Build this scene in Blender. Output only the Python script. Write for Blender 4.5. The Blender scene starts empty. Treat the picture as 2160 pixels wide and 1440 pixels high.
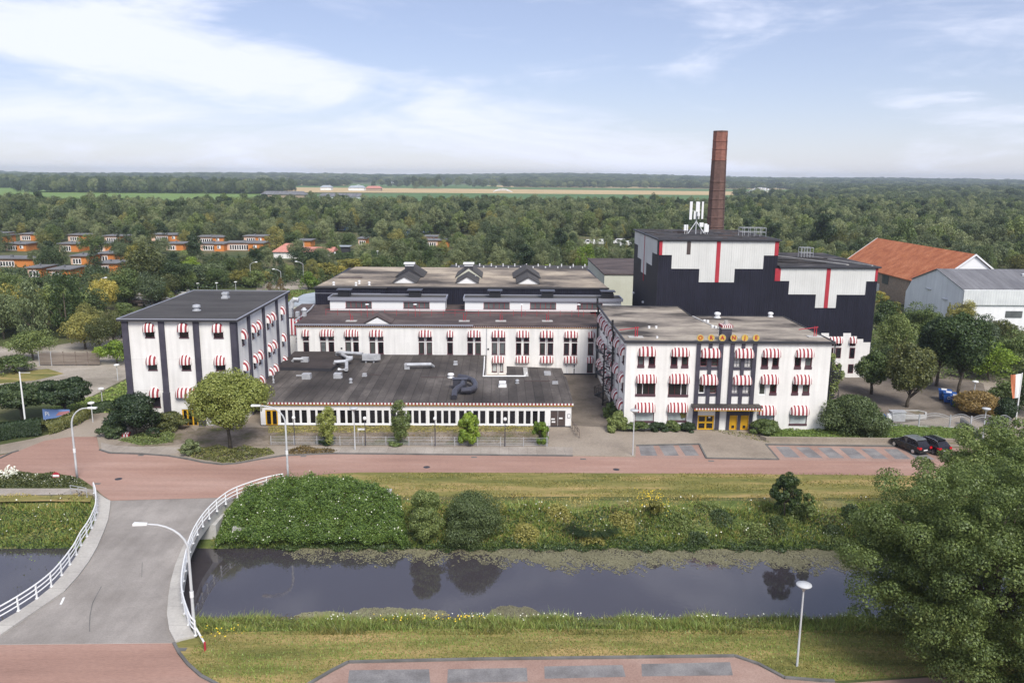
import bpy, math, random
import numpy as np
from mathutils import Vector
R = math.radians
random.seed(7)
scene = bpy.context.scene
COL = scene.collection
# ------------------------------------------------------------------ camera
FPX, CAMH = 1700.0, 29.0
PITCH = math.atan(349 / FPX); ROLL = 0.0083; YAW = math.atan(27 / FPX * math.cos(PITCH))
fw = np.array([math.sin(YAW) * math.cos(PITCH), math.cos(YAW) * math.cos(PITCH), -math.sin(PITCH)])
r0 = np.array([math.cos(YAW), -math.sin(YAW), 0.0]); u0 = np.cross(r0, fw)
xc = r0 * math.cos(ROLL) + u0 * math.sin(ROLL); yc = -r0 * math.sin(ROLL) + u0 * math.cos(ROLL)
CP = np.array([0.0, 0.0, CAMH])
cam = bpy.data.objects.new('camera', bpy.data.cameras.new('camera')); COL.objects.link(cam)
from mathutils import Matrix
cam.matrix_world = Matrix(((xc[0], yc[0], -fw[0], 0), (xc[1], yc[1], -fw[1], 0), (xc[2], yc[2], -fw[2], CAMH), (0, 0, 0, 1)))
cam.data.sensor_width = 36; cam.data.lens = 36 * FPX / 2160
cam.data.clip_start = 0.5; cam.data.clip_end = 30000
scene.camera = cam
# ------------------------------------------------------------------ world
SUN_EL, SUN_AZ = R(48), R(156)     # azimuth clockwise from +Y
w = bpy.data.worlds.new('World'); scene.world = w; w.use_nodes = True
nt = w.node_tree; nt.nodes.clear()
def N(nt, t, **k):
    n = nt.nodes.new(t)
    for a, b in k.items(): setattr(n, a, b)
    return n
out = N(nt, 'ShaderNodeOutputWorld'); bg = N(nt, 'ShaderNodeBackground'); nt.links.new(bg.outputs[0], out.inputs[0])
sky = N(nt, 'ShaderNodeTexSky', sky_type='NISHITA', sun_disc=False, sun_elevation=SUN_EL, sun_rotation=SUN_AZ)
sky.air_density = 1.0; sky.dust_density = 0.3; sky.ozone_density = 2.5
bg.inputs[1].default_value = 0.067
tc = N(nt, 'ShaderNodeTexCoord'); sep = N(nt, 'ShaderNodeSeparateXYZ'); nt.links.new(tc.outputs['Generated'], sep.inputs[0])
def mth(nt, op, a, b=None, c=None):
    n = N(nt, 'ShaderNodeMath', operation=op)
    for i, v in enumerate((a, b, c)):
        if v is None: continue
        if hasattr(v, 'is_output') or hasattr(v, 'links'): nt.links.new(v, n.inputs[i])
        else: n.inputs[i].default_value = v
    return n.outputs[0]
az = mth(nt, 'ARCTAN2', sep.outputs[0], sep.outputs[1]); el = mth(nt, 'ARCSINE', sep.outputs[2])
comb = N(nt, 'ShaderNodeCombineXYZ'); nt.links.new(az, comb.inputs[0]); nt.links.new(el, comb.inputs[1])
mp = N(nt, 'ShaderNodeMapping'); mp.inputs['Rotation'].default_value = (0, 0, R(9)); mp.inputs['Scale'].default_value = (3.4, 13, 1); mp.inputs['Location'].default_value = (3.1, 1.7, 0)
nt.links.new(comb.outputs[0], mp.inputs[0])
no1 = N(nt, 'ShaderNodeTexNoise'); no1.inputs['Scale'].default_value = 1.0; no1.inputs['Detail'].default_value = 10; no1.inputs['Roughness'].default_value = 0.55; no1.inputs['Distortion'].default_value = 0.8
nt.links.new(mp.outputs[0], no1.inputs['Vector'])
cl = mth(nt, 'MULTIPLY_ADD', az, -0.10, -0.36); cl = mth(nt, 'ADD', cl, mth(nt, 'MULTIPLY', no1.outputs[0], 1.6))
# cloud banks: azimuth, elevation, half-width, half-height, tilt, weight
for u_, v_, a_, b_, k_, w_ in ((-0.20, 0.105, 0.26, 0.05, -0.16, 0.24), (-0.50, 0.155, 0.24, 0.08, 0.1, 0.2), (0.56, 0.20, 0.16, 0.05, -0.15, 0.22), (0.25, 0.012, 0.2, 0.014, 0, 0.2), (-0.42, 0.06, 0.2, 0.012, 0.0, 0.14), (-0.05, 0.02, 0.25, 0.02, 0, 0.1)):
    du = mth(nt, 'SUBTRACT', az, u_); dv = mth(nt, 'SUBTRACT', mth(nt, 'SUBTRACT', el, v_), mth(nt, 'MULTIPLY', du, k_))
    q_ = mth(nt, 'ADD', mth(nt, 'POWER', mth(nt, 'MULTIPLY', du, 1 / a_), 2.0), mth(nt, 'POWER', mth(nt, 'MULTIPLY', dv, 1 / b_), 2.0))
    cl = mth(nt, 'ADD', cl, mth(nt, 'MULTIPLY', mth(nt, 'EXPONENT', mth(nt, 'MULTIPLY', q_, -1.0)), w_))
mp2 = N(nt, 'ShaderNodeMapping'); mp2.inputs['Rotation'].default_value = (0, 0, R(-14)); mp2.inputs['Scale'].default_value = (9, 42, 1); nt.links.new(comb.outputs[0], mp2.inputs[0])
no2 = N(nt, 'ShaderNodeTexNoise'); no2.inputs['Scale'].default_value = 1.0; no2.inputs['Detail'].default_value = 8; no2.inputs['Roughness'].default_value = 0.6; no2.inputs['Distortion'].default_value = 1.2; nt.links.new(mp2.outputs[0], no2.inputs['Vector'])
cl = mth(nt, 'ADD', cl, mth(nt, 'MULTIPLY_ADD', no2.outputs[0], 0.5, -0.25))
ramp = N(nt, 'ShaderNodeValToRGB'); ramp.color_ramp.elements[0].position = 0.36; ramp.color_ramp.elements[1].position = 0.96
ramp.color_ramp.interpolation = 'EASE'
nt.links.new(cl, ramp.inputs[0])
veil = mth(nt, 'MINIMUM', mth(nt, 'ADD', mth(nt, 'MULTIPLY_ADD', ramp.outputs[0], 0.70, 0.24), mth(nt, 'MULTIPLY', mth(nt, 'EXPONENT', mth(nt, 'MULTIPLY', mth(nt, 'ABSOLUTE', el), -14.0)), 0.26)), 0.95)     # a thin veil everywhere, wisps above it
mix = N(nt, 'ShaderNodeMix', data_type='RGBA'); nt.links.new(veil, mix.inputs[0]); tint = N(nt, 'ShaderNodeVectorMath', operation='MULTIPLY'); nt.links.new(sky.outputs[0], tint.inputs[0]); tint.inputs[1].default_value = (0.93, 0.9, 1.06); nt.links.new(tint.outputs[0], mix.inputs[6])
mix.inputs[7].default_value = (8.9, 9.3, 10.9, 1)
nt.links.new(mix.outputs[2], bg.inputs[0])
# ------------------------------------------------------------------ sun
sl = bpy.data.lights.new('sun', 'SUN'); sl.energy = 2.75; sl.angle = R(24); sl.color = (1, 0.95, 0.88)
so = bpy.data.objects.new('sun', sl); COL.objects.link(so)
sd = Vector((math.sin(SUN_AZ) * math.cos(SUN_EL), math.cos(SUN_AZ) * math.cos(SUN_EL), math.sin(SUN_EL)))
so.rotation_euler = sd.to_track_quat('Z', 'Y').to_euler()
scene.view_settings.view_transform = 'Standard'; scene.view_settings.look = 'None'
scene.view_settings.exposure = 0.70; scene.view_settings.gamma = 1
scene.cycles.max_bounces = 8; scene.cycles.transparent_max_bounces = 12; scene.cycles.volume_bounces = 1
# ------------------------------------------------------------------ geometry helpers
def ray(px, py): return fw * FPX + xc * (px - 1080) - yc * (py - 720)
def G(px, py, z=0.0):
    d = ray(px, py); return CP + d * ((z - CAMH) / d[2])
def V(px, py, y):
    d = ray(px, py); return CP + d * (y / d[1])
def X(px, py, x):
    d = ray(px, py); return CP + d * (x / d[0])
def PX(x, y, z):
    d = np.array([x, y, z]) - CP; ww = d @ fw; return 1080 + FPX * (d @ xc) / ww, 720 - FPX * (d @ yc) / ww
def g2(*pts): return [tuple(G(*p)[:2]) for p in pts]
def tag(o, label=None, cat=None, group=None, kind=None):
    if label: o['label'] = label
    if cat: o['category'] = cat
    if group: o['group'] = group
    if kind: o['kind'] = kind
    return o
def thing(name, loc, label, cat, group=None, rz=0):
    o = bpy.data.objects.new(name, None); COL.objects.link(o); o.location = loc; o.rotation_euler = (0, 0, rz)
    o.empty_display_size = 0.2
    return tag(o, label, cat, group)
def link(name, me, parent=None, loc=(0, 0, 0), rz=0):
    o = bpy.data.objects.new(name, me); COL.objects.link(o); o.location = loc; o.rotation_euler = (0, 0, rz)
    if parent: o.parent = parent
    return o
class MB:
    def __init__(s): s.v = []; s.f = []; s.m = []
    def add(s, vs, fs, m=0):
        b = len(s.v); s.v += [tuple(map(float, p)) for p in vs]
        for f in fs: s.f.append([b + i for i in f]); s.m.append(m)
    def quad(s, a, b, c, d, m=0): s.add([a, b, c, d], [(0, 1, 2, 3)], m)
    def box(s, x0, x1, y0, y1, z0, z1, m=0):
        s.add([(x0, y0, z0), (x1, y0, z0), (x1, y1, z0), (x0, y1, z0), (x0, y0, z1), (x1, y0, z1), (x1, y1, z1), (x0, y1, z1)],
              [(3, 2, 1, 0), (4, 5, 6, 7), (0, 1, 5, 4), (1, 2, 6, 5), (2, 3, 7, 6), (3, 0, 4, 7)], m)
    def fbox(s, O, U, a0, a1, d0, d1, z0, z1, m=0):      # box in a facade frame: along U, outward d
        nx, ny = U[1], -U[0]
        P = lambda a, d, z: (O[0] + U[0] * a + nx * d, O[1] + U[1] * a + ny * d, z)
        s.add([P(a0, d1, z0), P(a1, d1, z0), P(a1, d0, z0), P(a0, d0, z0), P(a0, d1, z1), P(a1, d1, z1), P(a1, d0, z1), P(a0, d0, z1)],
              [(3, 2, 1, 0), (4, 5, 6, 7), (0, 1, 5, 4), (1, 2, 6, 5), (2, 3, 7, 6), (3, 0, 4, 7)], m)
    def prism(s, pts, z0, z1, m=0, mt=None):
        n = len(pts)
        ar = sum(pts[i][0] * pts[(i + 1) % n][1] - pts[(i + 1) % n][0] * pts[i][1] for i in range(n))
        if ar < 0: pts = pts[::-1]
        s.add([(p[0], p[1], z0) for p in pts] + [(p[0], p[1], z1) for p in pts], [(i, (i + 1) % n, (i + 1) % n + n, i + n) for i in range(n)], m)
        s.add([(p[0], p[1], z1) for p in pts], [tuple(range(n))], m if mt is None else mt)
        s.add([(p[0], p[1], z0) for p in pts], [tuple(range(n - 1, -1, -1))], m)
    def wall(s, O, U, outline, d0, d1, m=0):             # vertical prism: outline (a,z) points counter-clockwise seen from outside
        nx, ny = U[1], -U[0]
        P = lambda a, d, z: (O[0] + U[0] * a + nx * d, O[1] + U[1] * a + ny * d, z)
        n = len(outline)
        ar = sum(outline[i][0] * outline[(i + 1) % n][1] - outline[(i + 1) % n][0] * outline[i][1] for i in range(n))
        if ar < 0: outline = outline[::-1]
        s.add([P(a, d1, z) for a, z in outline] + [P(a, d0, z) for a, z in outline], [tuple(range(n))] + [(i, i + n, (i + 1) % n + n, (i + 1) % n) for i in range(n)], m)
        s.add([P(a, d0, z) for a, z in outline], [tuple(range(n - 1, -1, -1))], m)
    def tube(s, pts, r, n=8, m=0, caps=True):
        rs = r if isinstance(r, (list, tuple)) else [r] * len(pts)
        pts = [Vector(p) for p in pts]; rings = []; b = len(s.v); prev = None
        for i, p in enumerate(pts):
            t = (pts[min(i + 1, len(pts) - 1)] - pts[max(i - 1, 0)])
            t = t.normalized() if t.length > 1e-9 else Vector((0, 0, 1))
            if prev is None: prev = Vector((1, 0, 0)) if abs(t.x) < 0.8 else Vector((0, 1, 0))
            a = (prev - t * prev.dot(t)).normalized(); c = t.cross(a); prev = a
            for k in range(n):
                th = 2 * math.pi * k / n; s.v.append(tuple(p + (a * math.cos(th) + c * math.sin(th)) * rs[i]))
        for i in range(len(pts) - 1):
            for k in range(n):
                s.f.append([b + i * n + k, b + i * n + (k + 1) % n, b + (i + 1) * n + (k + 1) % n, b + (i + 1) * n + k]); s.m.append(m)
        if caps:
            s.f.append([b + k for k in range(n - 1, -1, -1)]); s.m.append(m)
            e = b + (len(pts) - 1) * n; s.f.append([e + k for k in range(n)]); s.m.append(m)
    def lathe(s, x, y, prof, n=16, m=0):                 # prof: (r,z)
        b = len(s.v)
        for r, z in prof:
            for k in range(n):
                th = 2 * math.pi * k / n; s.v.append((x + r * math.cos(th), y + r * math.sin(th), z))
        for i in range(len(prof) - 1):
            for k in range(n):
                s.f.append([b + i * n + k, b + i * n + (k + 1) % n, b + (i + 1) * n + (k + 1) % n, b + (i + 1) * n + k]); s.m.append(m)
        s.f.append([b + k for k in range(n - 1, -1, -1)]); s.m.append(m)
        e = b + (len(prof) - 1) * n; s.f.append([e + k for k in range(n)]); s.m.append(m)
    def mesh(s, name, mats, smooth=False):
        me = bpy.data.meshes.new(name); me.from_pydata(s.v, [], s.f)
        if not isinstance(mats, (list, tuple)): mats = [mats]
        for q in mats: me.materials.append(q)
        me.polygons.foreach_set('material_index', s.m)
        if smooth: me.polygons.foreach_set('use_smooth', [True] * len(s.f))
        me.update(); return me
    def build(s, name, mats, parent=None, smooth=False):
        return link(name, s.mesh(name, mats, smooth), parent)
# ------------------------------------------------------------------ materials
def pmat(name, col, rough=0.8, metal=0.0, spec=0.5):
    m = bpy.data.materials.new(name); m.use_nodes = True
    b = m.node_tree.nodes['Principled BSDF']; b.inputs['Base Color'].default_value = (*col, 1)
    b.inputs['Roughness'].default_value = rough; b.inputs['Metallic'].default_value = metal; b.inputs['Specular IOR Level'].default_value = spec
    return m
def nmat(name, cols, scale=1.0, rough=0.85, detail=6, stretch=(1, 1, 1), fine=None, bump=0.0, pos=(0.35, 0.65), spec=0.3, metal=0.0, streak=None):
    """noise between colours in object space, optional fine grain and bump"""
    m = bpy.data.materials.new(name); m.use_nodes = True; t = m.node_tree; L = t.links
    b = t.nodes['Principled BSDF']; b.inputs['Roughness'].default_value = rough; b.inputs['Specular IOR Level'].default_value = spec; b.inputs['Metallic'].default_value = metal
    g = N(t, 'ShaderNodeNewGeometry'); mp = N(t, 'ShaderNodeMapping'); mp.inputs['Scale'].default_value = stretch; L.new(g.outputs['Position'], mp.inputs[0])
    n = N(t, 'ShaderNodeTexNoise'); n.inputs['Scale'].default_value = scale; n.inputs['Detail'].default_value = detail; n.inputs['Roughness'].default_value = 0.62; L.new(mp.outputs[0], n.inputs['Vector'])
    r = N(t, 'ShaderNodeValToRGB'); e = r.color_ramp.elements; e[0].position = pos[0]; e[1].position = pos[1]
    e[0].color = (*cols[0], 1); e[1].color = (*cols[-1], 1)
    for i, c in enumerate(cols[1:-1]):
        q = e.new(pos[0] + (pos[1] - pos[0]) * (i + 1) / (len(cols) - 1)); q.color = (*c, 1)
    L.new(n.outputs[0], r.inputs[0]); last = r.outputs[0]; bsrc = n.outputs[0]
    if fine:
        n2 = N(t, 'ShaderNodeTexNoise'); n2.inputs['Scale'].default_value = fine[0]; n2.inputs['Detail'].default_value = 4; n2.inputs['Roughness'].default_value = 0.7
        L.new(mp.outputs[0], n2.inputs['Vector'])
        mr = N(t, 'ShaderNodeMapRange'); mr.inputs[1].default_value = 0.25; mr.inputs[2].default_value = 0.75; mr.inputs[3].default_value = 1 - fine[1]; mr.inputs[4].default_value = 1 + fine[1]
        L.new(n2.outputs[0], mr.inputs[0])
        x = N(t, 'ShaderNodeVectorMath', operation='SCALE'); L.new(last, x.inputs[0]); L.new(mr.outputs[0], x.inputs['Scale']); last = x.outputs[0]; bsrc = n2.outputs[0]
    if streak:                                            # (scale vector, strength)
        mp3 = N(t, 'ShaderNodeMapping'); mp3.inputs['Scale'].default_value = streak[0]; L.new(g.outputs['Position'], mp3.inputs[0])
        n3 = N(t, 'ShaderNodeTexNoise'); n3.inputs['Scale'].default_value = 1; n3.inputs['Detail'].default_value = 5; L.new(mp3.outputs[0], n3.inputs['Vector'])
        mr = N(t, 'ShaderNodeMapRange'); mr.inputs[1].default_value = 0.35; mr.inputs[2].default_value = 0.7; mr.inputs[3].default_value = 1.0; mr.inputs[4].default_value = 1 - streak[1]
        L.new(n3.outputs[0], mr.inputs[0])
        x = N(t, 'ShaderNodeVectorMath', operation='SCALE'); L.new(last, x.inputs[0]); L.new(mr.outputs[0], x.inputs['Scale']); last = x.outputs[0]
    L.new(last, b.inputs['Base Color'])
    if bump:
        bp = N(t, 'ShaderNodeBump'); bp.inputs['Strength'].default_value = bump; bp.inputs['Distance'].default_value = 0.05; L.new(bsrc, bp.inputs['Height']); L.new(bp.outputs[0], b.inputs['Normal'])
    return m
def addlines(m, axis, period, width, dark, angle=0.0, wobble=0.0):
    """thin seam lines multiplied on a material's base colour"""
    t = m.node_tree; L = t.links; b = t.nodes['Principled BSDF']; src = b.inputs['Base Color'].links[0].from_socket if b.inputs['Base Color'].links else None
    g = N(t, 'ShaderNodeNewGeometry'); s = N(t, 'ShaderNodeSeparateXYZ'); L.new(g.outputs['Position'], s.inputs[0])
    v = mth(t, 'MULTIPLY', s.outputs[axis], 1 / period)
    if angle: v = mth(t, 'ADD', v, mth(t, 'MULTIPLY', s.outputs[1 - axis], angle / period))
    f = mth(t, 'FRACT', v); c = mth(t, 'LESS_THAN', f, width / period); k = mth(t, 'MULTIPLY_ADD', c, dark - 1, 1.0)
    fl = mth(t, 'FLOOR', v); wn = N(t, 'ShaderNodeTexWhiteNoise', noise_dimensions='1D'); L.new(fl, wn.inputs['W'])
    k2 = mth(t, 'MULTIPLY', k, mth(t, 'MULTIPLY_ADD', wn.outputs[0], wobble, 1 - wobble / 2))
    x = N(t, 'ShaderNodeVectorMath', operation='SCALE')
    if src: L.new(src, x.inputs[0])
    else: x.inputs[0].default_value = b.inputs['Base Color'].default_value[:3]
    L.new(k2, x.inputs['Scale']); L.new(x.outputs[0], b.inputs['Base Color'])
    return m
def corrugate(m, axis=0, period=0.33, strength=0.6):
    t = m.node_tree; L = t.links; b = t.nodes['Principled BSDF']
    g = N(t, 'ShaderNodeNewGeometry'); s = N(t, 'ShaderNodeSeparateXYZ'); L.new(g.outputs['Position'], s.inputs[0])
    v = mth(t, 'ADD', mth(t, 'MULTIPLY', s.outputs[0], 2 * math.pi / period), mth(t, 'MULTIPLY', s.outputs[1], 2 * math.pi / period))
    w_ = mth(t, 'SINE', v); bp = N(t, 'ShaderNodeBump'); bp.inputs['Strength'].default_value = strength; bp.inputs['Distance'].default_value = 0.03
    L.new(w_, bp.inputs['Height']); L.new(bp.outputs[0], b.inputs['Normal']); return m
def foliage(name, cols, sat=0.35):
    m = bpy.data.materials.new(name); m.use_nodes = True; t = m.node_tree; L = t.links; t.nodes.remove(t.nodes['Principled BSDF'])
    o = t.nodes['Material Output']
    g = N(t, 'ShaderNodeNewGeometry'); oi = N(t, 'ShaderNodeObjectInfo')
    n = N(t, 'ShaderNodeTexNoise'); n.inputs['Scale'].default_value = 0.45; n.inputs['Detail'].default_value = 3; L.new(g.outputs['Position'], n.inputs['Vector'])
    s = mth(t, 'ADD', mth(t, 'MULTIPLY', g.outputs['Random Per Island'], 0.45), mth(t, 'MULTIPLY', n.outputs[0], 0.35))
    s = mth(t, 'ADD', s, mth(t, 'MULTIPLY_ADD', oi.outputs['Random'], 0.62, -0.22))
    r = N(t, 'ShaderNodeValToRGB'); e = r.color_ramp.elements; e[0].position = 0.12; e[1].position = 0.9
    kf = 1.85; cols = [tuple(c * kf for c in q_) for q_ in cols]
    e[0].color = (*cols[0], 1); e[1].color = (*cols[2], 1); q = e.new(0.5); q.color = (*cols[1], 1)
    L.new(s, r.inputs[0])
    d = N(t, 'ShaderNodeBsdfDiffuse'); tr = N(t, 'ShaderNodeBsdfTranslucent'); mx = N(t, 'ShaderNodeMixShader'); mx.inputs[0].default_value = 0.28
    L.new(r.outputs[0], d.inputs[0]); L.new(r.outputs[0], tr.inputs[0]); L.new(d.outputs[0], mx.inputs[1]); L.new(tr.outputs[0], mx.inputs[2])
    gl = N(t, 'ShaderNodeBsdfGlossy'); gl.inputs['Roughness'].default_value = 0.5; gl.inputs[0].default_value = (0.8, 0.85, 0.9, 1); m2 = N(t, 'ShaderNodeMixShader'); m2.inputs[0].default_value = 0.03
    L.new(mx.outputs[0], m2.inputs[1]); L.new(gl.outputs[0], m2.inputs[2]); L.new(m2.outputs[0], o.inputs[0])
    return m
M = {}
M['plaster'] = nmat('plaster', [(0.76, 0.745, 0.71), (0.84, 0.825, 0.79)], 0.35, 0.9, fine=(6, 0.03), streak=((1.8, 1.8, 0.12), 0.15))
M['plaster_low'] = nmat('plaster_low', [(0.72, 0.71, 0.69), (0.8, 0.79, 0.77)], 0.35, 0.8, fine=(6, 0.03))
M['paint_dark'] = nmat('paint_dark', [(0.052, 0.048, 0.068), (0.075, 0.07, 0.092)], 0.8, 0.7, streak=((2, 2, 0.2), 0.15))
M['frame_red'] = pmat('frame_red', (0.11, 0.016, 0.028), 0.5)
M['sill'] = pmat('sill_tile', (0.085, 0.04, 0.05), 0.6)
M['red'] = nmat('red_cladding', [(0.36, 0.03, 0.045), (0.43, 0.04, 0.055)], 0.6, 0.6)
M['white'] = pmat('white_paint', (0.78, 0.78, 0.77), 0.5)
M['yellow'] = nmat('yellow_paint', [(0.62, 0.34, 0.018), (0.7, 0.4, 0.022)], 1.5, 0.5)
M['brown_door'] = pmat('brown_door', (0.07, 0.05, 0.045), 0.5)
def glassm(name, base, rough=0.06, var=0.5):
    m = bpy.data.materials.new(name); m.use_nodes = True; t = m.node_tree; b = t.nodes['Principled BSDF']
    b.inputs['Roughness'].default_value = rough; b.inputs['Specular IOR Level'].default_value = 0.6
    oi = N(t, 'ShaderNodeObjectInfo'); g = N(t, 'ShaderNodeNewGeometry'); n = N(t, 'ShaderNodeTexNoise'); n.inputs['Scale'].default_value = 1.3; t.links.new(g.outputs['Position'], n.inputs['Vector'])
    k = mth(t, 'MULTIPLY', mth(t, 'MULTIPLY_ADD', oi.outputs['Random'], var, 1 - var / 2), mth(t, 'MULTIPLY_ADD', n.outputs[0], 1.2, 0.4))
    x = N(t, 'ShaderNodeVectorMath', operation='SCALE'); x.inputs[0].default_value = base; t.links.new(k, x.inputs['Scale']); t.links.new(x.outputs[0], b.inputs['Base Color'])
    return m
M['glass'] = glassm('dark_glass', (0.016, 0.015, 0.018), var=1.2)
M['glass_mid'] = glassm('curtained_glass', (0.06, 0.065, 0.06), 0.12, 0.8)
M['glass_low'] = glassm('black_glass', (0.012, 0.012, 0.016), var=1.0)
M['glass_grey'] = glassm('grey_glass', (0.11, 0.12, 0.12), 0.3, 0.4)
M['blind'] = glassm('pale_blind', (0.42, 0.46, 0.45), 0.4, 0.2)
M['blind_white'] = pmat('white_blind', (0.62, 0.6, 0.58), 0.6)
M['stripe_red'] = pmat('awning_red', (0.27, 0.03, 0.038), 0.7)
M['stripe_white'] = pmat('awning_white', (0.76, 0.72, 0.69), 0.7)
M['roof_dark'] = addlines(nmat('roof_felt_dark', [(0.035, 0.03, 0.028), (0.075, 0.065, 0.059), (0.17, 0.15, 0.135)], 0.2, 0.9, stretch=(1, 0.5, 1), fine=(7, 0.25), bump=0.3, pos=(0.3, 0.72)), 0, 1.05, 0.09, 0.6, wobble=0.4)
M['roof_left'] = addlines(nmat('roof_felt_grey', [(0.05, 0.047, 0.046), (0.088, 0.083, 0.08)], 0.2, 0.9, stretch=(0.4, 1.2, 1), fine=(6, 0.2)), 1, 1.1, 0.1, 0.75, wobble=0.22)
M['roof_brown'] = nmat('roof_felt_brown', [(0.04, 0.033, 0.033), (0.085, 0.064, 0.06), (0.13, 0.105, 0.095)], 0.35, 0.95, stretch=(0.5, 1, 1), fine=(4, 0.35), pos=(0.3, 0.7))
M['roof_brownflat'] = addlines(nmat('roof_felt_umber', [(0.035, 0.029, 0.028), (0.062, 0.05, 0.047)], 0.3, 0.95, fine=(6, 0.2)), 1, 1.0, 0.08, 0.7, wobble=0.3)
M['roof_beige'] = nmat('roof_gravel', [(0.065, 0.055, 0.048), (0.2, 0.168, 0.135), (0.3, 0.25, 0.195), (0.44, 0.37, 0.28)], 0.13, 0.95, stretch=(0.6, 1.0, 1), detail=9, fine=(3, 0.22), pos=(0.38, 0.62))
M['roof_office'] = nmat('roof_bitumen_tan', [(0.055, 0.048, 0.043), (0.19, 0.165, 0.14), (0.27, 0.235, 0.195), (0.37, 0.325, 0.265)], 0.17, 0.95, stretch=(0.6, 1.1, 1), detail=9, fine=(3, 0.16), pos=(0.39, 0.60))
M['roof_tower'] = nmat('roof_tar', [(0.02, 0.02, 0.022), (0.055, 0.05, 0.05), (0.14, 0.13, 0.125)], 0.5, 0.95, detail=9, stretch=(0.7, 1, 1), fine=(3, 0.3), pos=(0.35, 0.75))
M['fascia'] = pmat('dark_fascia', (0.035, 0.035, 0.042), 0.5)
M['fascia_grey'] = pmat('grey_fascia', (0.36, 0.37, 0.42), 0.4, 0.3)
M['clad_black'] = corrugate(nmat('black_cladding', [(0.013, 0.013, 0.022), (0.02, 0.02, 0.034)], 0.3, 0.5, streak=((2.5, 2.5, 0.08), 0.25)))
M['clad_white'] = corrugate(addlines(nmat('white_cladding', [(0.60, 0.60, 0.57), (0.68, 0.68, 0.65)], 0.25, 0.6, streak=((1.5, 1.5, 0.1), 0.06)), 0, 4.75, 0.06, 0.8), strength=0.35)
M['clad_cream'] = corrugate(nmat('cream_cladding', [(0.52, 0.52, 0.42), (0.6, 0.6, 0.5)], 0.25, 0.6), strength=0.3)
M['metal'] = nmat('galvanised_metal', [(0.42, 0.43, 0.45), (0.58, 0.59, 0.6)], 2.0, 0.4, metal=0.3)
M['metal_pale'] = nmat('pale_sheet_roof', [(0.32, 0.36, 0.39), (0.42, 0.46, 0.49)], 0.3, 0.5, streak=((0.5, 3, 1), 0.15))
M['metal_dark'] = pmat('dark_duct_metal', (0.09, 0.09, 0.11), 0.4, 0.5)
M['black_iron'] = pmat('black_iron', (0.015, 0.015, 0.018), 0.5)
M['lamp_grey'] = nmat('lamp_post_grey', [(0.46, 0.47, 0.48), (0.56, 0.57, 0.57)], 1.5, 0.5)
M['globe'] = pmat('opal_globe', (0.8, 0.8, 0.78), 0.25)
M['concrete'] = nmat('concrete', [(0.36, 0.35, 0.33), (0.5, 0.49, 0.46)], 0.6, 0.9, fine=(8, 0.1))
M['brick_dark'] = None
def brickm(name, c1, c2, mo, sc=6, c3=None):
    m = bpy.data.materials.new(name); m.use_nodes = True; t = m.node_tree; L = t.links; b = t.nodes['Principled BSDF']; b.inputs['Roughness'].default_value = 0.9
    g = N(t, 'ShaderNodeNewGeometry'); s = N(t, 'ShaderNodeSeparateXYZ'); L.new(g.outputs['Position'], s.inputs[0]); c = N(t, 'ShaderNodeCombineXYZ')
    L.new(mth(t, 'ADD', s.outputs[0], s.outputs[1]), c.inputs[0]); L.new(s.outputs[2], c.inputs[1])
    k = N(t, 'ShaderNodeTexBrick'); k.inputs['Scale'].default_value = sc; k.inputs['Color1'].default_value = (*c1, 1); k.inputs['Color2'].default_value = (*c2, 1); k.inputs['Mortar'].default_value = (*mo, 1); k.inputs['Mortar Size'].default_value = 0.03
    L.new(c.outputs[0], k.inputs[0]); n = N(t, 'ShaderNodeTexNoise'); n.inputs['Scale'].default_value = 2.2; n.inputs['Detail'].default_value = 6; L.new(g.outputs['Position'], n.inputs['Vector'])
    x = N(t, 'ShaderNodeVectorMath', operation='SCALE'); L.new(k.outputs[0], x.inputs[0]); L.new(mth(t, 'MULTIPLY_ADD', n.outputs[0], 1.0, 0.5), x.inputs['Scale']); L.new(x.outputs[0], b.inputs['Base Color'])
    return m
M['brick_dark'] = brickm('brown_brick', (0.11, 0.06, 0.05), (0.17, 0.09, 0.072), (0.13, 0.09, 0.075), 3)
M['brick_red'] = brickm('red_brick', (0.22, 0.085, 0.06), (0.28, 0.12, 0.085), (0.27, 0.13, 0.10), 3)
M['brick_barn'] = brickm('barn_brick', (0.34, 0.24, 0.17), (0.42, 0.3, 0.22), (0.3, 0.26, 0.2), 3)
# ground materials
M['earth'] = nmat('ground_mix', [(0.045, 0.065, 0.02), (0.075, 0.09, 0.03), (0.14, 0.12, 0.06)], 0.05, 0.95, detail=8, fine=(2, 0.3))
M['lawn'] = nmat('lawn_dry', [(0.11, 0.12, 0.03), (0.20, 0.18, 0.055), (0.36, 0.26, 0.11)], 0.3, 0.95, detail=9, stretch=(0.28, 1.6, 1), fine=(5, 0.35), pos=(0.36, 0.64))
M['verge'] = nmat('verge_green', [(0.055, 0.085, 0.02), (0.10, 0.13, 0.035), (0.18, 0.16, 0.07)], 0.3, 0.95, detail=8, fine=(4, 0.35))
M['meadow'] = nmat('meadow', [(0.12, 0.20, 0.04), (0.17, 0.25, 0.06)], 0.02, 0.95)
M['bank'] = nmat('bank_soil', [(0.04, 0.06, 0.018), (0.06, 0.08, 0.025), (0.09, 0.08, 0.04)], 0.5, 0.95)
M['redroad'] = nmat('red_asphalt', [(0.28, 0.168, 0.132), (0.35, 0.215, 0.168), (0.42, 0.28, 0.228)], 0.14, 0.9, detail=9, stretch=(0.3, 1.2, 1), fine=(9, 0.18), pos=(0.3, 0.7), streak=((0.07, 1.1, 1), 0.14))
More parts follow.
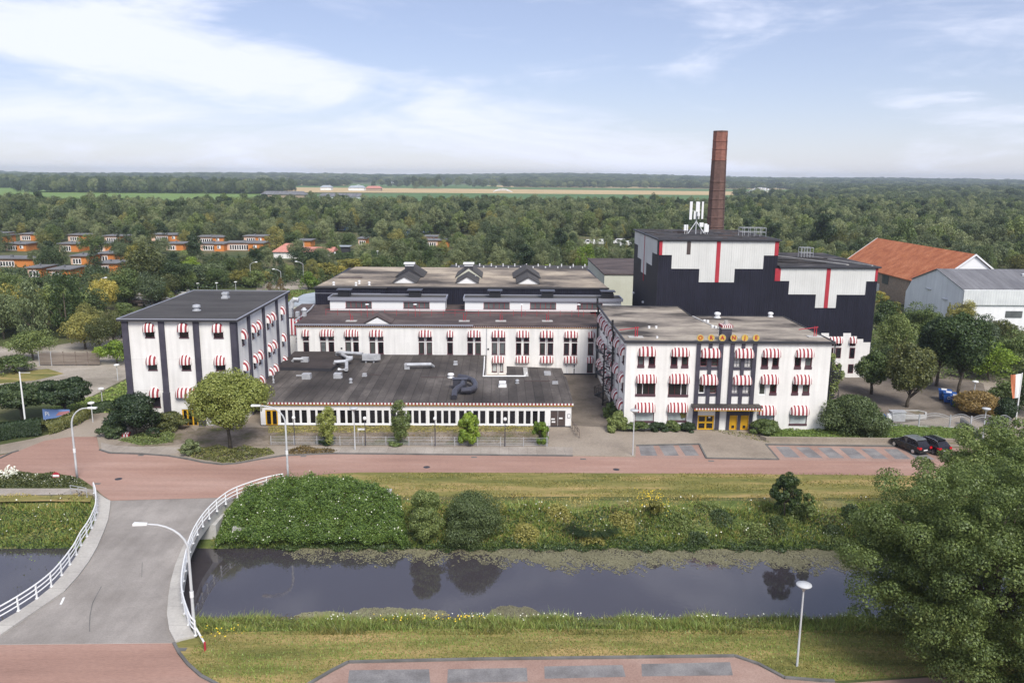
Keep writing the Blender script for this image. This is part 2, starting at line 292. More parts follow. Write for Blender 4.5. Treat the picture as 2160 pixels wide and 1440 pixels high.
M['asphalt'] = nmat('grey_asphalt', [(0.235, 0.212, 0.19), (0.285, 0.26, 0.235), (0.35, 0.32, 0.29)], 0.22, 0.9, detail=10, fine=(9, 0.16), streak=((1.1, 0.16, 1), 0.16), pos=(0.32, 0.68))
M['paving'] = nmat('paving', [(0.20, 0.165, 0.13), (0.29, 0.245, 0.195), (0.34, 0.29, 0.235)], 0.14, 0.95, detail=9, fine=(6, 0.22), pos=(0.3, 0.7))
M['sidewalk'] = addlines(nmat('concrete_path', [(0.38, 0.36, 0.33), (0.47, 0.45, 0.41)], 0.3, 0.9, fine=(5, 0.14)), 1, 2.4, 0.08, 0.85, wobble=0.05)
M['path'] = addlines(nmat('slab_path', [(0.27, 0.235, 0.20), (0.37, 0.33, 0.285)], 0.3, 0.95, fine=(6, 0.2)), 0, 1.0, 0.07, 0.85, wobble=0.1)
M['court'] = nmat('courtyard_paving', [(0.085, 0.07, 0.055), (0.155, 0.13, 0.105), (0.21, 0.175, 0.14)], 0.25, 0.95, detail=9, fine=(5, 0.25), pos=(0.3, 0.7))
M['bay'] = nmat('grey_bay_paving', [(0.15, 0.143, 0.14), (0.2, 0.192, 0.19), (0.25, 0.24, 0.23)], 0.6, 0.95, fine=(10, 0.25))
M['bayred'] = nmat('parking_brick', [(0.27, 0.17, 0.135), (0.36, 0.25, 0.205)], 0.25, 0.95, fine=(8, 0.2))
M['gravel'] = nmat('gravel_yard', [(0.19, 0.165, 0.13), (0.3, 0.265, 0.215), (0.40, 0.355, 0.30)], 0.12, 0.95, detail=9, fine=(4, 0.25))
M['dirtbed'] = nmat('dirt_bed', [(0.10, 0.10, 0.04), (0.19, 0.155, 0.115), (0.27, 0.225, 0.18)], 0.35, 0.95, detail=9, fine=(5, 0.35))
M['kerb'] = nmat('kerb_stone', [(0.10, 0.10, 0.095), (0.17, 0.165, 0.155)], 0.6, 0.9)
M['wheat'] = nmat('stubble_field', [(0.45, 0.32, 0.16), (0.52, 0.39, 0.2)], 0.02, 0.95)
M['crop'] = nmat('crop_field', [(0.07, 0.14, 0.04), (0.10, 0.17, 0.05)], 0.01, 0.95)
M['trunk'] = nmat('bark', [(0.07, 0.055, 0.04), (0.13, 0.11, 0.085)], 3, 0.95)
M['wood'] = nmat('weathered_wood', [(0.14, 0.11, 0.09), (0.24, 0.2, 0.165)], 1.0, 0.9, stretch=(0.2, 0.2, 4))
M['tile_orange'] = nmat('orange_tiles', [(0.32, 0.095, 0.042), (0.43, 0.145, 0.062), (0.52, 0.2, 0.095)], 0.5, 0.85, detail=9, fine=(4, 0.3), pos=(0.3, 0.7))
M['sheet_grey'] = addlines(nmat('grey_roof_sheets', [(0.13, 0.13, 0.14), (0.19, 0.19, 0.2)], 0.4, 0.8, stretch=(1, 0.2, 0.2), fine=(3, 0.15)), 0, 1.1, 0.1, 0.75, wobble=0.2)
M['barn_white'] = nmat('barn_white', [(0.78, 0.785, 0.79), (0.86, 0.865, 0.865)], 0.2, 0.7, streak=((1.2, 1.2, 0.15), 0.1))
M['orange'] = nmat('orange_render', [(0.55, 0.19, 0.045), (0.62, 0.24, 0.07)], 0.3, 0.8)
M['salmon'] = pmat('salmon_render', (0.72, 0.48, 0.36), 0.8)
M['bung_roof'] = nmat('bungalow_roof', [(0.13, 0.135, 0.14), (0.2, 0.2, 0.205)], 0.3, 0.9)
M['blue_wall'] = pmat('blue_wall', (0.12, 0.25, 0.55), 0.8)
M['pink_roof'] = nmat('pink_tiles', [(0.45, 0.19, 0.15), (0.55, 0.25, 0.2)], 1, 0.8)
M['blue_bin'] = pmat('blue_plastic', (0.015, 0.075, 0.28), 0.4)
M['car'] = pmat('black_car_paint', (0.008, 0.008, 0.011), 0.15, 0.0, 0.7)
M['rubber'] = pmat('rubber', (0.02, 0.02, 0.02), 0.8)
M['tail'] = pmat('tail_light_red', (0.5, 0.012, 0.02), 0.25)
M['chrome'] = pmat('bright_metal', (0.7, 0.7, 0.72), 0.25, 0.8)
M['leaf_mid'] = foliage('leaf_mid', [(0.02, 0.036, 0.01), (0.062, 0.088, 0.024), (0.14, 0.165, 0.05)])
M['leaf_dark'] = foliage('leaf_dark', [(0.011, 0.022, 0.008), (0.034, 0.052, 0.018), (0.078, 0.1, 0.035)])
M['leaf_lime'] = foliage('leaf_lime', [(0.044, 0.076, 0.011), (0.134, 0.190, 0.021), (0.247, 0.296, 0.045)])
M['leaf_olive'] = foliage('leaf_olive', [(0.032, 0.042, 0.013), (0.095, 0.100, 0.029), (0.208, 0.188, 0.050)])
M['leaf_gold'] = foliage('leaf_gold', [(0.040, 0.048, 0.011), (0.151, 0.140, 0.030), (0.312, 0.257, 0.054)])
M['leaf_oak'] = foliage('leaf_oak', [(0.03, 0.045, 0.012), (0.085, 0.115, 0.03), (0.18, 0.2, 0.065)])
M['leaf_maple'] = foliage('leaf_maple', [(.035, .046, .009), (.105, .125, .026), (.2, .215, .055)])
M['leaf_blue'] = foliage('leaf_blue', [(0.022, 0.036, 0.019), (0.062, 0.082, 0.036), (0.130, 0.154, 0.063)])
M['leaf_brown'] = foliage('leaf_brown', [(0.040, 0.032, 0.015), (0.112, 0.080, 0.030), (0.234, 0.160, 0.054)])
M['leaf_forest'] = foliage('leaf_forest', [(0.028, 0.042, 0.018), (0.082, 0.1, 0.042), (0.175, 0.19, 0.085)])
M['leaf_far'] = foliage('leaf_far', [(0.02, 0.032, 0.017), (0.05, 0.068, 0.03), (0.095, 0.12, 0.05)])
M['grass_bright'] = foliage('grass_bright', [(0.035, 0.062, 0.012), (0.095, 0.14, 0.028), (0.2, 0.235, 0.06)])
M['grass_dry'] = foliage('grass_dry', [(0.072, 0.080, 0.022), (0.202, 0.180, 0.051), (0.390, 0.296, 0.108)])
M['weed'] = foliage('pondweed', [(0.085, 0.08, 0.05), (0.14, 0.132, 0.082), (0.2, 0.195, 0.115)])
M['flower_white'] = pmat('white_petals', (0.75, 0.75, 0.62), 0.8)
M['flower_yellow'] = pmat('yellow_petals', (0.7, 0.5, 0.03), 0.8)
m = bpy.data.materials.new('canal_water'); m.use_nodes = True; t = m.node_tree; b = t.nodes['Principled BSDF']
b.inputs['Base Color'].default_value = (0.05, 0.044, 0.05, 1); b.inputs['Roughness'].default_value = 0.035; b.inputs['IOR'].default_value = 2.0
n = N(t, 'ShaderNodeTexNoise'); n.inputs['Scale'].default_value = 2.5; n.inputs['Detail'].default_value = 3
g = N(t, 'ShaderNodeNewGeometry'); t.links.new(g.outputs['Position'], n.inputs['Vector']); bp = N(t, 'ShaderNodeBump'); bp.inputs['Strength'].default_value = 0.12; bp.inputs['Distance'].default_value = 0.02
t.links.new(n.outputs[0], bp.inputs['Height']); t.links.new(bp.outputs[0], b.inputs['Normal']); M['water'] = m
# ------------------------------------------------------------------ the ground
def struct(o): return tag(o, kind='structure')
def sheet(name, pts, z, mat, thick=None):
    mb = MB()
    if thick: mb.prism(pts, z - thick, z)
    else:
        ar = sum(pts[i][0] * pts[(i + 1) % len(pts)][1] - pts[(i + 1) % len(pts)][0] * pts[i][1] for i in range(len(pts)))
        if ar < 0: pts = pts[::-1]
        mb.add([(p[0], p[1], z) for p in pts], [tuple(range(len(pts)))])
    return struct(mb.build(name, mat))
WATER = -2.4
prof = [(-3000, 0), (20, 0), (47.6, 0), (50, -0.8), (52.6, -2.3), (54, -3.2), (62.5, -3.2), (64.6, -2.3), (67.2, -0.9), (69.4, -0.08), (70.2, 0), (300, 0), (1500, 0), (2600, 0), (3100, 5), (4300, 16), (5200, 22), (6500, 20), (10000, 0)]
xs = [-9000, -4000, -2000, -1200, -600, -300] + list(range(-150, 151, 3)) + [300, 600, 1200, 2000, 4000, 9000]
mb = MB(); rnd = random.Random(3)
for (y, z) in prof:
    for x in xs:
        j = (rnd.random() - 0.5) * 0.5 if 49 < y < 68 and abs(x) < 150 else 0
        far = z * (0.75 + 0.35 * math.sin(x * 0.0011 + 1) + 0.25 * math.sin(x * 0.0031)) if y > 2700 else z
        mb.v.append((x, y + j, far + (j * 0.2 if z < -0.5 else 0)))
nx = len(xs)
for i in range(len(prof) - 1):
    for k in range(nx - 1):
        mb.f.append([i * nx + k, i * nx + k + 1, (i + 1) * nx + k + 1, (i + 1) * nx + k]); mb.m.append(1 if 47 < prof[i][0] < 69 else 0)
struct(mb.build('ground', [M['earth'], M['verge']]))
mb = MB(); mb.add([(-400, 51, WATER), (400, 51, WATER), (400, 66, WATER), (-400, 66, WATER)], [(0, 1, 2, 3)])
struct(mb.build('canal_water', M['water']))
# lawns
sheet('lawn', [(-20.5, 76.2), (-13, 76.4), (20, 76.1), (60, 75.9), (140, 75.5), (140, 70.0), (90, 69.9), (60, 70.2), (30, 69.9), (0, 70.1), (-22, 69.95)], 0.006, M['lawn'])
lw = g2((365, 1352), (380, 1378), (398, 1400), (425, 1424), (462, 1444), (530, 1475), (655, 1444), (735, 1398), (1000, 1392), (1550, 1385), (1600, 1402), (1660, 1432), (1730, 1437), (1950, 1425))
sheet('lawn', lw + [(40, 43.0), (80, 43), (80, 47.7), (30, 47.6), (0, 47.9), (-18, 47.5)], 0.006, M['lawn'])
sheet('lawn', g2((0, 1046), (150, 1044), (194, 1048), (190, 1058), (100, 1056), (0, 1058)) + [(-75, 70.1), (-75, 70.5)], 0.006, M['lawn'])
# the red road
top_edge = g2((0, 960), (39, 951), (94, 929), (150, 921), (204, 921), (210, 949), (232, 956), (300, 958), (356, 962), (397, 969), (430, 976), (469, 980), (500, 978), (543, 970), (599, 961.5), (700, 957), (900, 959), (1208, 962), (1340, 964), (1489, 967), (1642, 969), (1980, 972))
low_edge = g2((0, 999), (50, 997), (112, 998), (150, 1003), (169, 1008), (187, 1020), (202, 1031), (216, 1044), (233, 1055.5))
low2 = g2((500, 1048.5), (530, 1036), (580, 1020), (612, 1011), (650, 1004), (700, 998.5), (760, 996), (900, 996), (1400, 998), (1980, 1003))
sheet('red_road', [(-75, 82.5)] + top_edge + [(140, 78.5), (140, 75.2)] + low2[::-1] + low_edge[::-1] + [(-75, 76.2)], 0.012, M['redroad'])
sheet('red_road', g2((-40, 1359), (0, 1358.5), (367, 1355), (376, 1375), (392, 1397), (420, 1421), (460, 1442), (530, 1475)) + [(-8, 38.5), (-8, 15), (-60, 15), (-60, 46)], 0.012, M['redroad'])
# bridge: deck, paths, abutments
in_l = [(233, 1055.5), (232, 1070), (228, 1095), (219, 1120), (205, 1152), (188, 1182), (165, 1213), (135, 1246), (100, 1270), (60, 1297), (0, 1338), (-60, 1372)]
out_l = [(197, 1036), (204, 1057), (204, 1085), (197, 1106), (187, 1126), (172, 1148), (157, 1177), (127, 1217), (105, 1240), (75, 1264), (39, 1288), (0, 1311), (-60, 1342)]
in_r = [(500, 1049.5), (470, 1067), (440, 1090), (416, 1114), (386, 1151), (369, 1192), (360, 1225), (355, 1256), (352, 1294), (357, 1327), (369, 1350)]
out_r = [(500, 1048), (469, 1067), (440, 1094), (418, 1124), (403, 1155), (393, 1195), (386, 1235), (385, 1265), (391, 1295), (404, 1329), (412, 1340)]
z_dk = 0.03
deck = [tuple(G(p[0], p[1], z_dk)[:2]) for p in out_l[1:-1]] + [tuple(G(p[0], p[1], z_dk)[:2]) for p in [(-60, 1342), (-60, 1372), (0, 1358.5), (369, 1355)]] + [tuple(G(p[0], p[1], z_dk)[:2]) for p in out_r[::-1]] + [tuple(G(500, 1048.5, z_dk)[:2]), tuple(G(233, 1055.5, z_dk)[:2])]
mb = MB(); mb.prism(deck, -0.65, z_dk, 1, 0)
struct(mb.build('bridge_deck', [M['asphalt'], M['concrete']]))
lp = [tuple(G(p[0], p[1], 0.14)[:2]) for p in out_l]; li = [tuple(G(p[0], p[1], 0.14)[:2]) for p in in_l]
mb = MB(); mb.prism(lp + li[::-1], 0.0, 0.15); struct(mb.build('bridge_path', M['sidewalk']))
rp = [tuple(G(p[0], p[1], 0.14)[:2]) for p in out_r[3:]]; ri = [tuple(G(p[0], p[1], 0.14)[:2]) for p in in_r[3:]]
mb = MB(); mb.prism(rp + ri[::-1], 0.0, 0.15); struct(mb.build('bridge_path', M['sidewalk']))
mb = MB()
a = [tuple(G(*p)[:2]) for p in [(415, 1120), (432, 1103), (455, 1084), (470, 1075)]]
mb.box(-34, -24.4, 65.2, 68.5, -3.2, -0.66); mb.box(-32, -21.6, 47.6, 51.2, -3.2, -0.66)
mb.add([(-23.2, 65.0, -3.2), (-20.2, 66.2, -3.2), (-20.4, 66.2, -1.7), (-22.9, 65.0, -0.8), (-23.2, 65.4, -3.2), (-20.4, 66.6, -3.2), (-20.6, 66.6, -1.7), (-22.9, 65.4, -0.8)],
       [(0, 1, 2, 3), (7, 6, 5, 4), (3, 2, 6, 7), (1, 5, 6, 2)])
struct(mb.build('bridge_abutment', M['concrete']))
# dashes on the bridge
mb = MB()
for (x0, y0, x1, y1) in [(128, 1274, 135, 1259)]:
    a = G(x0, y0, 0.036); b_ = G(x1, y1, 0.036); d = Vector(b_ - a); nn = Vector((-d.y, d.x, 0)).normalized() * 0.07; a = Vector(a); b_ = Vector(b_)
    mb.quad(a - nn, a + nn, b_ + nn, b_ - nn)
struct(mb.build('road_marking', M['white']))
mb = MB(); cr = [G(a, b, .037) for a, b in ((214, 1236), (203, 1256), (195, 1272), (190, 1297), (189, 1315), (189, 1331))]
for p, q in zip(cr[:-1], cr[1:]): mb.quad((p[0] - .03, p[1], .037), (p[0] + .03, p[1], .037), (q[0] + .03, q[1], .037), (q[0] - .03, q[1], .037))
cr = [G(a, b, .037) for a, b in ((299, 1216), (300, 1185))]
for p, q in zip(cr[:-1], cr[1:]): mb.quad((p[0] - .02, p[1], .037), (p[0] + .02, p[1], .037), (q[0] + .02, q[1], .037), (q[0] - .02, q[1], .037))
struct(mb.build('road_crack', M['kerb']))
mb = MB()
for a, b in ((297, 960), (1000, 964), (640, 962), (560, 1018), (1500, 972), (383, 1369), (205, 1020), (1230, 968)):
    p = G(a, b); mb.box(p[0] - .3, p[0] + .3, p[1] - .18, p[1] + .18, .0, .017)
struct(mb.build('road_drains', M['kerb']))
for a, b in ((900, 985), (250, 1010), (1300, 990)):
    p = G(a, b); mb = MB(); mb.lathe(p[0], p[1], [(.34, .01), (.34, .018)], 16); struct(mb.build('manhole_cover', M['fascia']))
# paving around the works, bounded by the road kerb
pav = g2((204, 921), (210, 949), (232, 956), (300, 958), (356, 962), (397, 969), (430, 976), (469, 980), (500, 978), (543, 970), (599, 961.5), (700, 957), (900, 959), (1208, 962), (1340, 964))
pav2 = g2((1342, 940), (1475, 937), (1490, 967), (1642, 969.5), (1615, 938), (1990, 943))
struct_p = pav + pav2 + [(62, 84.5), (75, 84), (75, 135), (-30, 135), (-48, 118), (-48, 93)]
mb = MB(); mb.prism(struct_p, -0.05, 0.10, 0, 0); struct(mb.build('pavement', M['paving']))
mb = MB()
def kerbline(pts, w_=0.09, z1=0.125, z0=0.0):
    for p, q in zip(pts[:-1], pts[1:]):
        d = Vector((q[0] - p[0], q[1] - p[1], 0)); nn = Vector((-d.y, d.x, 0)).normalized() * w_
        mb.prism([(p[0] - nn.x, p[1] - nn.y), (p[0] + nn.x, p[1] + nn.y), (q[0] + nn.x, q[1] + nn.y), (q[0] - nn.x, q[1] - nn.y)], z0, z1)
kerbline(pav[1:-2] + [pav[-2]]); kerbline(pav2)
kerbline(g2((367, 1357), (378, 1378), (396, 1401), (424, 1426), (462, 1446), (530, 1478)))
kerbline(g2((640, 1450), (700, 1415), (735, 1397), (1000, 1391), (1550, 1384), (1600, 1401), (1655, 1430), (1730, 1436), (1760, 1437)), 0.10, 0.12)
kerbline(g2((0, 967), (25, 955), (39, 951)), 0.08)
struct(mb.build('kerb', M['kerb']))
sheet('path', g2((213, 935), (214, 949), (232, 955), (300, 957), (356, 961), (385, 955), (380, 945), (300, 943), (240, 940)), 0.112, M['path'])
sheet('path', g2((600, 945), (1155, 944), (1208, 945), (1208, 961), (900, 958), (700, 956), (600, 960)), 0.112, M['path'])
sheet('path', g2((0, 1030), (180, 1030), (200, 1033), (225, 1052), (225, 1058), (204, 1058), (196, 1044), (150, 1043), (0, 1045)) + [(-75, 70.6), (-75, 72.2)], 0.02, M['path'])
sheet('parking_paving', g2((1338, 941), (1475, 938), (1492, 968), (1338, 966)), 0.016, M['bayred'])
sheet('parking_paving', g2((1614, 939), (1990, 944), (2060, 946), (2060, 975), (1644, 970)), 0.016, M['bayred'])
bays = [((1347, 938.5), (1377, 938.5), (1387, 961), (1352, 961)), ((1389, 938.5), (1420, 939), (1432, 961), (1402, 961)), ((1431, 939), (1459, 939), (1475, 961), (1446, 961)),
        ((1636, 942), (1664, 942), (1688, 965), (1656, 964)), ((1678, 943), (1706, 943), (1736, 966), (1705, 965)), ((1724, 944), (1752, 944), (1782, 966), (1750, 966)), ((1770, 945), (1800, 945), (1828, 967), (1796, 967)),
        ((1815, 946), (1843, 946), (1874, 968), (1842, 967)), ((1864, 947), (1893, 947), (1921, 968), (1889, 968)), ((1908, 948), (1940, 948), (1972, 969), (1934, 969))]
for k in bays: sheet('parking_bay', g2(*k), 0.022, M['bay'])
sheet('parking_paving', g2((640, 1452), (700, 1417), (735, 1399), (1000, 1393), (1550, 1386), (1600, 1403), (1655, 1432), (1730, 1438), (1760, 1439)) + [(30, 39.8), (30, 30), (-15, 30)], 0.016, M['bayred'])
for k in [((737, 1413), (905, 1411), (908, 1445), (733, 1447)), ((945, 1411), (1111, 1408), (1113, 1437), (943, 1440)), ((1148, 1405), (1313, 1402), (1320, 1427), (1149, 1431)), ((1353, 1400), (1540, 1396), (1546, 1424), (1354, 1426))]:
    sheet('parking_bay', g2(*k), 0.022, M['bay'])
sheet('red_road', g2((1000, 1452), (1400, 1437), (1700, 1446), (1960, 1428)) + [(60, 41.5), (60, 28), (-10, 28)], 0.010, M['redroad'])
sheet('dirt_bed', g2((420, 903), (565, 903), (1157, 899), (1157, 938), (560, 942), (440, 944), (390, 935)), 0.118, M['dirtbed'])
sheet('dirt_bed', g2((240, 941), (300, 910), (400, 900), (430, 925), (370, 940), (300, 944)), 0.116, M['dirtbed'])
sheet('courtyard', [(8.7, 91.5), (14.4, 90.6), (14.4, 116), (8.8, 116)], 0.112, M['court'])
sheet('courtyard', [(38, 91.2), (44, 91), (54, 95), (62, 97), (70, 112), (72, 134), (56, 116), (38, 116)], 0.112, M['court'])
sheet('grass_patch', g2((1600, 902), (1735, 900), (1860, 895), (2030, 905), (2085, 934), (2082, 939), (1618, 929)), 0.122, M['verge'])
sheet('side_street', g2((95, 929), (150, 922), (204, 922), (204, 905), (232, 880), (236, 868), (208, 862), (195, 872), (140, 905), (70, 925), (0, 938), (0, 958), (39, 951)), 0.009, M['paving'])
# yards left of the works
sheet('gravel_yard', [(-95, 100), (-60, 99.5), (-54, 103), (-53.5, 122), (-56, 139), (-58, 150), (-61, 168), (-66, 169), (-66, 150), (-76, 136), (-110, 131), (-125, 118)], 0.008, M['gravel'])
sheet('verge', [(-57, 97), (-46.5, 96), (-45.5, 124), (-48, 135), (-53, 135), (-53.2, 104)], 0.014, M['verge'])
sheet('verge', [(-68, 119), (-64, 116), (-66, 112), (-70, 110), (-76, 110), (-75, 115)], 0.013, M['lawn'])
sheet('verge', [(-60, 168), (-45, 150), (-38, 165), (-36, 196), (-55, 205), (-70, 190)], 0.007, M['lawn'])
sheet('gravel_yard', g2((540, 614), (545, 592), (640, 590), (650, 610)), 0.01, M['gravel'])
# fields beyond the woods
sheet('meadow', [(-1300, 1700), (-640, 1480), (-330, 1190), (-200, 900), (-200, 600), (-1300, 600)], 0.03, M['meadow'])
sheet('crop_field', [(-330, 1192), (-100, 1370), (300, 1370), (800, 1420), (900, 700), (-198, 600), (-198, 900)], 0.04, M['crop'])
sheet('wheat_field', [(-600, 1800), (-200, 1830), (300, 1760), (900, 1700), (800, 1422), (300, 1372), (-100, 1372), (-420, 1330)], 0.05, M['wheat'])
sheet('crop_field', [(-2400, 3000), (2600, 3000), (2400, 1900), (900, 1702), (300, 1762), (-200, 1832), (-600, 1802), (-1300, 1702), (-2400, 2000)], 0.045, M['crop'])
sheet('wheat_field', [(-1500, 2700), (-500, 2600), (-400, 2200), (-1400, 2300)], 0.06, M['wheat'])
sheet('wheat_field', [(-50, 2500), (1400, 2300), (1400, 2080), (0, 2150)], 0.06, M['wheat'])
# ------------------------------------------------------------------ foliage
def npmesh(name, co, nper, mat):
    """co: (n*nper,3) points, every nper in a row is one face"""
    n = len(co); nf = n // nper; me = bpy.data.meshes.new(name)
    me.vertices.add(n); me.vertices.foreach_set('co', np.ascontiguousarray(co, dtype=np.float32).ravel())
    me.loops.add(n); me.loops.foreach_set('vertex_index', np.arange(n, dtype=np.int32))
    me.polygons.add(nf); me.polygons.foreach_set('loop_start', np.arange(0, n, nper, dtype=np.int32)); me.polygons.foreach_set('loop_total', np.full(nf, nper, dtype=np.int32))
    me.materials.append(mat); me.update(calc_edges=True); return me
def unit(v): return v / np.maximum(np.linalg.norm(v, axis=-1, keepdims=True), 1e-9)
def leaves(P, Nrm, size, rng, asp=0.6):
    n = len(P); t = unit(np.cross(Nrm, unit(rng.normal(size=(n, 3))))); b = np.cross(Nrm, t); s = (size * (0.6 + 0.8 * rng.random((n, 1))))
    k = s * 0.18 * Nrm
    q = np.stack([P - t * s, P - b * s * asp + k, P + t * s, P + b * s * asp - k], 1); return q.reshape(-1, 3)
def crown_pts(rng, kind, ncl, nlf, spread=0.6):
    """unit crown: footprint radius .5, heights between 0 and 1. Returns points and normals"""
    cs = []
    for i in range(ncl):
        if kind == 'round':
            d = unit(rng.normal(size=3)); r = rng.random() ** 0.45 * 0.80
            c = np.array([d[0] * .5 * r, d[1] * .5 * r, 0.54 + d[2] * 0.44 * r]); cr = 0.10 + 0.08 * rng.random()
            if c[2] < 0.16: c[2] = 0.16 + rng.random() * 0.1
        elif kind == 'tall':
            z = 0.16 + 0.8 * rng.random(); a = rng.random() * 6.283; rr = (1 - ((z - 0.5) / 0.52) ** 2) ** 0.5 if abs(z - 0.5) < 0.52 else 0.1
            rr = rr * 0.38 * rng.random() ** 0.4; c = np.array([math.cos(a) * rr, math.sin(a) * rr, z]); cr = 0.085 + 0.06 * rng.random()
        elif kind == 'cone':
            z = 0.06 + 0.92 * rng.random() ** 1.25; a = rng.random() * 6.283; rr = (1.02 - z) * 0.42 * rng.random() ** 0.3; c = np.array([math.cos(a) * rr, math.sin(a) * rr, z]); cr = 0.05 + 0.07 * (1 - z)
        elif kind == 'bush':
            a = rng.random() * 6.283; el = rng.random() ** 0.8 * 1.45; rr = rng.random() ** 0.35 * 0.82
            c = np.array([math.cos(a) * math.cos(el) * .5 * rr, math.sin(a) * math.cos(el) * .5 * rr, 0.10 + math.sin(el) * 0.78 * rr]); cr = 0.10 + 0.08 * rng.random()
        elif kind == 'lobed':
            if i % 14 == 0: ld = unit(rng.normal(size=3)); lr = .34 + .10 * rng.random(); lob = np.array([ld[0] * lr, ld[1] * lr, .5 + ld[2] * lr * .92]); ls_ = .13 + .09 * rng.random()
            d = unit(rng.normal(size=3)); c = lob + d * ls_ * rng.random() ** .35; cr = .03 + .035 * rng.random(); c[2] = max(c[2], .03 + .05 * rng.random())
        elif kind == 'pine':
            z = 0.45 + 0.5 * rng.random(); a = rng.random() * 6.283; rr = 0.4 * rng.random() ** 0.5 * (1.25 - z) / 0.7; c = np.array([math.cos(a) * rr, math.sin(a) * rr, z]); cr = 0.09 + 0.07 * rng.random()
        cs.append((*c, cr))
    cs = np.array(cs); w_ = cs[:, 3] ** 2; idx = rng.choice(len(cs), nlf, p=w_ / w_.sum()); C_ = cs[idx]
    d = unit(rng.normal(size=(nlf, 3)) + np.array([0, 0, 0.35])); rad = C_[:, 3:4] * (0.70 + 0.42 * rng.random((nlf, 1)))
    sq = np.array([1, 1, 0.8]); P = C_[:, :3] + d * rad * sq
    Nn = unit(d + spread * rng.normal(size=(nlf, 3)) * 0.6)
    return P, Nn, cs
def trunk_mb(rng, H, Wd, r, clear, limbs=5):
    mb = MB(); lean = (rng.random() - .5) * 0.06 * H
    mb.tube([(0, 0, -0.05), (lean * .3, 0, clear * 0.6), (lean, 0, clear), (lean * 1.3, 0, H * 0.72)], [r * 1.25, r, r * 0.85, r * 0.25], 7)
    for i in range(limbs):
        a = i * 6.283 / limbs + rng.random(); z0 = clear * (0.85 + 0.5 * rng.random()); L_ = Wd * (0.25 + 0.1 * rng.random())
        mb.tube([(lean, 0, z0), (lean + math.cos(a) * L_ * .5, math.sin(a) * L_ * .5, z0 + H * 0.12), (lean + math.cos(a) * L_, math.sin(a) * L_, z0 + H * 0.28)], [r * 0.5, r * 0.32, r * 0.1], 5)
    return mb
PROTO = {}
def proto(kind, n, nlf, leaf):
    key = kind
    PROTO[key] = []
    for i in range(n):
        rng = np.random.default_rng(100 + i * 7 + hash_k[kind])
        P, Nn, cs = crown_pts(rng, kind, {'round': 46, 'tall': 50, 'cone': 60, 'bush': 34, 'pine': 26}[kind], nlf)
        me = npmesh(f'{kind}_crown', leaves(P, Nn, leaf, rng), 4, M['leaf_mid'])
        tm = trunk_mb(random.Random(i), 1.0, 1.0, 0.022, 0.2).mesh(f'{kind}_trunk', M['trunk'], True)
        PROTO[key].append((me, tm))
hash_k = {'round': 1, 'tall': 2, 'cone': 3, 'bush': 4, 'pine': 5}
proto('round', 6, 7000, 0.018); proto('tall', 4, 4200, 0.020); proto('cone', 3, 4200, 0.018); proto('bush', 5, 3400, 0.026); proto('pine', 3, 2400, 0.024)
NAMES = {'round': ('broadleaf_tree', 'tree'), 'tall': ('slender_tree', 'tree'), 'cone': ('conifer', 'tree'), 'bush': ('shrub', 'shrub'), 'pine': ('pine_tree', 'tree')}
FIRST = {}
TR = random.Random(11)
def tree(kind, x, y, W, H, mat, label, group=None, name=None, var=None, z=0.0):
    nm, cat = NAMES[kind]; v = var if var is not None else TR.randrange(len(PROTO[kind])); cm, tm = PROTO[kind][v]
    t_ = thing(name or nm, (x, y, z), label, cat, group, TR.random() * 6.28)
    c = link('crown', cm, t_); c.scale = (W, W, H); c.material_slots[0].link = 'OBJECT'; c.material_slots[0].material = M[mat]
    k = link('trunk', tm, t_); k.scale = (W if kind != 'tall' else W * 1.3, W if kind != 'tall' else W * 1.3, H)
    FIRST.setdefault((kind, mat), c)
    return t_
def treepx(kind, bx, by, top, wpx, mat, label, group=None, **k):
    """base pixel on the ground, top pixel row and crown width in photo pixels"""
    p = G(bx, by); q = V(bx, top, p[1]); d = math.hypot(p[0], p[1]); Wm = wpx * p[1] / FPX * 1.02 / 0.97
    return tree(kind, p[0], p[1] + 0.25 * Wm, Wm, max(q[2] * 1.02, 0.6), mat, label, group, **k)
def bigtree(name, x, y, W, H, ncl, nlf, leaf, mat, label, seed, kind='round', r=0.25, clear=2.0, cat='tree', zlow=0.0, z=0.0):
    rng = np.random.default_rng(seed); P, Nn, cs = crown_pts(rng, kind, ncl, nlf)
    P = P * np.array([W, W, H - zlow]) + np.array([0, 0, zlow])
    t_ = thing(name, (x, y, z), label, cat)
    link('crown', npmesh(name + '_crown', leaves(P, Nn, leaf, rng), 4, M[mat]), t_)
    clear = min(clear, .3 * H); r = min(r, .05 * H)
    tb = trunk_mb(random.Random(seed), H * (.6 if kind == 'bush' else 1), W * (.5 if kind == 'bush' else 1), r, clear * (.5 if kind == 'bush' else 1), 7)
    crng = random.Random(seed)
    for c in ([] if kind == 'bush' else cs[::max(1, len(cs) // 18)]):
        tb.tube([(0, 0, H * 0.3), (c[0] * W * .5, c[1] * W * .5, (H * .3 + c[2] * H) / 2), (c[0] * W * .95, c[1] * W * .95, zlow + c[2] * (H - zlow))], [r * .4, r * .22, r * .06], 5)
    tb.build('trunk', M['trunk'], t_, True); return t_
def stuff_scatter(name, mat, P, Nn, size, rng, nper=4, asp=0.6):
    o = link(name, npmesh(name, leaves(P, Nn, size, rng, asp), 4, mat)); tag(o, kind='stuff'); return o
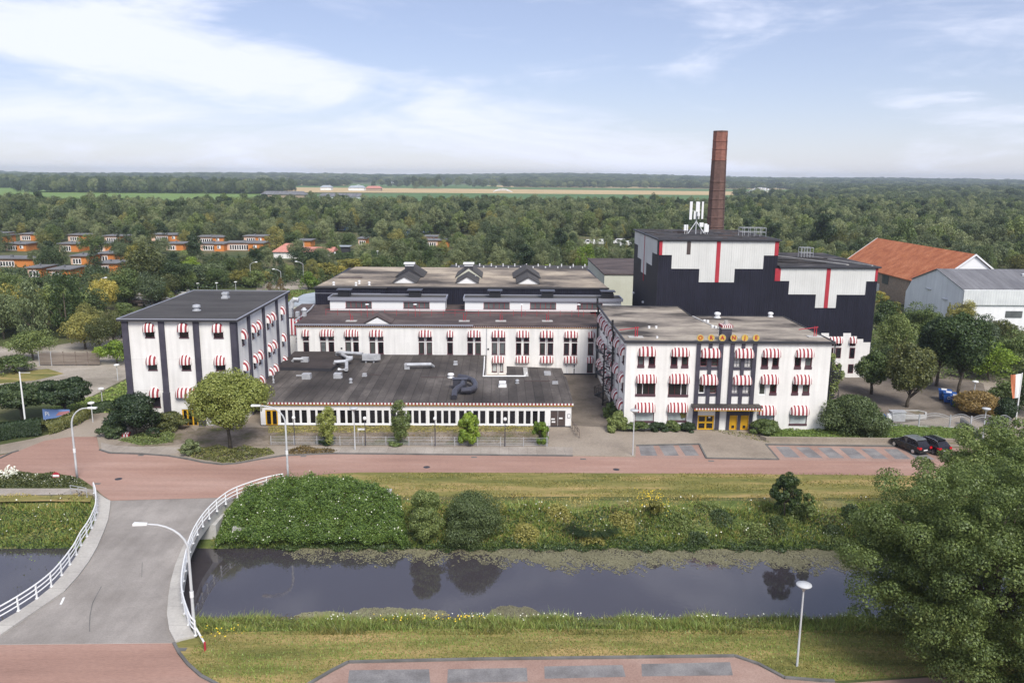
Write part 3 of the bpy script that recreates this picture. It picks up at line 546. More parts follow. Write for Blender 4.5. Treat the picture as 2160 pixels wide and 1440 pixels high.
def blades(name, pts, h, wd, mat, rng, lean=0.5, label=None):
    """upright grass blades, pts (n,3), h (n,)"""
    n = len(pts); a = rng.random(n) * 6.283; dx = np.stack([np.cos(a), np.sin(a), np.zeros(n)], 1) * wd * (0.6 + 0.8 * rng.random((n, 1)))
    ln = rng.normal(size=(n, 3)) * lean; ln[:, 2] = 1; hh = (h * (0.5 + 0.9 * rng.random(n)))[:, None]
    tip = pts + ln * hh; tri = np.stack([pts - dx, pts + dx, tip], 1).reshape(-1, 3)
    o = link(name, npmesh(name, tri, 3, mat)); tag(o, kind='stuff'); 
    if label: o['label'] = label
    return o
def bankz(y): return np.interp(y, [47.6, 50, 52.6, 54, 62.5, 64.6, 67.2, 69.4, 70.2], [0, -0.8, -2.3, -3.2, -3.2, -2.3, -0.9, -0.08, 0])
# ------------------------------------------------------------------ building helpers
def facade(mb, O, U, L0, L1, z0, z1, holes, m=0, depth=0.16, mrev=None):
    """wall plane from L0..L1 along U with real openings (a0,a1,z0,z1) and reveals"""
    us = sorted({L0, L1} | {h[0] for h in holes} | {h[1] for h in holes}); zs = sorted({z0, z1} | {h[2] for h in holes} | {h[3] for h in holes})
    nx_, ny_ = U[1], -U[0]; P = lambda a, d, z: (O[0] + U[0] * a + nx_ * d, O[1] + U[1] * a + ny_ * d, z)
    for i in range(len(us) - 1):
        for k in range(len(zs) - 1):
            ca, cz = (us[i] + us[i + 1]) / 2, (zs[k] + zs[k + 1]) / 2
            if any(h[0] < ca < h[1] and h[2] < cz < h[3] for h in holes): continue
            mb.quad(P(us[i], 0, zs[k]), P(us[i + 1], 0, zs[k]), P(us[i + 1], 0, zs[k + 1]), P(us[i], 0, zs[k + 1]), m)
    for a0, a1, b0, b1 in holes:
        r_ = m if mrev is None else mrev
        mb.quad(P(a0, 0, b0), P(a0, 0, b1), P(a0, -depth, b1), P(a0, -depth, b0), r_); mb.quad(P(a1, -depth, b0), P(a1, -depth, b1), P(a1, 0, b1), P(a1, 0, b0), r_)
        mb.quad(P(a0, -depth, b1), P(a0, 0, b1), P(a1, 0, b1), P(a1, -depth, b1), r_); mb.quad(P(a0, 0, b0), P(a0, -depth, b0), P(a1, -depth, b0), P(a1, 0, b0), r_)
WR = random.Random(31)
def window(parent, O, U, h, frame='frame_red', glass='glass', nx=1, nz=1, fw_=0.07, sill=None, depth=0.16, name='window', split=None, bars=None):
    """frame (part) with a pane (sub-part) in opening h = (a0,a1,z0,z1)"""
    a0, a1, z0, z1 = h; mb = MB(); e = 0.002
    if glass == 'glass' and name == 'window': glass = WR.choices(['glass', 'glass_mid', 'glass_grey'], [6, 3, .6])[0]
    D0, D1 = -depth, -depth + 0.07
    mb.fbox(O, U, a0 + e, a0 + fw_, D0, D1, z0 + e, z1 - e); mb.fbox(O, U, a1 - fw_, a1 - e, D0, D1, z0 + e, z1 - e)
    mb.fbox(O, U, a0 + fw_, a1 - fw_, D0, D1, z1 - fw_, z1 - e); mb.fbox(O, U, a0 + fw_, a1 - fw_, D0, D1, z0 + e, z0 + fw_)
    bw = bars or fw_ * 0.6
    for i in range(1, nx):
        c = a0 + (a1 - a0) * i / nx; mb.fbox(O, U, c - bw / 2, c + bw / 2, D0, D1 - 0.01, z0 + fw_, z1 - fw_)
    for i in range(1, nz):
        c = z0 + (z1 - z0) * i / nz
        if split: c = split
        mb.fbox(O, U, a0 + fw_, a1 - fw_, D0, D1 - 0.015, c - bw / 2, c + bw / 2)
    f = mb.build(name, M[frame], parent)
    if sill: ms_ = MB(); ms_.fbox(O, U, a0 - 0.03, a1 + 0.03, -depth + 0.075, 0.06, z0 - 0.02, z0 + sill); ms_.build('sill', M['sill'], f)
    mp_ = MB(); mp_.fbox(O, U, a0 + fw_ * .5, a1 - fw_ * .5, D0 - 0.03, D0 + 0.02, z0 + fw_ * .5, z1 - fw_ * .5); p = mp_.build('pane', M[glass], f)
    return f
AW = {}
def awning(parent, O, U, a0, a1, z0, z1, dep=None):
    """striped basket awning with a curved front and rounded shoulders"""
    W = round(a1 - a0, 1); H = round(z1 - z0, 1); key = (W, H)
    if key not in AW:
        ns = max(5, int(round(W / 0.185))); ns += 1 - ns % 2; mb = MB(); D = 0.5 * H + 0.1; nv = 7
        def pt(u, v):
            u = .5 + .5 * math.sin((u - .5) * math.pi * .84) / math.sin(math.pi * .42)
            e_ = abs(2 * u - 1); e0 = max(0.0, (e_ - (1 - 1.1 * H / W)) / (1.1 * H / W)) if W > 1.1 * H else e_
            sc = math.sqrt(max(0.0, 1 - 0.93 * e0 * e0)); th = v * math.pi / 2
            return (W * (u - .5), -D * math.sin(th) * sc - 0.02, H * (math.cos(th) * sc))
        for i in range(ns):
            m = 0 if i % 2 else 1; ua, ub = i / ns, (i + 1) / ns; um = (ua + ub) / 2
            for a, b in ((ua, um), (um, ub)):
                for k in range(nv): mb.quad(pt(a, (k + 1) / nv), pt(b, (k + 1) / nv), pt(b, k / nv), pt(a, k / nv), m)
            A, B = pt(ua, 1), pt(ub, 1); mid = ((A[0] + B[0]) / 2, (A[1] + B[1]) / 2, -0.17)
            mb.add([A, (A[0], A[1], -0.11), mid, (B[0], B[1], -0.11), B], [(0, 1, 2, 3, 4)], m)
        for sgn in (0, 1):
            ring = [pt(sgn, k / nv) for k in range(nv + 1)]
            mb.add(ring + [(ring[0][0], -0.02, -0.1), (ring[-1][0], ring[-1][1], -0.1)], [tuple(range(nv + 1)) + (nv + 2, nv + 1)], 1)
        AW[key] = mb.mesh('awning', [M['stripe_red'], M['stripe_white']])
    c = (a0 + a1) / 2; o = link('awning', AW[key], parent, (O[0] + U[0] * c, O[1] + U[1] * c, z0), math.atan2(U[1], U[0])); return o
def checker(parent, O, U, a0, a1, z0, z1, pitch, mats, d=0.12, top=True, name='checkered_cornice'):
    mb = MB(); n = int((a1 - a0) / (pitch / 2)); st = (a1 - a0) / n
    for i in range(n): mb.fbox(O, U, a0 + i * st, a0 + (i + 1) * st, 0.004, d + (0.03 if i % 2 else 0), z0 + (0.02 if i % 2 else 0), z1, i % 2)
    return mb.build(name, [M[q] for q in mats], parent)
class Face:
    """reads measured positions of one wall: S turns a zoomed reading into facade coordinates"""
    def __init__(s, axis, c, z_=(0, 0, 1)): s.axis = axis; s.c = c; s.z = z_
    def pt(s, X_, Y_):
        px, py = s.z[0] + X_ / s.z[2], s.z[1] + Y_ / s.z[2]
        p = V(px, py, s.c) if s.axis == 'y' else X(px, py, s.c)
        return (p[0] if s.axis == 'y' else p[1]), p[2]
    def r(s, x0, x1, y0, y1):
        xm, ym = (x0 + x1) / 2, (y0 + y1) / 2
        return (s.pt(x0, ym)[0], s.pt(x1, ym)[0], s.pt(xm, y1)[1], s.pt(xm, y0)[1])
def vent(parent, x, y, z, r=0.35, h=0.6, mat='metal', sq=False, name='roof_vent'):
    mb = MB()
    if sq: mb.box(x - r, x + r, y - r, y + r, z, z + h * .3); mb.box(x - r * .7, x + r * .7, y - r * .7, y + r * .7, z + h * .3, z + h * .7); mb.box(x - r * .85, x + r * .85, y - r * .85, y + r * .85, z + h * .7, z + h)
    else: mb.lathe(x, y, [(r * 1.2, z), (r * 1.2, z + h * .1), (r * .8, z + h * .12), (r * .8, z + h * .55), (r * 1.15, z + h * .6), (r * 1.05, z + h * .9), (r * .5, z + h)], 14)
    return mb.build(name, M[mat], parent)
UX, UL, UR = (1, 0), (0, -1), (0, 1)
# ================================================================== left block
LY, LX0, LX1, LB, LH = 91.0, -43.0, -30.25, 113.6, 12.45
lb = thing('office_block', ((LX0 + LX1) / 2, LY, 0), 'white three-storey block at the left with dark pilasters and flat grey roof', 'building')
lb.location = (0, 0, 0)
F1 = Face('y', LY, (240, 560, 3.6)); S1 = Face('x', LX1, (240, 560, 3.6))
O1, OS = (0, LY), (LX1, 0)
wins, aws = [], []
for (a, b, c, d), (e, f, g_, h) in [((237, 309, 480, 550), (220, 312, 430, 490)), ((497, 568, 480, 552), (480, 568, 432, 490)), ((758, 832, 480, 554), (743, 832, 435, 493)),
      ((260, 330, 725, 797), (242, 330, 678, 738)), ((515, 587, 725, 798), (498, 588, 680, 738)), ((775, 848, 725, 800), (760, 850, 680, 740)), ((283, 355, 970, 1078), (267, 355, 925, 983))]:
    wins.append(F1.r(a, b, c, d)); aws.append(F1.r(e, f, g_, h))
door = F1.r(520, 640, 1090, 1222); aws.append(F1.r(468, 645, 925, 985))
side = []
rows = [(9.15, 10.75), (5.45, 7.0), (1.6, 3.4)]
sy = [(93.1, 93.95), (97.0, 97.85), (99.1, 99.95), (103.4, 104.25), (105.5, 106.35), (110.2, 111.05)]
sh = [(a, b, z0, z1) for z0, z1 in rows[:2] + [(3.35, 3.9)] for a, b in sy]
mb = MB()
facade(mb, O1, UX, LX0, LX1, 0, LH, wins + [door]); facade(mb, OS, UR, LY, LB, 0, LH, sh)
mb.quad((LX1, LB, 0), (LX0, LB, 0), (LX0, LB, LH), (LX1, LB, LH)); mb.quad((LX0, LB, 0), (LX0, LY, 0), (LX0, LY, LH), (LX0, LB, LH))
mb.box(LX0 + .2, LX1 - .2, LY + .21, LB - .2, 0.1, LH - .1)
mb.fbox(O1, UX, LX0 + .05, LX1 - .05, 0.001, 0.02, 8.05, 8.1); mb.fbox(O1, UX, LX0 + .05, LX1 - .05, 0.001, 0.02, 4.35, 4.4)
mb.build('wall', M['plaster'], lb)
mb = MB(); mb.box(LX0 - .45, LX1 + .45, LY - .5, LB + .4, LH + .05, LH + .28, 1, ); mb.box(LX0 - .2, LX1 + .2, LY - .25, LB + .2, LH, LH + .05, 1)
mb.box(LX0 - .3, LX1 + .3, LY - .35, LB + .25, LH + .28, LH + .30, 0)
for (q0, q1, q2, q3) in ((LX0 - .45, LX1 + .45, LY - .52, LY - .36), (LX0 - .45, LX1 + .45, LB + .26, LB + .42)): mb.box(q0, q1, q2, q3, LH + .28, LH + .36, 2)
for (q0, q1) in ((LX0 - .47, LX0 - .31), (LX1 + .31, LX1 + .47)): mb.box(q0, q1, LY - .36, LB + .26, LH + .28, LH + .36, 2)
mb.build('roof', [M['roof_left'], M['fascia'], M['fascia_grey']], lb)
for i, (a, b) in enumerate([(LX0 - .06, LX0 + .62), (-38.92, -38.28), (-35.0, -34.35), (LX1 - .55, LX1 + .12)]):
    mb = MB(); mb.fbox(O1, UX, a, b, 0.0, 0.22, 0.0, LH - 0.01); mb.fbox(O1, UX, a - .06, b + .06, 0.0, 0.34, 0.0, 4.1)
    if i == 3: mb.box(LX1, LX1 + .14, LY + .001, LY + .45, 0, LH - .01)
    mb.build('pilaster', M['paint_dark'], lb)
for a, b in [(95.3, 96.0), (101.5, 102.1), (107.7, 108.3), (112.9, 113.6)]:
    mb = MB(); mb.fbox(OS, UR, a, b, 0.0, 0.22, 0.0, LH - 0.01); mb.build('pilaster', M['paint_dark'], lb)
for h in wins: window(lb, O1, UX, h, sill=0.1)
for h in sh: window(lb, OS, UR, h, sill=0.1)
for h in aws: awning(lb, O1, UX, *h)
for z in (10.15, 6.35, 3.05):
    for a, b in sy: awning(lb, OS, UR, a - .2, b + .2, z, z + 1.0)
dd = window(lb, O1, UX, door, 'yellow', 'glass', nx=3, name='door', fw_=0.16, bars=0.16)
vent(lb, *G(415, 655, LH + .3)[:2], LH + .3, 0.42, 0.75); vent(lb, *G(476, 629, LH + .3)[:2], LH + .3, 0.45, 0.8, sq=True)
mb = MB(); p = G(450, 899); mb.tube([(p[0], LY - 0.1, 3.3), (p[0], LY - 0.1, 0)], 0.05); mb.build('drainpipe', M['lamp_grey'], lb)
# ================================================================== low front building
BY, BX0, BX1, BZ = 90.9, -27.9, 8.45, 2.95
ls = thing('low_restaurant', (0, 0, 0), 'long low white wing in front with dark felt roof, black windows and chequered cornice', 'building')
Fz = Face('y', BY, (0, 0, 1)); OB = (0, BY)
groups = []
for gq in range(9):
    s0 = 591.4 + 62.75 * gq
    for a, b in ((0, 11.6), (15.2, 26.2), (29.7, 41), (44.3, 56.2)):
        r_ = Fz.r(s0 + a, s0 + b, 864, 894.5); groups.append((r_[0], r_[1], 0.42, 2.05))
ydoor = (Fz.pt(560, 880)[0], Fz.pt(586, 880)[0], 0.12, 2.05); bdoor = (Fz.pt(1160.5, 880)[0], Fz.pt(1193, 880)[0], 0.12, 2.1)
mb = MB(); facade(mb, OB, UX, BX0, BX1, 0, BZ, groups + [ydoor, bdoor], depth=0.12); facade(mb, (BX1, 0), UR, BY, 103.3, 0, BZ, [])
mb.box(BX0 + .1, BX1 - .1, BY + .16, 103.2, 0.05, BZ - .05); mb.quad((BX1, 103.3, 0), (-1.9, 103.3, 0), (-1.9, 103.3, BZ), (BX1, 103.3, BZ)); mb.quad((-1.9, 103.3, 0), (-1.9, 116.2, 0), (-1.9, 116.2, BZ), (-1.9, 103.3, BZ))
for gq in range(9):
    s0 = Fz.pt(591.4 + 62.75 * gq - 3.2, 880)[0]; mb.fbox(OB, UX, s0 - .06, s0 + .12, 0, 0.05, 0.3, 2.2)
mb.fbox(OB, UX, BX0 + 2, 5.0, 0, 0.08, 0.24, 0.34); mb.build('wall', M['plaster_low'], ls)
mb = MB(); mb.box(BX0, BX1 + .002, BY - .02, BY + .0, 0, 0.22); mb.build('plinth', M['fascia'], ls)
roofp = [(BX0 - .1, BY - .3), (BX1 + .2, BY - .3), (BX1 + .35, 103.4), (-1.9, 103.4), (-1.9, 116.22), (-30.2, 116.22), (-30.2, 93.2), (BX0 - .1, 93.2)]
mb = MB(); mb.prism(roofp, BZ - .02, BZ + .12, 1, 0); mb.build('roof', [M['roof_dark'], M['fascia']], ls)
checker(ls, OB, UX, BX0 - .1, BX1 + .2, BZ - .14, BZ + .10, 0.41, ['stripe_red', 'stripe_white'], d=0.32)
mb = MB(); mb.fbox(OB, UX, BX0 - .1, BX1 + .18, 0.002, 0.24, BZ - .27, BZ - .145); mb.build('fascia_strip', M['yellow'], ls)
for h in groups: window(ls, OB, UX, h, 'white', 'glass_low', fw_=0.03, depth=0.12)
window(ls, OB, UX, ydoor, 'yellow', 'glass_low', nx=2, fw_=0.14, bars=0.2, depth=0.12, name='door')
dr = window(ls, OB, UX, bdoor, 'white', 'brown_door', nx=2, fw_=0.04, depth=0.12, name='door')
mb = MB(); a = bdoor[0]
for (da, z) in ((.14, .95), (.2, .6), (1.05, 1.05)): mb.fbox(OB, UX, a + da, a + da + .42, -.09, -.075, z, z + .17)
mb.build('notice', M['white'], dr)
mb = MB(); a = Fz.pt(1197, 876)[0]; mb.fbox(OB, UX, a, a + .34, 0.002, 0.04, 1.2, 1.7, 0); mb.fbox(OB, UX, a + .04, a + .30, 0.04, 0.045, 1.24, 1.66, 1); mb.build('wall_sign', [M['paint_dark'], M['white']], ls)
# raised dark part of the roof, low annex roof, downpipe
mb = MB(); q = [tuple(G(*p, 3.5)[:2]) for p in ((586, 784), (709, 789), (722, 772))]
mb.prism([(-30.15, 106.2), (-22.6, 105.6), (-21.6, 116.21), (-30.15, 116.21)], 3.07, 3.5, 1, 0); mb.build('raised_roof', [M['roof_brownflat'], M['fascia']], ls)
mb = MB(); mb.prism([(1.0, 103.45), (BX1 + .4, 103.45), (BX1 + .3, 110.6), (1.0, 111.6)], 2.35, 2.5, 1, 0)
mb.box(1.1, BX1 + .1, 103.5, 110.4, 0, 2.34, 2); mb.box(3.3, 3.9, 104.0, 110.4, 2.5, 2.62, 3); mb.build('annex_roof', [M['roof_dark'], M['fascia'], M['plaster_low'], M['concrete']], ls)
mb = MB(); mb.box(6.1, 7.0, 106.2, 106.7, 2.5, 2.75); mb.box(6.1, 7.0, 107.3, 107.8, 2.5, 2.75); mb.build('roof_vent', M['metal'], ls)
zr = BZ + .12
def duct(pp, r, mat, name='duct', z=None, parent=None, box=None):
    mb = MB()
    for path in pp: mb.tube([tuple(G(a, b, z_)[:2]) + (z_,) for a, b, z_ in path], r, 10)
    for bx in (box or []):
        p = G(bx[0], bx[1], bx[2]); mb.box(p[0] - bx[3], p[0] + bx[3], p[1] - bx[4], p[1] + bx[4], zr, bx[2] + bx[5])
    return mb.build(name, M[mat], parent, True if False else False)
duct([[(711, 752, 3.3), (711, 744, 3.9), (716, 743, 4.1), (765, 746, 4.1)], [(721, 752, 3.3), (722, 748, 3.9), (733, 754, 4.0), (744, 754, 4.0)], [(705, 770, 3.3), (706, 763, 3.8), (727, 762, 3.8), (741, 756, 3.9)], [(731, 764, 3.6), (731, 779, 3.6), (715, 779, 3.6), (713, 783, 3.2)]], 0.24, 'metal', parent=ls)
mb = MB(); p = G(780, 752, 3.9); mb.prism([(p[0] - 1.0, p[1] - .5), (p[0] + .8, p[1] - .5), (p[0] + 1.5, p[1]), (p[0] + .8, p[1] + .5), (p[0] - 1.0, p[1] + .5)], 3.45, 4.25); mb.box(p[0] - .6, p[0] - .45, p[1] - .3, p[1] + .3, zr, 3.45); mb.box(p[0] + .5, p[0] + .65, p[1] - .3, p[1] + .3, zr, 3.45); mb.build('ventilation_unit', M['metal'], ls)
duct([[(617, 762, 3.6), (620, 757, 3.95), (640, 757, 3.95)]], 0.2, 'metal', parent=ls, box=[(643, 758, 3.8, .5, .4, .3)])
duct([[(858, 769, 3.7), (908, 768, 3.7), (914, 773, 3.1)]], 0.24, 'metal', parent=ls, box=[(859, 771, 3.5, .35, .35, .3)])
duct([[(625, 792, 3.4), (640, 792, 3.4)]], 0.09, 'metal', parent=ls, box=[(647, 793, 3.4, .55, .45, .35)])
duct([[(714, 792, 3.4), (722, 796, 3.2)]], 0.12, 'metal', parent=ls, box=[(713, 793, 3.3, .5, .45, .4)])
duct([[(1022, 752, 3.25), (1021, 775, 3.25), (1019, 793, 3.25), (1108, 793, 3.25), (1111, 786, 3.25)]], 0.1, 'white', 'drainpipe', parent=ls)
duct([[(958, 838, 3.4), (959, 826, 3.75), (966, 818, 3.95), (976, 812, 4.0), (976, 806, 4.0)], [(974, 823, 3.6), (992, 822, 3.7), (1001, 818, 3.8), (1003, 811, 3.85), (999, 803, 3.95), (985, 797, 4.0), (968, 794, 4.0)]], 0.36, 'metal_dark', 'black_duct', parent=ls)
mb = MB(); p = G(970, 806, 3.9); mb.box(p[0] - .85, p[0] + .85, p[1] - .4, p[1] + .4, 3.5, 4.35); mb.box(p[0] - .95, p[0] + .95, p[1] - .5, p[1] + .5, 4.35, 4.42)
mb.box(p[0] - .8, p[0] - .7, p[1] - .3, p[1] + .3, zr, 3.5); mb.box(p[0] + .7, p[0] + .8, p[1] - .3, p[1] + .3, zr, 3.5); mb.build('ventilation_unit', M['metal_dark'], ls)
for (a, b, r_, h_, sq) in [(951, 796, .38, .6, False), (1060, 815, .5, .65, True), (1091, 808, .22, .5, False), (740, 807, .2, .6, False), (769, 793, .3, .35, True), (961, 769, .3, .5, True), (1168, 809, .2, .3, True), (1174, 809, .2, .3, True), (577, 807, .12, .5, False), (576, 798, .1, .4, False)]:
    p = G(a, b, zr); vent(ls, p[0], p[1], zr, r_, h_, 'white' if r_ > .37 else 'metal', sq)
for (a, b, c) in [(772, 804, 791), (888, 942, 796), (1106, 1160, 804)]:
    p = G(a, c, zr); q = G(b, c, zr); mb = MB(); mb.box(p[0], q[0], p[1], p[1] + .35, zr - .0, zr + .05); mb.build('roof_seam', M['roof_beige'] if False else M['roof_brown'], ls)
# ================================================================== middle building
MY, MX0, MX1, MZ = 116.27, -29.8, 14.45, 7.45
ms = thing('factory_hall', (0, 0, 0), 'long two-storey white hall behind the low wing with brown roof and tall paired windows', 'building')
OM = (0, MY); Fa = Face('y', MY, (540, 540, 3.6)); Fb = Face('y', MY, (900, 540, 3.6)); hol, lo = [], []
ups = [(Fa, 358, 402), (Fa, 487, 530), (Fa, 550, 593), (Fa, 677, 720), (Fa, 737, 780), (Fa, 862, 905), (Fa, 925, 968), (Fa, 1235, 1277), (Fa, 1295, 1337), (Fa, 1452, 1495), (Fb, 309, 352), (Fb, 368, 412), (Fb, 494, 536), (Fb, 554, 597), (Fb, 678, 719), (Fb, 737, 779), (Fb, 859, 900), (Fb, 919, 962), (Fb, 1042, 1083), (Fb, 1102, 1144), (Fb, 1226, 1268)]
for f, a, b in ups:
    xa, xb = f.pt(a, 650)[0], f.pt(b, 650)[0]; hol += [(xa, xb, 5.12, 6.1), (xa, xb, 3.12, 4.92)]
for a, b, c, d in [(495, 533, 815, 880), (555, 582, 815, 880), (1218, 1262, 800, 884)]: hol.append(Fb.r(a, b, c, d)); lo.append(hol[-1])
ldoors = [Fb.r(1050, 1072, 815, 915), Fb.r(1106, 1134, 815, 915)]
mb = MB(); facade(mb, OM, UX, MX0, MX1, 0, MZ, hol + ldoors)
mb.quad((MX0, 128.6, 0), (MX0, MY, 0), (MX0, MY, MZ), (MX0, 128.6, MZ)); mb.quad((MX1, MY, 0), (MX1, 128.6, 0), (MX1, 128.6, MZ), (MX1, MY, MZ)); mb.box(MX0 + .1, MX1 - .1, MY + .2, 128.6, .1, MZ - .1)
mb.fbox(OM, UX, Fa.pt(1010, 700)[0], Fa.pt(1175, 700)[0], 0.001, 0.012, 5.9, 6.7)
mb.build('wall', M['plaster'], ms)
mb = MB(); mb.box(MX0 - .15, MX1 + .05, MY - .3, 135.38, MZ, MZ + .12, 0); mb.box(-33.5, MX0 - .16, 121.5, 135.38, MZ - .3, MZ + .08, 0); mb.box(-33.4, MX0 - .2, 121.6, 135.3, 0, MZ - .31, 1); mb.box(MX1 + .051, 22.2, 117.5, 135.38, MZ - .5, MZ - .3, 0); mb.box(MX1 + .06, 22, 117.6, 135.3, 0, MZ - .51, 1); mb.build('roof', [M['roof_brown'], M['plaster']], ms)
mb = MB(); mb.box(MX0 - .16, Fa.pt(1650, 520)[0], MY - .42, MY - .3, MZ + .02, MZ + .2, 0); mb.build('roof_edge', M['fascia_grey'], ms)
checker(ms, OM, UX, MX0 - .1, MX1 - .1, MZ - .22, MZ - .02, 0.32, ['stripe_red', 'stripe_white'], d=0.14)
mb = MB(); mb.fbox(OM, UX, MX0 - .1, MX1 - .1, 0.002, 0.1, MZ - .30, MZ - .222); mb.build('fascia_strip', M['yellow'], ms)
for h in hol: window(ms, OM, UX, h, 'frame_red', 'blind' if h in lo[:2] else 'glass', sill=0.07, fw_=0.09)
for h in ldoors: window(ms, OM, UX, h, 'white', 'glass', nz=2, split=1.1, fw_=0.2, name='door')
for f, a, b in [(Fa, 345, 408), (Fa, 482, 595), (Fa, 668, 780), (Fa, 857, 968), (Fa, 1232, 1337), (Fa, 1445, 1503), (Fb, 307, 413), (Fb, 492, 598), (Fb, 678, 782), (Fb, 858, 965), (Fb, 1042, 1150), (Fb, 1222, 1280)]:
    awning(ms, OM, UX, f.pt(a, 590)[0], f.pt(b, 590)[0], 5.95, 6.75)
for a, b in [(493, 590), (672, 780), (858, 965), (1040, 1145), (1213, 1270)]: awning(ms, OM, UX, Fb.pt(a, 790)[0], Fb.pt(b, 790)[0], 2.15, 2.95)
for f, a in [(Fa, 722), (Fa, 1286), (Fb, 455), (Fb, 545), (Fb, 911), (Fb, 1306), (Fa, 312)]:
    mb = MB(); xx = f.pt(a, 640)[0]; mb.tube([(xx, MY - .1, MZ - .3), (xx, MY - .1, 3.1 if f is Fa else 0.1)], 0.045, 6); mb.build('drainpipe', M['metal'], ms)
for f, a, b in [(Fa, 650, 700), (Fb, 467, 706)]:
    mb = MB(); xx, z_ = f.pt(a, b); mb.fbox(OM, UX, xx - .12, xx + .12, 0.0, 0.05, z_ - .12, z_ + .12); mb.build('wall_vent', M['black_iron'], ms)
mb = MB(); mb.fbox(OM, UX, 1.0, MX1 - .01, 0.001, 0.03, 0, 0.35); mb.build('plinth', M['fascia'], ms)
# little gable on the brown roof
zq = MZ + .12; gx0, gx1 = Fa.pt(825, 500)[0], Fa.pt(1012, 500)[0]; gm = (gx0 + gx1) / 2
mb = MB(); mb.wall(OM, UX, [(gx0, zq), (gx1, zq), (gm, zq + .95)], -4.2, -0.4, 0)
for a, b, s_ in ((gx0 - .25, gm, 1), (gm, gx1 + .25, -1)):
    za, zb = (zq + 0.0, zq + 1.12) if s_ == 1 else (zq + 1.12, zq + 0.0)
    mb.add([(a, MY + .25, za), (b, MY + .25, zb), (b, MY + 4.6, zb), (a, MY + 4.6, za), (a, MY + .25, za + .12), (b, MY + .25, zb + .12), (b, MY + 4.6, zb + .12), (a, MY + 4.6, za + .12)], [(3, 2, 1, 0), (4, 5, 6, 7), (0, 1, 5, 4), (1, 2, 6, 5), (2, 3, 7, 6), (3, 0, 4, 7)], 1)
mb.build('roof_gable', [M['white'], M['roof_brown']], ms)
# red railings and hatches on the brown roof
mb = MB()
for i in range(24):
    xx = -27 + i * 1.82; mb.tube([(xx, 123.8, zq), (xx, 123.8, zq + 0.95)], 0.025, 5)
mb.tube([(-27, 123.8, zq + .95), (14.8, 123.8, zq + .95)], 0.022, 5); mb.tube([(-27, 123.8, zq + .5), (14.8, 123.8, zq + .5)], 0.018, 5)
mb.build('roof_railing', M['red'], ms)
for px in (740, 1055, 1153, 978): 
    p = G(px, 677, zq); mb = MB(); mb.tube([(p[0], p[1], zq), (p[0], p[1], zq + 1.1)], .05, 6); mb.tube([(p[0] + .3, p[1], zq), (p[0] + .3, p[1], zq + .8)], .04, 6); mb.box(p[0] - .7, p[0] + .9, p[1] - .6, p[1] + .5, zq, zq + .06, 1); mb.build('anchor_post', [M['red'], M['concrete']], ms)
for px in (775, 876, 1100, 1220):
    p = G(px, 668, zq); mb = MB(); mb.tube([(p[0], p[1], zq), (p[0], p[1], zq + 1.9)], .035, 6); mb.lathe(p[0], p[1], [(.08, zq + 1.85), (.32, zq + 1.9), (.3, zq + 1.98), (.1, zq + 2.03)], 10, 1); mb.build('roof_lamp', [M['red'], M['globe']], ms)
# clerestory boxes
for (x0, x1, wl, vl) in ((-27.35, -8.85, ((729, 784), (851, 906)), (726, 875)), (-5.65, 19.6, ((1020, 1075), (1118, 1173), (1217, 1271)), (1044, 1155, 1282))):
    OCy = 128.67; OC = (0, OCy); hs = []
    for a, b in wl:
        xa, xb = V(a, 643, OCy)[0], V(b, 643, OCy)[0]; hs.append((xa, xb, 7.92, 9.0))
    cs = thing('clerestory', (0, 0, 0), 'white rooftop clerestory box with red-framed windows and %s' % ('two black vent hoods, left one' if x0 < -20 else 'three black vent hoods, right one'), 'rooftop structure')
    mb = MB(); facade(mb, OC, UX, x0, x1, MZ + .12, 9.25, hs); mb.quad((x1, OCy, 7.57), (x1, 132.4, 7.57), (x1, 132.4, 9.25), (x1, OCy, 9.25)); mb.quad((x0, 132.4, 7.57), (x0, OCy, 7.57), (x0, OCy, 9.25), (x0, 132.4, 9.25)); mb.box(x0 + .1, x1 - .1, OCy + .25, 132.3, 7.6, 9.2); mb.build('wall', M['white'], cs)
    mb = MB(); mb.box(x0 - .25, x1 + .25, OCy - .35, 132.6, 9.25, 9.56, 1); mb.box(x0 - .1, x1 + .1, OCy - .2, 132.45, 9.56, 9.59, 0)
    for q in ((x0 - .27, x1 + .27, OCy - .37, OCy - .21), (x0 - .27, x0 - .11, OCy - .2, 132.6), (x1 + .11, x1 + .27, OCy - .2, 132.6), (x0 - .11, x1 + .11, 132.5, 132.6)): mb.box(*q, 9.561, 9.72, 1)
    mb.build('roof', [M['roof_left'], M['fascia_grey']], cs)
    for h in hs: window(cs, OC, UX, h, 'red', 'glass_grey', nx=5, sill=0.08, fw_=0.07, bars=0.07)
    for v in vl:
        p = V(v, 618, 130.3); mb = MB(); mb.box(p[0] - .95, p[0] + .95, 129.9, 131.3, 9.59, 10.35); mb.box(p[0] - 1.2, p[0] + 1.2, 129.7, 131.5, 10.6, 10.75, 1); mb.box(p[0] - .85, p[0] + .85, 130, 131.2, 10.35, 10.6); mb.build('vent_hood', [M['black_iron'], M['metal_dark']], cs)
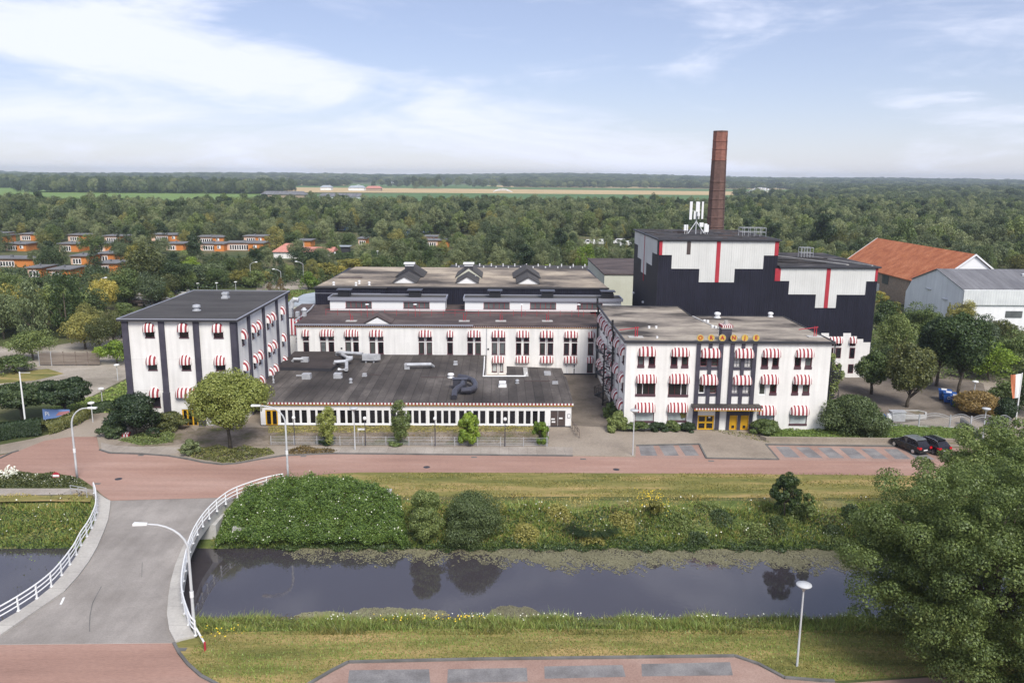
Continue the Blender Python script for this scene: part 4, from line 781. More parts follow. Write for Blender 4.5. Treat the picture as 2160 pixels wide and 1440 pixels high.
# ================================================================== black hall with gravel roof
HY, HB, HX0, HX1, HZ = 135.4, 165.4, -31.0, 17.4, 10.4
hs_ = thing('warehouse_hall', (0, 0, 0), 'wide black-clad hall with a beige gravel flat roof carrying three gabled skylights', 'building')
mb = MB(); mb.box(HX0, HX1 + .9, HY, HB, 0, HZ - .12); mb.box(HX0, -19.2, HY - 1.0, HY - .002, 7.6, HZ - .02); mb.build('wall', M['clad_black'], hs_)
mb = MB(); mb.prism([(HX0 - .2, HY - .15), (HX1 + 1.1, HY - .15), (HX1 + .1, HB), (HX0 + 1.2, HB + .3)], HZ - .12, HZ + .05, 1, 0); mb.box(HX0 - .2, -19.0, HY - 1.2, HY - .152, HZ - .02, HZ + .08, 2)
mb.box(HX0, -20, HY - 1.06, HY - 1.0, HZ - .95, HZ - .88, 3)
for q in ((HX0 - .2, HX1 + 1.1, HY - .17, HY + .25),): mb.box(*q, HZ + .05, HZ + .14, 2)
mb.build('roof', [M['roof_beige'], M['fascia'], M['roof_left'], M['fascia_grey']], hs_)
for gi, (a, b, c, apx, apy) in enumerate([(829, 877, 597, 852.5, 584), (962, 1008, 598, 985, 584), (1091, 1138, 599, 1117, 586)]):
    y0 = G((a + b) / 2, c, HZ + .05)[1]; xa, xb = V(a, c, y0)[0], V(b, c, y0)[0]; xm = (xa + xb) / 2; zt = V(apx, apy, y0)[2]; Oy = (0, y0); z0 = HZ + .05
    mb = MB(); wm = 0; big = 1.25
    mb.wall(Oy, UX, [(xa, z0), (xb, z0), (xm, zt)], -7, -0.05, 0)
    hgt = zt - z0
    for (A, B, H_, ya, yb) in ((xa, xb, hgt, y0 - .15, y0 + 7.6), (xm - (xm - xa) * big, xm + (xm - xa) * big, hgt * big + 0.35, y0 + 7.6, y0 + 16)):
        m_ = (A + B) / 2
        mm = 2 if gi == 1 and A != xa else 1
        for s_ in (0, 1):
            p0, p1 = ((A - .12, z0), (m_, z0 + H_)) if s_ == 0 else ((m_, z0 + H_), (B + .12, z0))
            mb.add([(p0[0], ya, p0[1]), (p1[0], ya, p1[1]), (p1[0], yb, p1[1]), (p0[0], yb, p0[1]), (p0[0], ya, p0[1] + .14), (p1[0], ya, p1[1] + .14), (p1[0], yb, p1[1] + .14), (p0[0], yb, p0[1] + .14)],
                   [(3, 2, 1, 0), (4, 5, 6, 7), (0, 1, 5, 4), (1, 2, 6, 5), (2, 3, 7, 6), (3, 0, 4, 7)], 1)
        if A != xa: mb.wall(Oy, UX, [(A, z0), (B, z0), (m_, z0 + H_)], -(ya - y0) - .3, -(ya - y0) - .06, 2 if gi == 1 else 3)
    if gi < 2:
        p = (xm, y0 + 8.6); mb.box(p[0] - .8, p[0] + .8, p[1] - .6, p[1] + .6, z0 + hgt, z0 + hgt + 1.0, 3); mb.box(p[0] - .8, p[0] + .8, p[1] - .6, p[1] + .6, z0 + hgt + 1.0, z0 + hgt + 1.25, 0); mb.box(p[0] - 1, p[0] + 1, p[1] - .8, p[1] + .8, z0 + hgt + 1.35, z0 + hgt + 1.6, 0)
    mb.build('roof_gable', [M['white'], M['roof_left'], M['clad_cream'], M['fascia']], hs_)
mb = MB(); p = G(740, 587, HZ); mb.box(p[0] - 2.2, p[0] + 2.0, p[1] - .3, p[1] + .6, HZ + .05, HZ + .2); mb.build('roof_debris', M['roof_brown'], hs_)
for px, py in ((704, 602), (758, 599), (779, 602), (751, 603), (1002, 589)):
    p = G(px, py, HZ); vent(hs_, p[0], p[1], HZ + .05, .2, .6, 'white')
# pale sheet roof left of the hall
sr = thing('sheet_roof_shed', (0, 0, 0), 'shed with a pale grey sheet roof between the left block and the black hall', 'shed')
sp = [tuple(G(597, 643, 7.0)[:2]), tuple(G(668, 643, 7.0)[:2]), tuple(G(668, 611, 7.4)[:2]), tuple(G(640, 618, 7.2)[:2])]
mb = MB(); mb.prism(sp, 6.7, 7.0); mb.build('roof', M['metal_pale'], sr)
mb = MB(); mb.prism([(p[0] * .998 - .0, p[1] + .05) for p in sp], 0, 6.68); mb.build('wall', M['clad_cream'], sr)
# striped wall and stair between left block and middle hall
st = thing('striped_screen', (0, 0, 0), 'red and white striped screen with outside stair between left block and long hall', 'screen wall')
mb = MB(); xa, xb = -33.4, -29.85
for i in range(14): mb.fbox((0, 121.55), UX, xa + i * .25, xa + (i + 1) * .25, 0.0, 0.1, 4.9, 7.4, i % 2)
mb.build('screen', [M['red'], M['white']], st)
mb = MB()
for i in range(14): mb.box(-30.2, -29.86 + i * .0, 117.2 + i * .28, 117.45 + i * .28, 4.6 + i * .19, 4.65 + i * .19)
mb.tube([(-30.1, 117.2, 5.6), (-30.1, 121.1, 8.3)], .04, 5); mb.tube([(-30.1, 117.2, 5.1), (-30.1, 121.1, 7.8)], .03, 5); mb.build('stair', M['frame_red'], st)
ex = thing('extractor', (0, 0, 0), 'silver extraction duct with bent pipe on the brown roof beside the left block', 'duct')
mb = MB(); p = G(615, 668, 7.5); mb.box(p[0] - .7, p[0] + .2, p[1] - .5, p[1] + .5, 7.53, 9.0); mb.tube([(p[0] + .1, p[1], 8.9), (p[0] + .15, p[1], 9.8), (p[0] + .5, p[1], 10.2), (p[0] + 1.2, p[1], 10.1)], .38, 10); mb.box(p[0] + .7, p[0] + 1.2, p[1] - .4, p[1] + .4, 7.53, 8.3); mb.lathe(p[0] + 1.9, p[1] + .3, [(.35, 7.53), (.35, 8.3), (.5, 8.5), (.2, 8.9)], 10); mb.build('duct', M['metal'], ex)
mb = MB(); mb.tube([tuple(G(a, b, 7.7)) for a, b in ((622, 676), (640, 664), (655, 652), (662, 643))], .12, 6); mb.build('pipe', M['metal'], ex)
# ================================================================== front office with the yellow letters
OY, OX0, OX1, OZ = 89.96, 14.5, 37.2, 10.45
of = thing('office_building', (0, 0, 0), 'white three-storey front office with tan flat roof, yellow doors and six round yellow letter signs', 'building')
Fo = Face('y', OY, (1240, 620, 4.154)); OO = (0, OY)
A3 = [(437, 600, 463, 527), (727, 893, 468, 530), (985, 1165, 473, 540), (1283, 1458, 478, 542), (1525, 1695, 475, 538), (1817, 1985, 475, 538), (418, 605, 700, 762), (705, 895, 700, 765), (975, 1145, 705, 775), (1263, 1440, 708, 775), (1507, 1673, 705, 770), (1795, 1963, 708, 772), (405, 595, 950, 1015), (690, 880, 950, 1015), (1487, 1650, 977, 1040), (1770, 1940, 975, 1040)]
W3 = [((437, 495, 515, 645), 'n'), ((533, 592, 515, 645), 'n'), ((727, 787, 518, 648), 'n'), ((822, 882, 518, 648), 'n'), ((985, 1045, 540, 635), 'n'), ((1083, 1143, 540, 635), 'n'), ((1280, 1337, 545, 640), 'w'), ((1373, 1432, 545, 640), 'w'), ((1520, 1582, 525, 655), 'n'), ((1617, 1675, 525, 655), 'n'), ((1812, 1870, 525, 657), 'n'), ((1905, 1965, 525, 657), 'n'),
      ((418, 592, 750, 895), '3l'), ((705, 880, 752, 900), '3r'), ((970, 1025, 775, 870), 'f'), ((1065, 1125, 775, 870), 'n'), ((1258, 1318, 775, 870), 'w'), ((1355, 1415, 775, 870), 'w'), ((1500, 1560, 760, 885), 'f'), ((1595, 1655, 760, 885), 'n'), ((1787, 1845, 762, 885), 'n'), ((1883, 1943, 762, 885), 'n'),
      ((413, 580, 1005, 1125), 'b'), ((697, 865, 1005, 1120), 'b'), ((1485, 1635, 1030, 1130), 'b'), ((1765, 1920, 1030, 1150), 'b')]
wr = [(Fo.r(*a), k) for a, k in W3]
d1, d2, d3 = Fo.r(960, 1105, 1062, 1206), Fo.r(1240, 1308, 1060, 1207), Fo.r(1337, 1408, 1060, 1207)
d1 = (d1[0], d1[1], 0.1, d1[3]); d2 = (d2[0], d2[1], 0.1, d2[3]); d3 = (d3[0], d3[1], 0.1, d3[3])
sw = []
for y0, zz0, zz1 in [(91.2, 7.6, 9.6), (95.6, 7.6, 9.6), (99.2, 7.6, 9.6), (102.6, 7.6, 9.6), (106.2, 7.6, 9.6), (109.2, 7.6, 9.6), (112.2, 7.6, 9.6)]:
    for q0, q1 in ((7.55, 9.1), (4.2, 5.85), (0.9, 2.6)): sw.append((-(y0 + 1.5), -(y0), q0, q1))
mb = MB(); facade(mb, OO, UX, OX0, OX1, 0, OZ, [h for h, _ in wr] + [d1, d2, d3]); facade(mb, (OX0, 0), UL, -114.8, -OY, 0, OZ, sw); facade(mb, (OX1 + .9, 0), UR, OY, 106.7, 0, OZ, [])
mb.quad((OX1, OY, 0), (OX1 + .9, OY + .002, 0), (OX1 + .9, OY + .002, OZ), (OX1, OY, OZ))
mb.box(OX0 + .2, OX1 + .8, OY + .22, 106.6, 0.1, OZ - .05); mb.box(OX0 + .2, 25.6, 106.7, 114.7, .1, OZ - .05); mb.quad((25.62, 114.8, 0), (OX0, 114.8, 0), (OX0, 114.8, OZ), (25.62, 114.8, OZ)); mb.quad((25.62, 106.7, 0), (25.62, 114.8, 0), (25.62, 114.8, OZ), (25.62, 106.7, OZ))
mb.build('wall', M['plaster'], of)
mb = MB(); rp_ = [(OX0 - .3, OY - .3), (OX1 + 1.2, OY - .3), (OX1 + 1.2, 107.0), (25.9, 107.0), (25.9, 115.1), (OX0 - .3, 115.1)]
mb.prism(rp_, OZ, OZ + .2, 1, 0); n_ = len(rp_)
for i in range(n_):
    p, q = rp_[i], rp_[(i + 1) % n_]; d = Vector((q[0] - p[0], q[1] - p[1], 0)).normalized(); nn = Vector((-d.y, d.x, 0)) * .14
    mb.prism([(p[0], p[1]), (q[0], q[1]), (q[0] + nn.x - d.x * .15, q[1] + nn.y - d.y * .15), (p[0] + nn.x + d.x * .15, p[1] + nn.y + d.y * .15)], OZ + .2, OZ + .3, 1)
mb.build('roof', [M['roof_office'], M['fascia']], of)
mb = MB(); mb.prism([(25.85, 106.6), (26.05, 106.6), (28.0, 91.8), (27.8, 91.8)], OZ + .2, OZ + .30); mb.build('roof_seam', M['concrete'], of)
for h, k in wr:
    if k == 'n': window(of, OO, UX, h, sill=.26 if h[3] - h[2] > 1.6 else None, fw_=.1, nz=2, split=h[2] + .45 if h[3] - h[2] < 1.6 else h[2] + .34)
    if k == 'f': window(of, OO, UX, h, 'white', 'glass', fw_=.1)
    if k == 'w': window(of, OO, UX, h, 'paint_dark', 'blind_white', nx=2, nz=3, fw_=.06, bars=.04)
    if k in ('3l', '3r'):
        f = window(of, OO, UX, h, nx=3, sill=.26, fw_=.09); a = h[0] + .08 if k == '3l' else h[1] - .86; mb = MB()
        for q in ((a, a + .07, h[2] + .1, h[3] - .1), (a + .7, a + .77, h[2] + .1, h[3] - .1), (a + .07, a + .7, h[2] + .1, h[2] + .17), (a + .07, a + .7, h[3] - .17, h[3] - .1)): mb.fbox(OO, UX, q[0], q[1], -.089, -.05, q[2], q[3])
        mb.build('sash', M['white'], f)
    if k == 'b': window(of, OO, UX, h, 'frame_red', 'blind', sill=.2, fw_=.07)
for a in A3: awning(of, OO, UX, *Fo.r(*a))
for i, h in enumerate(sw):
    window(of, (OX0, 0), UL, h, sill=.1, nx=2); awning(of, (OX0, 0), UL, h[0] - .25, h[1] + .25, h[3] - .25, h[3] + .75)
f = window(of, OO, UX, d1, 'yellow', 'glass', nx=2, nz=2, fw_=.16, bars=.2, name='door')
mb = MB(); mb.fbox(OO, UX, d1[0] + 1.25, d1[0] + 1.5, -.088, -.06, 1.55, 1.7); mb.build('notice', M['white'], f)
for d in (d2, d3):
    f = window(of, OO, UX, d, 'yellow', 'yellow', fw_=.08, name='door'); mb = MB(); c = (d[0] + d[1]) / 2; mb.fbox(OO, UX, c - .15, c + .15, -.13, -.09, .3, .62); mb.build('grille', M['black_iron'], f)
# dark timbering of the entrance bay
def fx(x, y): return Fo.pt(x, y)[0]
def fz(y, x=1200): return Fo.pt(x, y)[1]
cols = [(957, 990), (1152, 1188), (1253, 1285), (1448, 1483)]; mids = [(1062, 1092), (1350, 1380)]
for a, b in cols:
    mb = MB(); mb.fbox(OO, UX, fx(a, 430), fx(b, 430), 0.0, .2, 3.3, OZ - .01); mb.build('pilaster', M['paint_dark'], of)
for (a, b), (p, q) in zip(mids, ((990, 1152), (1285, 1448))):
    mb = MB(); mb.fbox(OO, UX, fx(a, 430), fx(b, 430), 0.0, .14, 3.3, OZ - .01)
    L_, R_ = fx(p, 430) + .002, fx(q, 430) - .002; ml, mr = fx(a, 430) - .002, fx(b, 430) + .002
    rws = [h for h, k in wr if L_ - .3 < h[0] < R_ + .3]
    for zt_, zb_ in ((fz(540), fz(662)), (fz(772), fz(890))):
        hs2 = sorted([h for h in rws if zb_ < (h[2] + h[3]) / 2 < zt_ + .3], key=lambda h: h[0])
        hb, ht = hs2[0][2], hs2[0][3]
        for (xl, xr, h) in ((L_, ml, hs2[0]), (mr, R_, hs2[1])):
            mb.fbox(OO, UX, xl, xr, 0, .1, zb_, hb); 
            if h[0] > xl: mb.fbox(OO, UX, xl, h[0], 0, .1, hb + .002, ht)
            if h[1] < xr: mb.fbox(OO, UX, h[1], xr, 0, .1, hb + .002, ht)
            mb.fbox(OO, UX, xl, xr, 0, .1, ht + .002, zt_ + .35)
    mb.build('timbering', M['paint_dark'], of)
mb = MB()
for p, q, r_, s_ in ((915, 957, 1045, 1206), (1112, 1148, 1045, 1206), (1210, 1238, 1045, 1207), (1310, 1335, 1045, 1207), (1410, 1440, 1045, 1207)):
    mb = MB(); mb.fbox(OO, UX, fx(p, 1120), fx(q, 1120), 0.0, .12, 0.1, 2.85); mb.build('door_post', M['paint_dark'], of)
mb = MB(); mb.fbox(OO, UX, fx(1238, 1050) + .01, fx(1410, 1050), 0.0, .11, d2[3], 2.85); mb.build('door_lintel', M['paint_dark'], of)
mb = MB(); cx0, cx1 = fx(905, 1015), fx(1490, 1015); mb.fbox(OO, UX, cx0, cx1, .001, 1.5, 2.87, 3.22, 0); mb.fbox(OO, UX, cx0 - .05, cx1 + .05, 0.001, 1.6, 3.222, 3.28, 1); mb.build('canopy', [M['fascia'], M['roof_dark']], of)
checker(of, (0, OY - 1.5), UX, cx0 - .03, cx1 + .03, 2.98, 3.18, .34, ['stripe_red', 'stripe_white'], d=.1)
mb = MB(); mb.fbox((0, OY - 1.5), UX, cx0 - .03, cx1 + .03, .002, .07, 2.88, 2.96); mb.build('fascia_strip', M['yellow'], of)
# letters
SIGNY = pmat('sign_yellow', (.62, .42, .07), .5)
for ch, a in zip('ORANJE', (985, 1080, 1178, 1278, 1375, 1473)):
    p = V(1240 + a / 4.154, 620 + 383 / 4.154, OY - .1); cx_, cz_ = p[0], p[2]; mb = MB(); n = 28
    for k in range(n):
        a0, a1 = 2 * math.pi * k / n, 2 * math.pi * (k + 1) / n; r = .40
        P = lambda th, y, rr=r: (cx_ + rr * math.cos(th), OY - .1 + y, cz_ + rr * math.sin(th))
        mb.add([(cx_, OY - .18, cz_), P(a0, -.08), P(a1, -.08)], [(0, 1, 2)], 0); mb.add([(cx_, OY - .02, cz_), P(a0, .08), P(a1, .08)], [(2, 1, 0)], 0)
        mb.quad(P(a0, -.08), P(a0, .08), P(a1, .08), P(a1, -.08), 1)
        mb.add([P(a0, -.10, .35), P(a1, -.10, .35), P(a1, -.10, .40), P(a0, -.10, .40), P(a0, -.08, .35), P(a1, -.08, .35), P(a1, -.08, .40), P(a0, -.08, .40)], [(0, 1, 2, 3), (0, 4, 5, 1), (3, 2, 6, 7)], 1)
    mb.box(cx_ - .03, cx_ + .03, OY - .12, OY - .08, OZ + .2, cz_ - .38, 1)
    dsc = mb.build('letter_sign', [SIGNY, pmat('sign_rim', (0.5, 0.4, 0.2), 0.5)], of)
    cu = bpy.data.curves.new('letter', 'FONT'); cu.body = ch; cu.size = .62; cu.extrude = .012; cu.align_x = 'CENTER'; cu.align_y = 'CENTER'; cu.offset = 0.018
    tmp = bpy.data.objects.new('letter_source', cu); COL.objects.link(tmp); bpy.context.view_layer.update()
    me = bpy.data.meshes.new_from_object(tmp.evaluated_get(bpy.context.evaluated_depsgraph_get())); bpy.data.objects.remove(tmp); me.materials.clear(); me.materials.append(M['red'])
    le = bpy.data.objects.new('letter', me); COL.objects.link(le); le.parent = dsc; le.rotation_euler = (R(90), 0, 0); le.location = (cx_, OY - .20, cz_)
mb = MB(); a, b = fx(1177, 350), fx(1265, 350); mb.box(a, b, OY + .15, OY + 1.4, OZ + .2, 12.1, 0); mb.box(a - .08, b + .08, OY + .07, OY + 1.48, 12.1, 12.22, 1)
n = 11
for i in range(n): mb.box(a - .08 + (b - a + .16) * i / n, a - .08 + (b - a + .16) * (i + 1) / n, OY + .05, OY + 1.5, 12.22, 12.5, 2 + i % 2)
mb.tube([((a + b) / 2, OY + .8, 12.5), ((a + b) / 2, OY + .8, 12.95)], .22, 10, 1); mb.build('flue', [M['paint_dark'], M['concrete'], M['stripe_red'], M['stripe_white']], of)
zo = OZ + .21
for (a, b, dx) in ((1342, 711, -1), (1719, 710, -1)):
    p = G(a, b, zo); mb = MB(); mb.box(p[0] - .9, p[0] + .8, p[1] - .5, p[1] + .5, zo, zo + .07, 1)
    for q in (-.12, .12): mb.tube([(p[0] + q, p[1], zo), (p[0] + q, p[1], zo + 1.25)], .06, 6)
    mb.tube([(p[0] + .3, p[1], zo + 1.15), (p[0] - 2.0, p[1], zo + .85)], .05, 6); mb.build('roof_davit', [M['red'], M['concrete']], of)
for a, b, r_ in ((1513, 670, .38), (1625, 668, .32), (1369, 692, .14), (1384, 692, .14), (1486, 679, .16), (1493, 680, .16), (1503, 691, .16), (1510, 692, .14), (1519, 703, .2), (1386, 713, .12), (1534, 690, .1)):
    p = G(a, b, zo); vent(of, p[0], p[1], zo, r_, r_ * 2, 'white')
mb = MB()
for a, b, ztop in ((1294, 700, 11.0), (1262, 650, 11.4)):
    p = X(a, b, OX0 - .35); mb.tube([(OX0 - .35, p[1], 0.2), (OX0 - .35, p[1], ztop - .9), (OX0 - .5, p[1], ztop - .7), (OX0 - .5, p[1], ztop + .6)], .14, 8)
mb.build('drainpipe', M['black_iron'], of)
for yy in (94.6, 98.4, 105.4):
    mb = MB(); mb.tube([(OX0 - .08, yy, 0.1), (OX0 - .08, yy, OZ)], .05, 6); mb.build('drainpipe', M['metal'], of)
def spiral(x, y, ztop, turns, label, land=(4.0, 7.2)):
    t_ = thing('spiral_staircase', (x, y, 0), label, 'staircase'); mb = MB(); mb.tube([(0, 0, 0), (0, 0, ztop)], .09, 8); mb.build('pole', M['black_iron'], t_)
    n = int(turns * 14); mb = MB(); hr = MB(); pts = []; pts2 = []
    for i in range(n):
        a = i * 2 * math.pi / 14; z = ztop * .92 * (i + 1) / n; b2 = a + .42; r = 1.15
        mb.add([(0.05, 0, z), (r * math.cos(a), r * math.sin(a), z), (r * math.cos(b2), r * math.sin(b2), z), (0.05, 0, z - .05), (r * math.cos(a), r * math.sin(a), z - .05), (r * math.cos(b2), r * math.sin(b2), z - .05)], [(0, 1, 2), (5, 4, 3), (1, 4, 5, 2), (0, 3, 4, 1), (2, 5, 3, 0)])
        pts.append((r * math.cos(a), r * math.sin(a), z + .95)); pts2.append((r * math.cos(a), r * math.sin(a), z + .5)); hr.tube([(r * math.cos(a), r * math.sin(a), z), pts[-1]], .018, 4)
    mb.build('treads', M['black_iron'], t_); hr.tube(pts, .03, 5); hr.tube(pts2, .02, 5); hr.build('handrail', M['black_iron'], t_)
    mb = MB()
    for lz in land:
        mb.box(.2, 2.6, -1.2, -.1, lz - .08, lz)
        for q in (.3, 1.4, 2.5): mb.tube([(q, -1.15, lz), (q, -1.15, lz + 1)], .02, 4)
        mb.tube([(.3, -1.15, lz + 1), (2.5, -1.15, lz + 1)], .025, 5); mb.tube([(.3, -1.15, lz + .5), (2.5, -1.15, lz + .5)], .02, 5)
    mb.build('landing', M['black_iron'], t_); return t_
p = G(1272, 858); spiral(p[0], p[1] + .4, 8.2, 2.6, 'black iron spiral staircase between the courtyard and the side wall of the front office')
p = G(1748, 900); spiral(p[0] + .3, 93.2, 7.6, 2.4, 'black iron spiral staircase behind the big dark bush at the right end of the office', land=())
# ================================================================== twin tower hall
TY, TAX0, TAX1, TBX1, TBK = 115.6, 22.75, 40.0, 54.75, 136.8
TZA, TZB = 20.15, 16.35
tw = thing('silo_building', (0, 0, 0), 'tall black hall with stepped white panels and red strips, in two heights', 'building')
Ft = Face('y', TY, (1300, 380, 3.6)); OT = (0, TY)
mb = MB(); mb.box(TAX0, TAX1, TY, TBK, 0, TZA); mb.box(TAX1 + .002, TBX1, TY + .002, TBK, 0, TZB); mb.build('wall', M['clad_black'], tw)
def P_(L_): return [Ft.pt(a, b) for a, b in L_]
def snap(L_, top): 
    o = P_(L_); o = [(x, top if i in (0, len(o) - 1) else z) for i, (x, z) in enumerate(o)]; return o
pa = snap([(350, 458), (350, 568), (422, 568), (418, 672), (630, 673), (626, 775), (893, 775), (898, 674), (1113, 673), (1120, 572), (1202, 572), (1205, 458)], TZA - .12)
pb = snap([(1247, 660), (1247, 765), (1313, 765), (1307, 866), (1515, 868), (1508, 969), (1665, 969), (1673, 870), (1889, 870), (1896, 768), (1965, 768), (1967, 660)], TZB - .12)
def stepfix(o):
    o = list(o)
    for i in range(1, len(o) - 1, 2):
        z = (o[i][1] + o[i + 1][1]) / 2; o[i] = (o[i][0], z); o[i + 1] = (o[i + 1][0], z)
    for i in range(0, len(o) - 1, 2):
        x = (o[i][0] + o[i + 1][0]) / 2; o[i] = (x, o[i][1]); o[i + 1] = (x, o[i + 1][1])
    return o
pa, pb = stepfix(pa), stepfix(pb)
for o in (pa, pb): mb = MB(); mb.wall(OT, UX, o, 0.0, .03); mb.build('white_panel', M['clad_white'], tw)
mb = MB(); oa = (TAX0, 0)
def sd_(X_, Y_): p = X(1300 + X_ / 3.6, 380 + Y_ / 3.6, TAX0); return -p[1], p[2]
sp_ = [(-136.7, TZA - .12), (-136.7, 18), (-133, 18), (-133, 16), (-129.4, 16), (-129.4, 14.05), (-125, 14.05), (-125, 16), (-120.35, 16), (-120.35, 18), (-116.7, 18), (-116.7, TZA - .12)]
mb.wall(oa, UL, sp_, 0.0, .03); mb.build('white_panel', M['clad_white'], tw)
for O_, U_, a, b, z0, z1 in ((OT, UX, TAX0 + .05, pa[0][0] - .002, pa[1][1], TZA - .12), (OT, UX, Ft.pt(765, 460)[0], Ft.pt(795, 460)[0], pa[5][1], TZA - .12), (OT, UX, pa[-1][0] + .002, TAX1 - .002, pa[-2][1], TZA - .12),
                         (OT, UX, TAX1 - .25, pb[0][0] - .002, pb[1][1], TZB - .12), (OT, UX, Ft.pt(1600, 660)[0], Ft.pt(1630, 660)[0], pb[5][1], TZB - .12), (OT, UX, pb[-1][0] + .002, TBX1 - .05, pb[-2][1], TZB - .12), (oa, UL, -127.1, -126.75, 12.9, TZA - .12)):
    mb = MB(); mb.fbox(O_, U_, a, b, 0.0 if z0 < 0 else .0, .07, z0, z1); mb.build('red_strip', M['red'], tw)
mb = MB(); mb.fbox(OT, UX, Ft.pt(537, 500)[0], Ft.pt(565, 500)[0], .0, .08, Ft.pt(550, 563)[1], TZA - .14); mb.build('louvre', M['brown_door'], tw)
for (x0, x1, z_) in ((TAX0, TAX1, TZA), (TAX1 + .3, TBX1, TZB)):
    mb = MB(); mb.box(x0 - (.3 if x0 == TAX0 else 0), x1 + .3, TY - .35, TBK + .3, z_, z_ + .22, 1); mb.box(x0, x1, TY, TBK, z_ + .22, z_ + .24, 0)
    mb.build('roof', [M['roof_tower'], M['fascia']], tw)
rr_ = random.Random(5); mb = MB()
for i in range(46):
    x, y = rr_.uniform(TAX0 + .4, TAX1 - .6), TY + 20 * rr_.random() ** .8 + .4; a, b = rr_.uniform(.15, 1.2), rr_.uniform(.1, .35); mb.prism([(x - a, y - b), (x + a * .4, y - b * 1.3), (x + a, y + b * .4), (x - a * .2, y + b)], TZA + .23, TZA + .24 + rr_.random() * .14, i % 2)
for x, y, a, b in ((42.8, 120, 1.6, .2), (46.5, 119.5, 1.9, .2), (44.5, 123.5, 2, .15), (49, 126, 2.2, .12)): mb.prism([(x - a, y + .6), (x + a, y - .6), (x + a, y - .6 + b * 2), (x - a, y + .6 + b * 2)], TZB + .23, TZB + .45, 0)
mb.prism([(49.9, 130.5), (50.1, 130.5), (54.2, 116.2), (54.0, 116.2)], TZB + .24, TZB + .36, 2); mb.prism([(44.6, 130.5), (44.9, 130.5), (51.2, 117.4), (50.8, 117.4)], TZB + .24, TZB + .34, 2)
mb.build('roof_debris', [M['roof_tower'], M['roof_brown'], M['concrete']], tw)
def frame_rail(name, x0, x1, y0, y1, z, h, nposts, par, mat='metal'):
    mb = MB()
    for i in range(nposts):
        x = x0 + (x1 - x0) * i / (nposts - 1)
        for y in (y0, y1): mb.tube([(x, y, z), (x, y, z + h)], .035, 5)
    for zz_ in (h, h * .5):
        for y in (y0, y1): mb.tube([(x0, y, z + zz_), (x1, y, z + zz_)], .035, 5)
        for x in (x0, x1): mb.tube([(x, y0, z + zz_), (x, y1, z + zz_)], .035, 5)
    return mb.build(name, M[mat], par)
p = V(1562, 494, 122); q = V(1611, 494, 122); frame_rail('roof_railing', p[0], q[0], 121, 123, TZA + .24, 1.25, 5, tw)
p = V(1688, 545, 128); q = V(1712, 545, 128); frame_rail('roof_railing', p[0], q[0], 127.5, 129, TZB + .24, 1.6, 5, tw)
# white base wall with windows below the tower
zb = [(1500, 1240), (1555, 1240), (1555, 1160), (1613, 1160), (1613, 1186), (1722, 1186), (1722, 1160), (1780, 1160), (1780, 1184), (1825, 1184), (1825, 1205), (1873, 1205), (1873, 1230), (1928, 1230)]
bo = P_(zb); TO = (0, TY - .12); top = 7.0
bl = [(bo[0][0], 0)] + bo + [(bo[-1][0], 0)]
bw_ = [Ft.r(1612, 1650, 1225, 1255), Ft.r(1670, 1708, 1225, 1255), Ft.r(1608, 1645, 1270, 1345), Ft.r(1662, 1703, 1270, 1348), Ft.r(1772, 1815, 1225, 1256), Ft.r(1768, 1808, 1270, 1350), Ft.r(1655, 1692, 1395, 1460), Ft.r(1757, 1797, 1395, 1462)]
mb = MB(); mb.wall((0, TY), UX, bl, 0.035, .10)
zmax = min(b[1] for b in bo[1:]) ; mb.build('base_wall', M['plaster'], tw)
for h in bw_:
    mb = MB(); mb.fbox((0, TY - .10), UX, h[0], h[1], .002, .05, h[2], h[3]); f = mb.build('window', M['frame_red'], tw); mb = MB(); mb.fbox((0, TY - .10), UX, h[0] + .08, h[1] - .08, .05, .056, h[2] + .1, h[3] - .08); mb.build('pane', M['glass'], f)
for a in ((1610, 1720, 1185, 1226), (1763, 1825, 1187, 1226)): awning(tw, (0, TY - .10), UX, *Ft.r(*a))
mb = MB(); x = Ft.pt(1655, 1300)[0]; mb.tube([(x, TY - .2, 6.6), (x, TY - .2, .1)], .06, 6); mb.build('drainpipe', M['black_iron'], tw)
for X_, Y_ in ((135, 860), (207, 930)):
    a, z = sd_(X_, Y_); mb = MB(); mb.fbox(oa, UL, a - .25, a + .25, 0, .25, z, z + .25); mb.build('wall_lamp', M['white'], tw)
# chimney
ch_ = thing('brick_chimney', (float(V(1508.5, 480, 139.6)[0]), 139.6, 0), 'tall tapering round brick chimney behind the black tower, darker below and redder on top', 'chimney')
segs = [(0, 1.62), (14, 1.55), (19, 1.52), (20.6, 1.48), (22.2, 1.46), (23.8, 1.43), (25.3, 1.40), (26.8, 1.37), (28.2, 1.34), (31.8, 1.26), (33.6, 1.25), (34.9, 1.24), (36.5, 1.22)]
def stack(sg, mat, nm):
    mb = MB(); pr = []
    for (z0, r_), (z1, r2) in zip(sg[:-1], sg[1:]): pr += [(r_ * 1.0, z0), (r_ * 1.045, z0 + .02), (r_ * 1.045, z0 + .2), (r_ * 1.0, z0 + .22), (r2 + .03, z1 - .08), (r2 - .03, z1 - .06), (r2 - .03, z1 - .01)]
    mb.lathe(0, 0, pr + [(sg[-1][1], sg[-1][0])], 8); return mb.build(nm, M[mat], ch_)
stack(segs[:10], 'brick_dark', 'shaft'); stack(segs[9:], 'brick_red', 'shaft_top')
mb = MB(); mb.lathe(0, 0, [(1.25, 36.48), (1.25, 36.66), (1.2, 36.7)], 8); mb.lathe(0, 0, [(.9, 36.71), (.9, 36.72)], 8, 1); mb.build('rim', [M['brick_dark'], M['black_iron']], ch_)
mb = MB(); mb.tube([(1.0, -1.35, 20), (.8, -1.05, 36)], .03, 5); mb.build('lightning_rod', M['black_iron'], ch_)
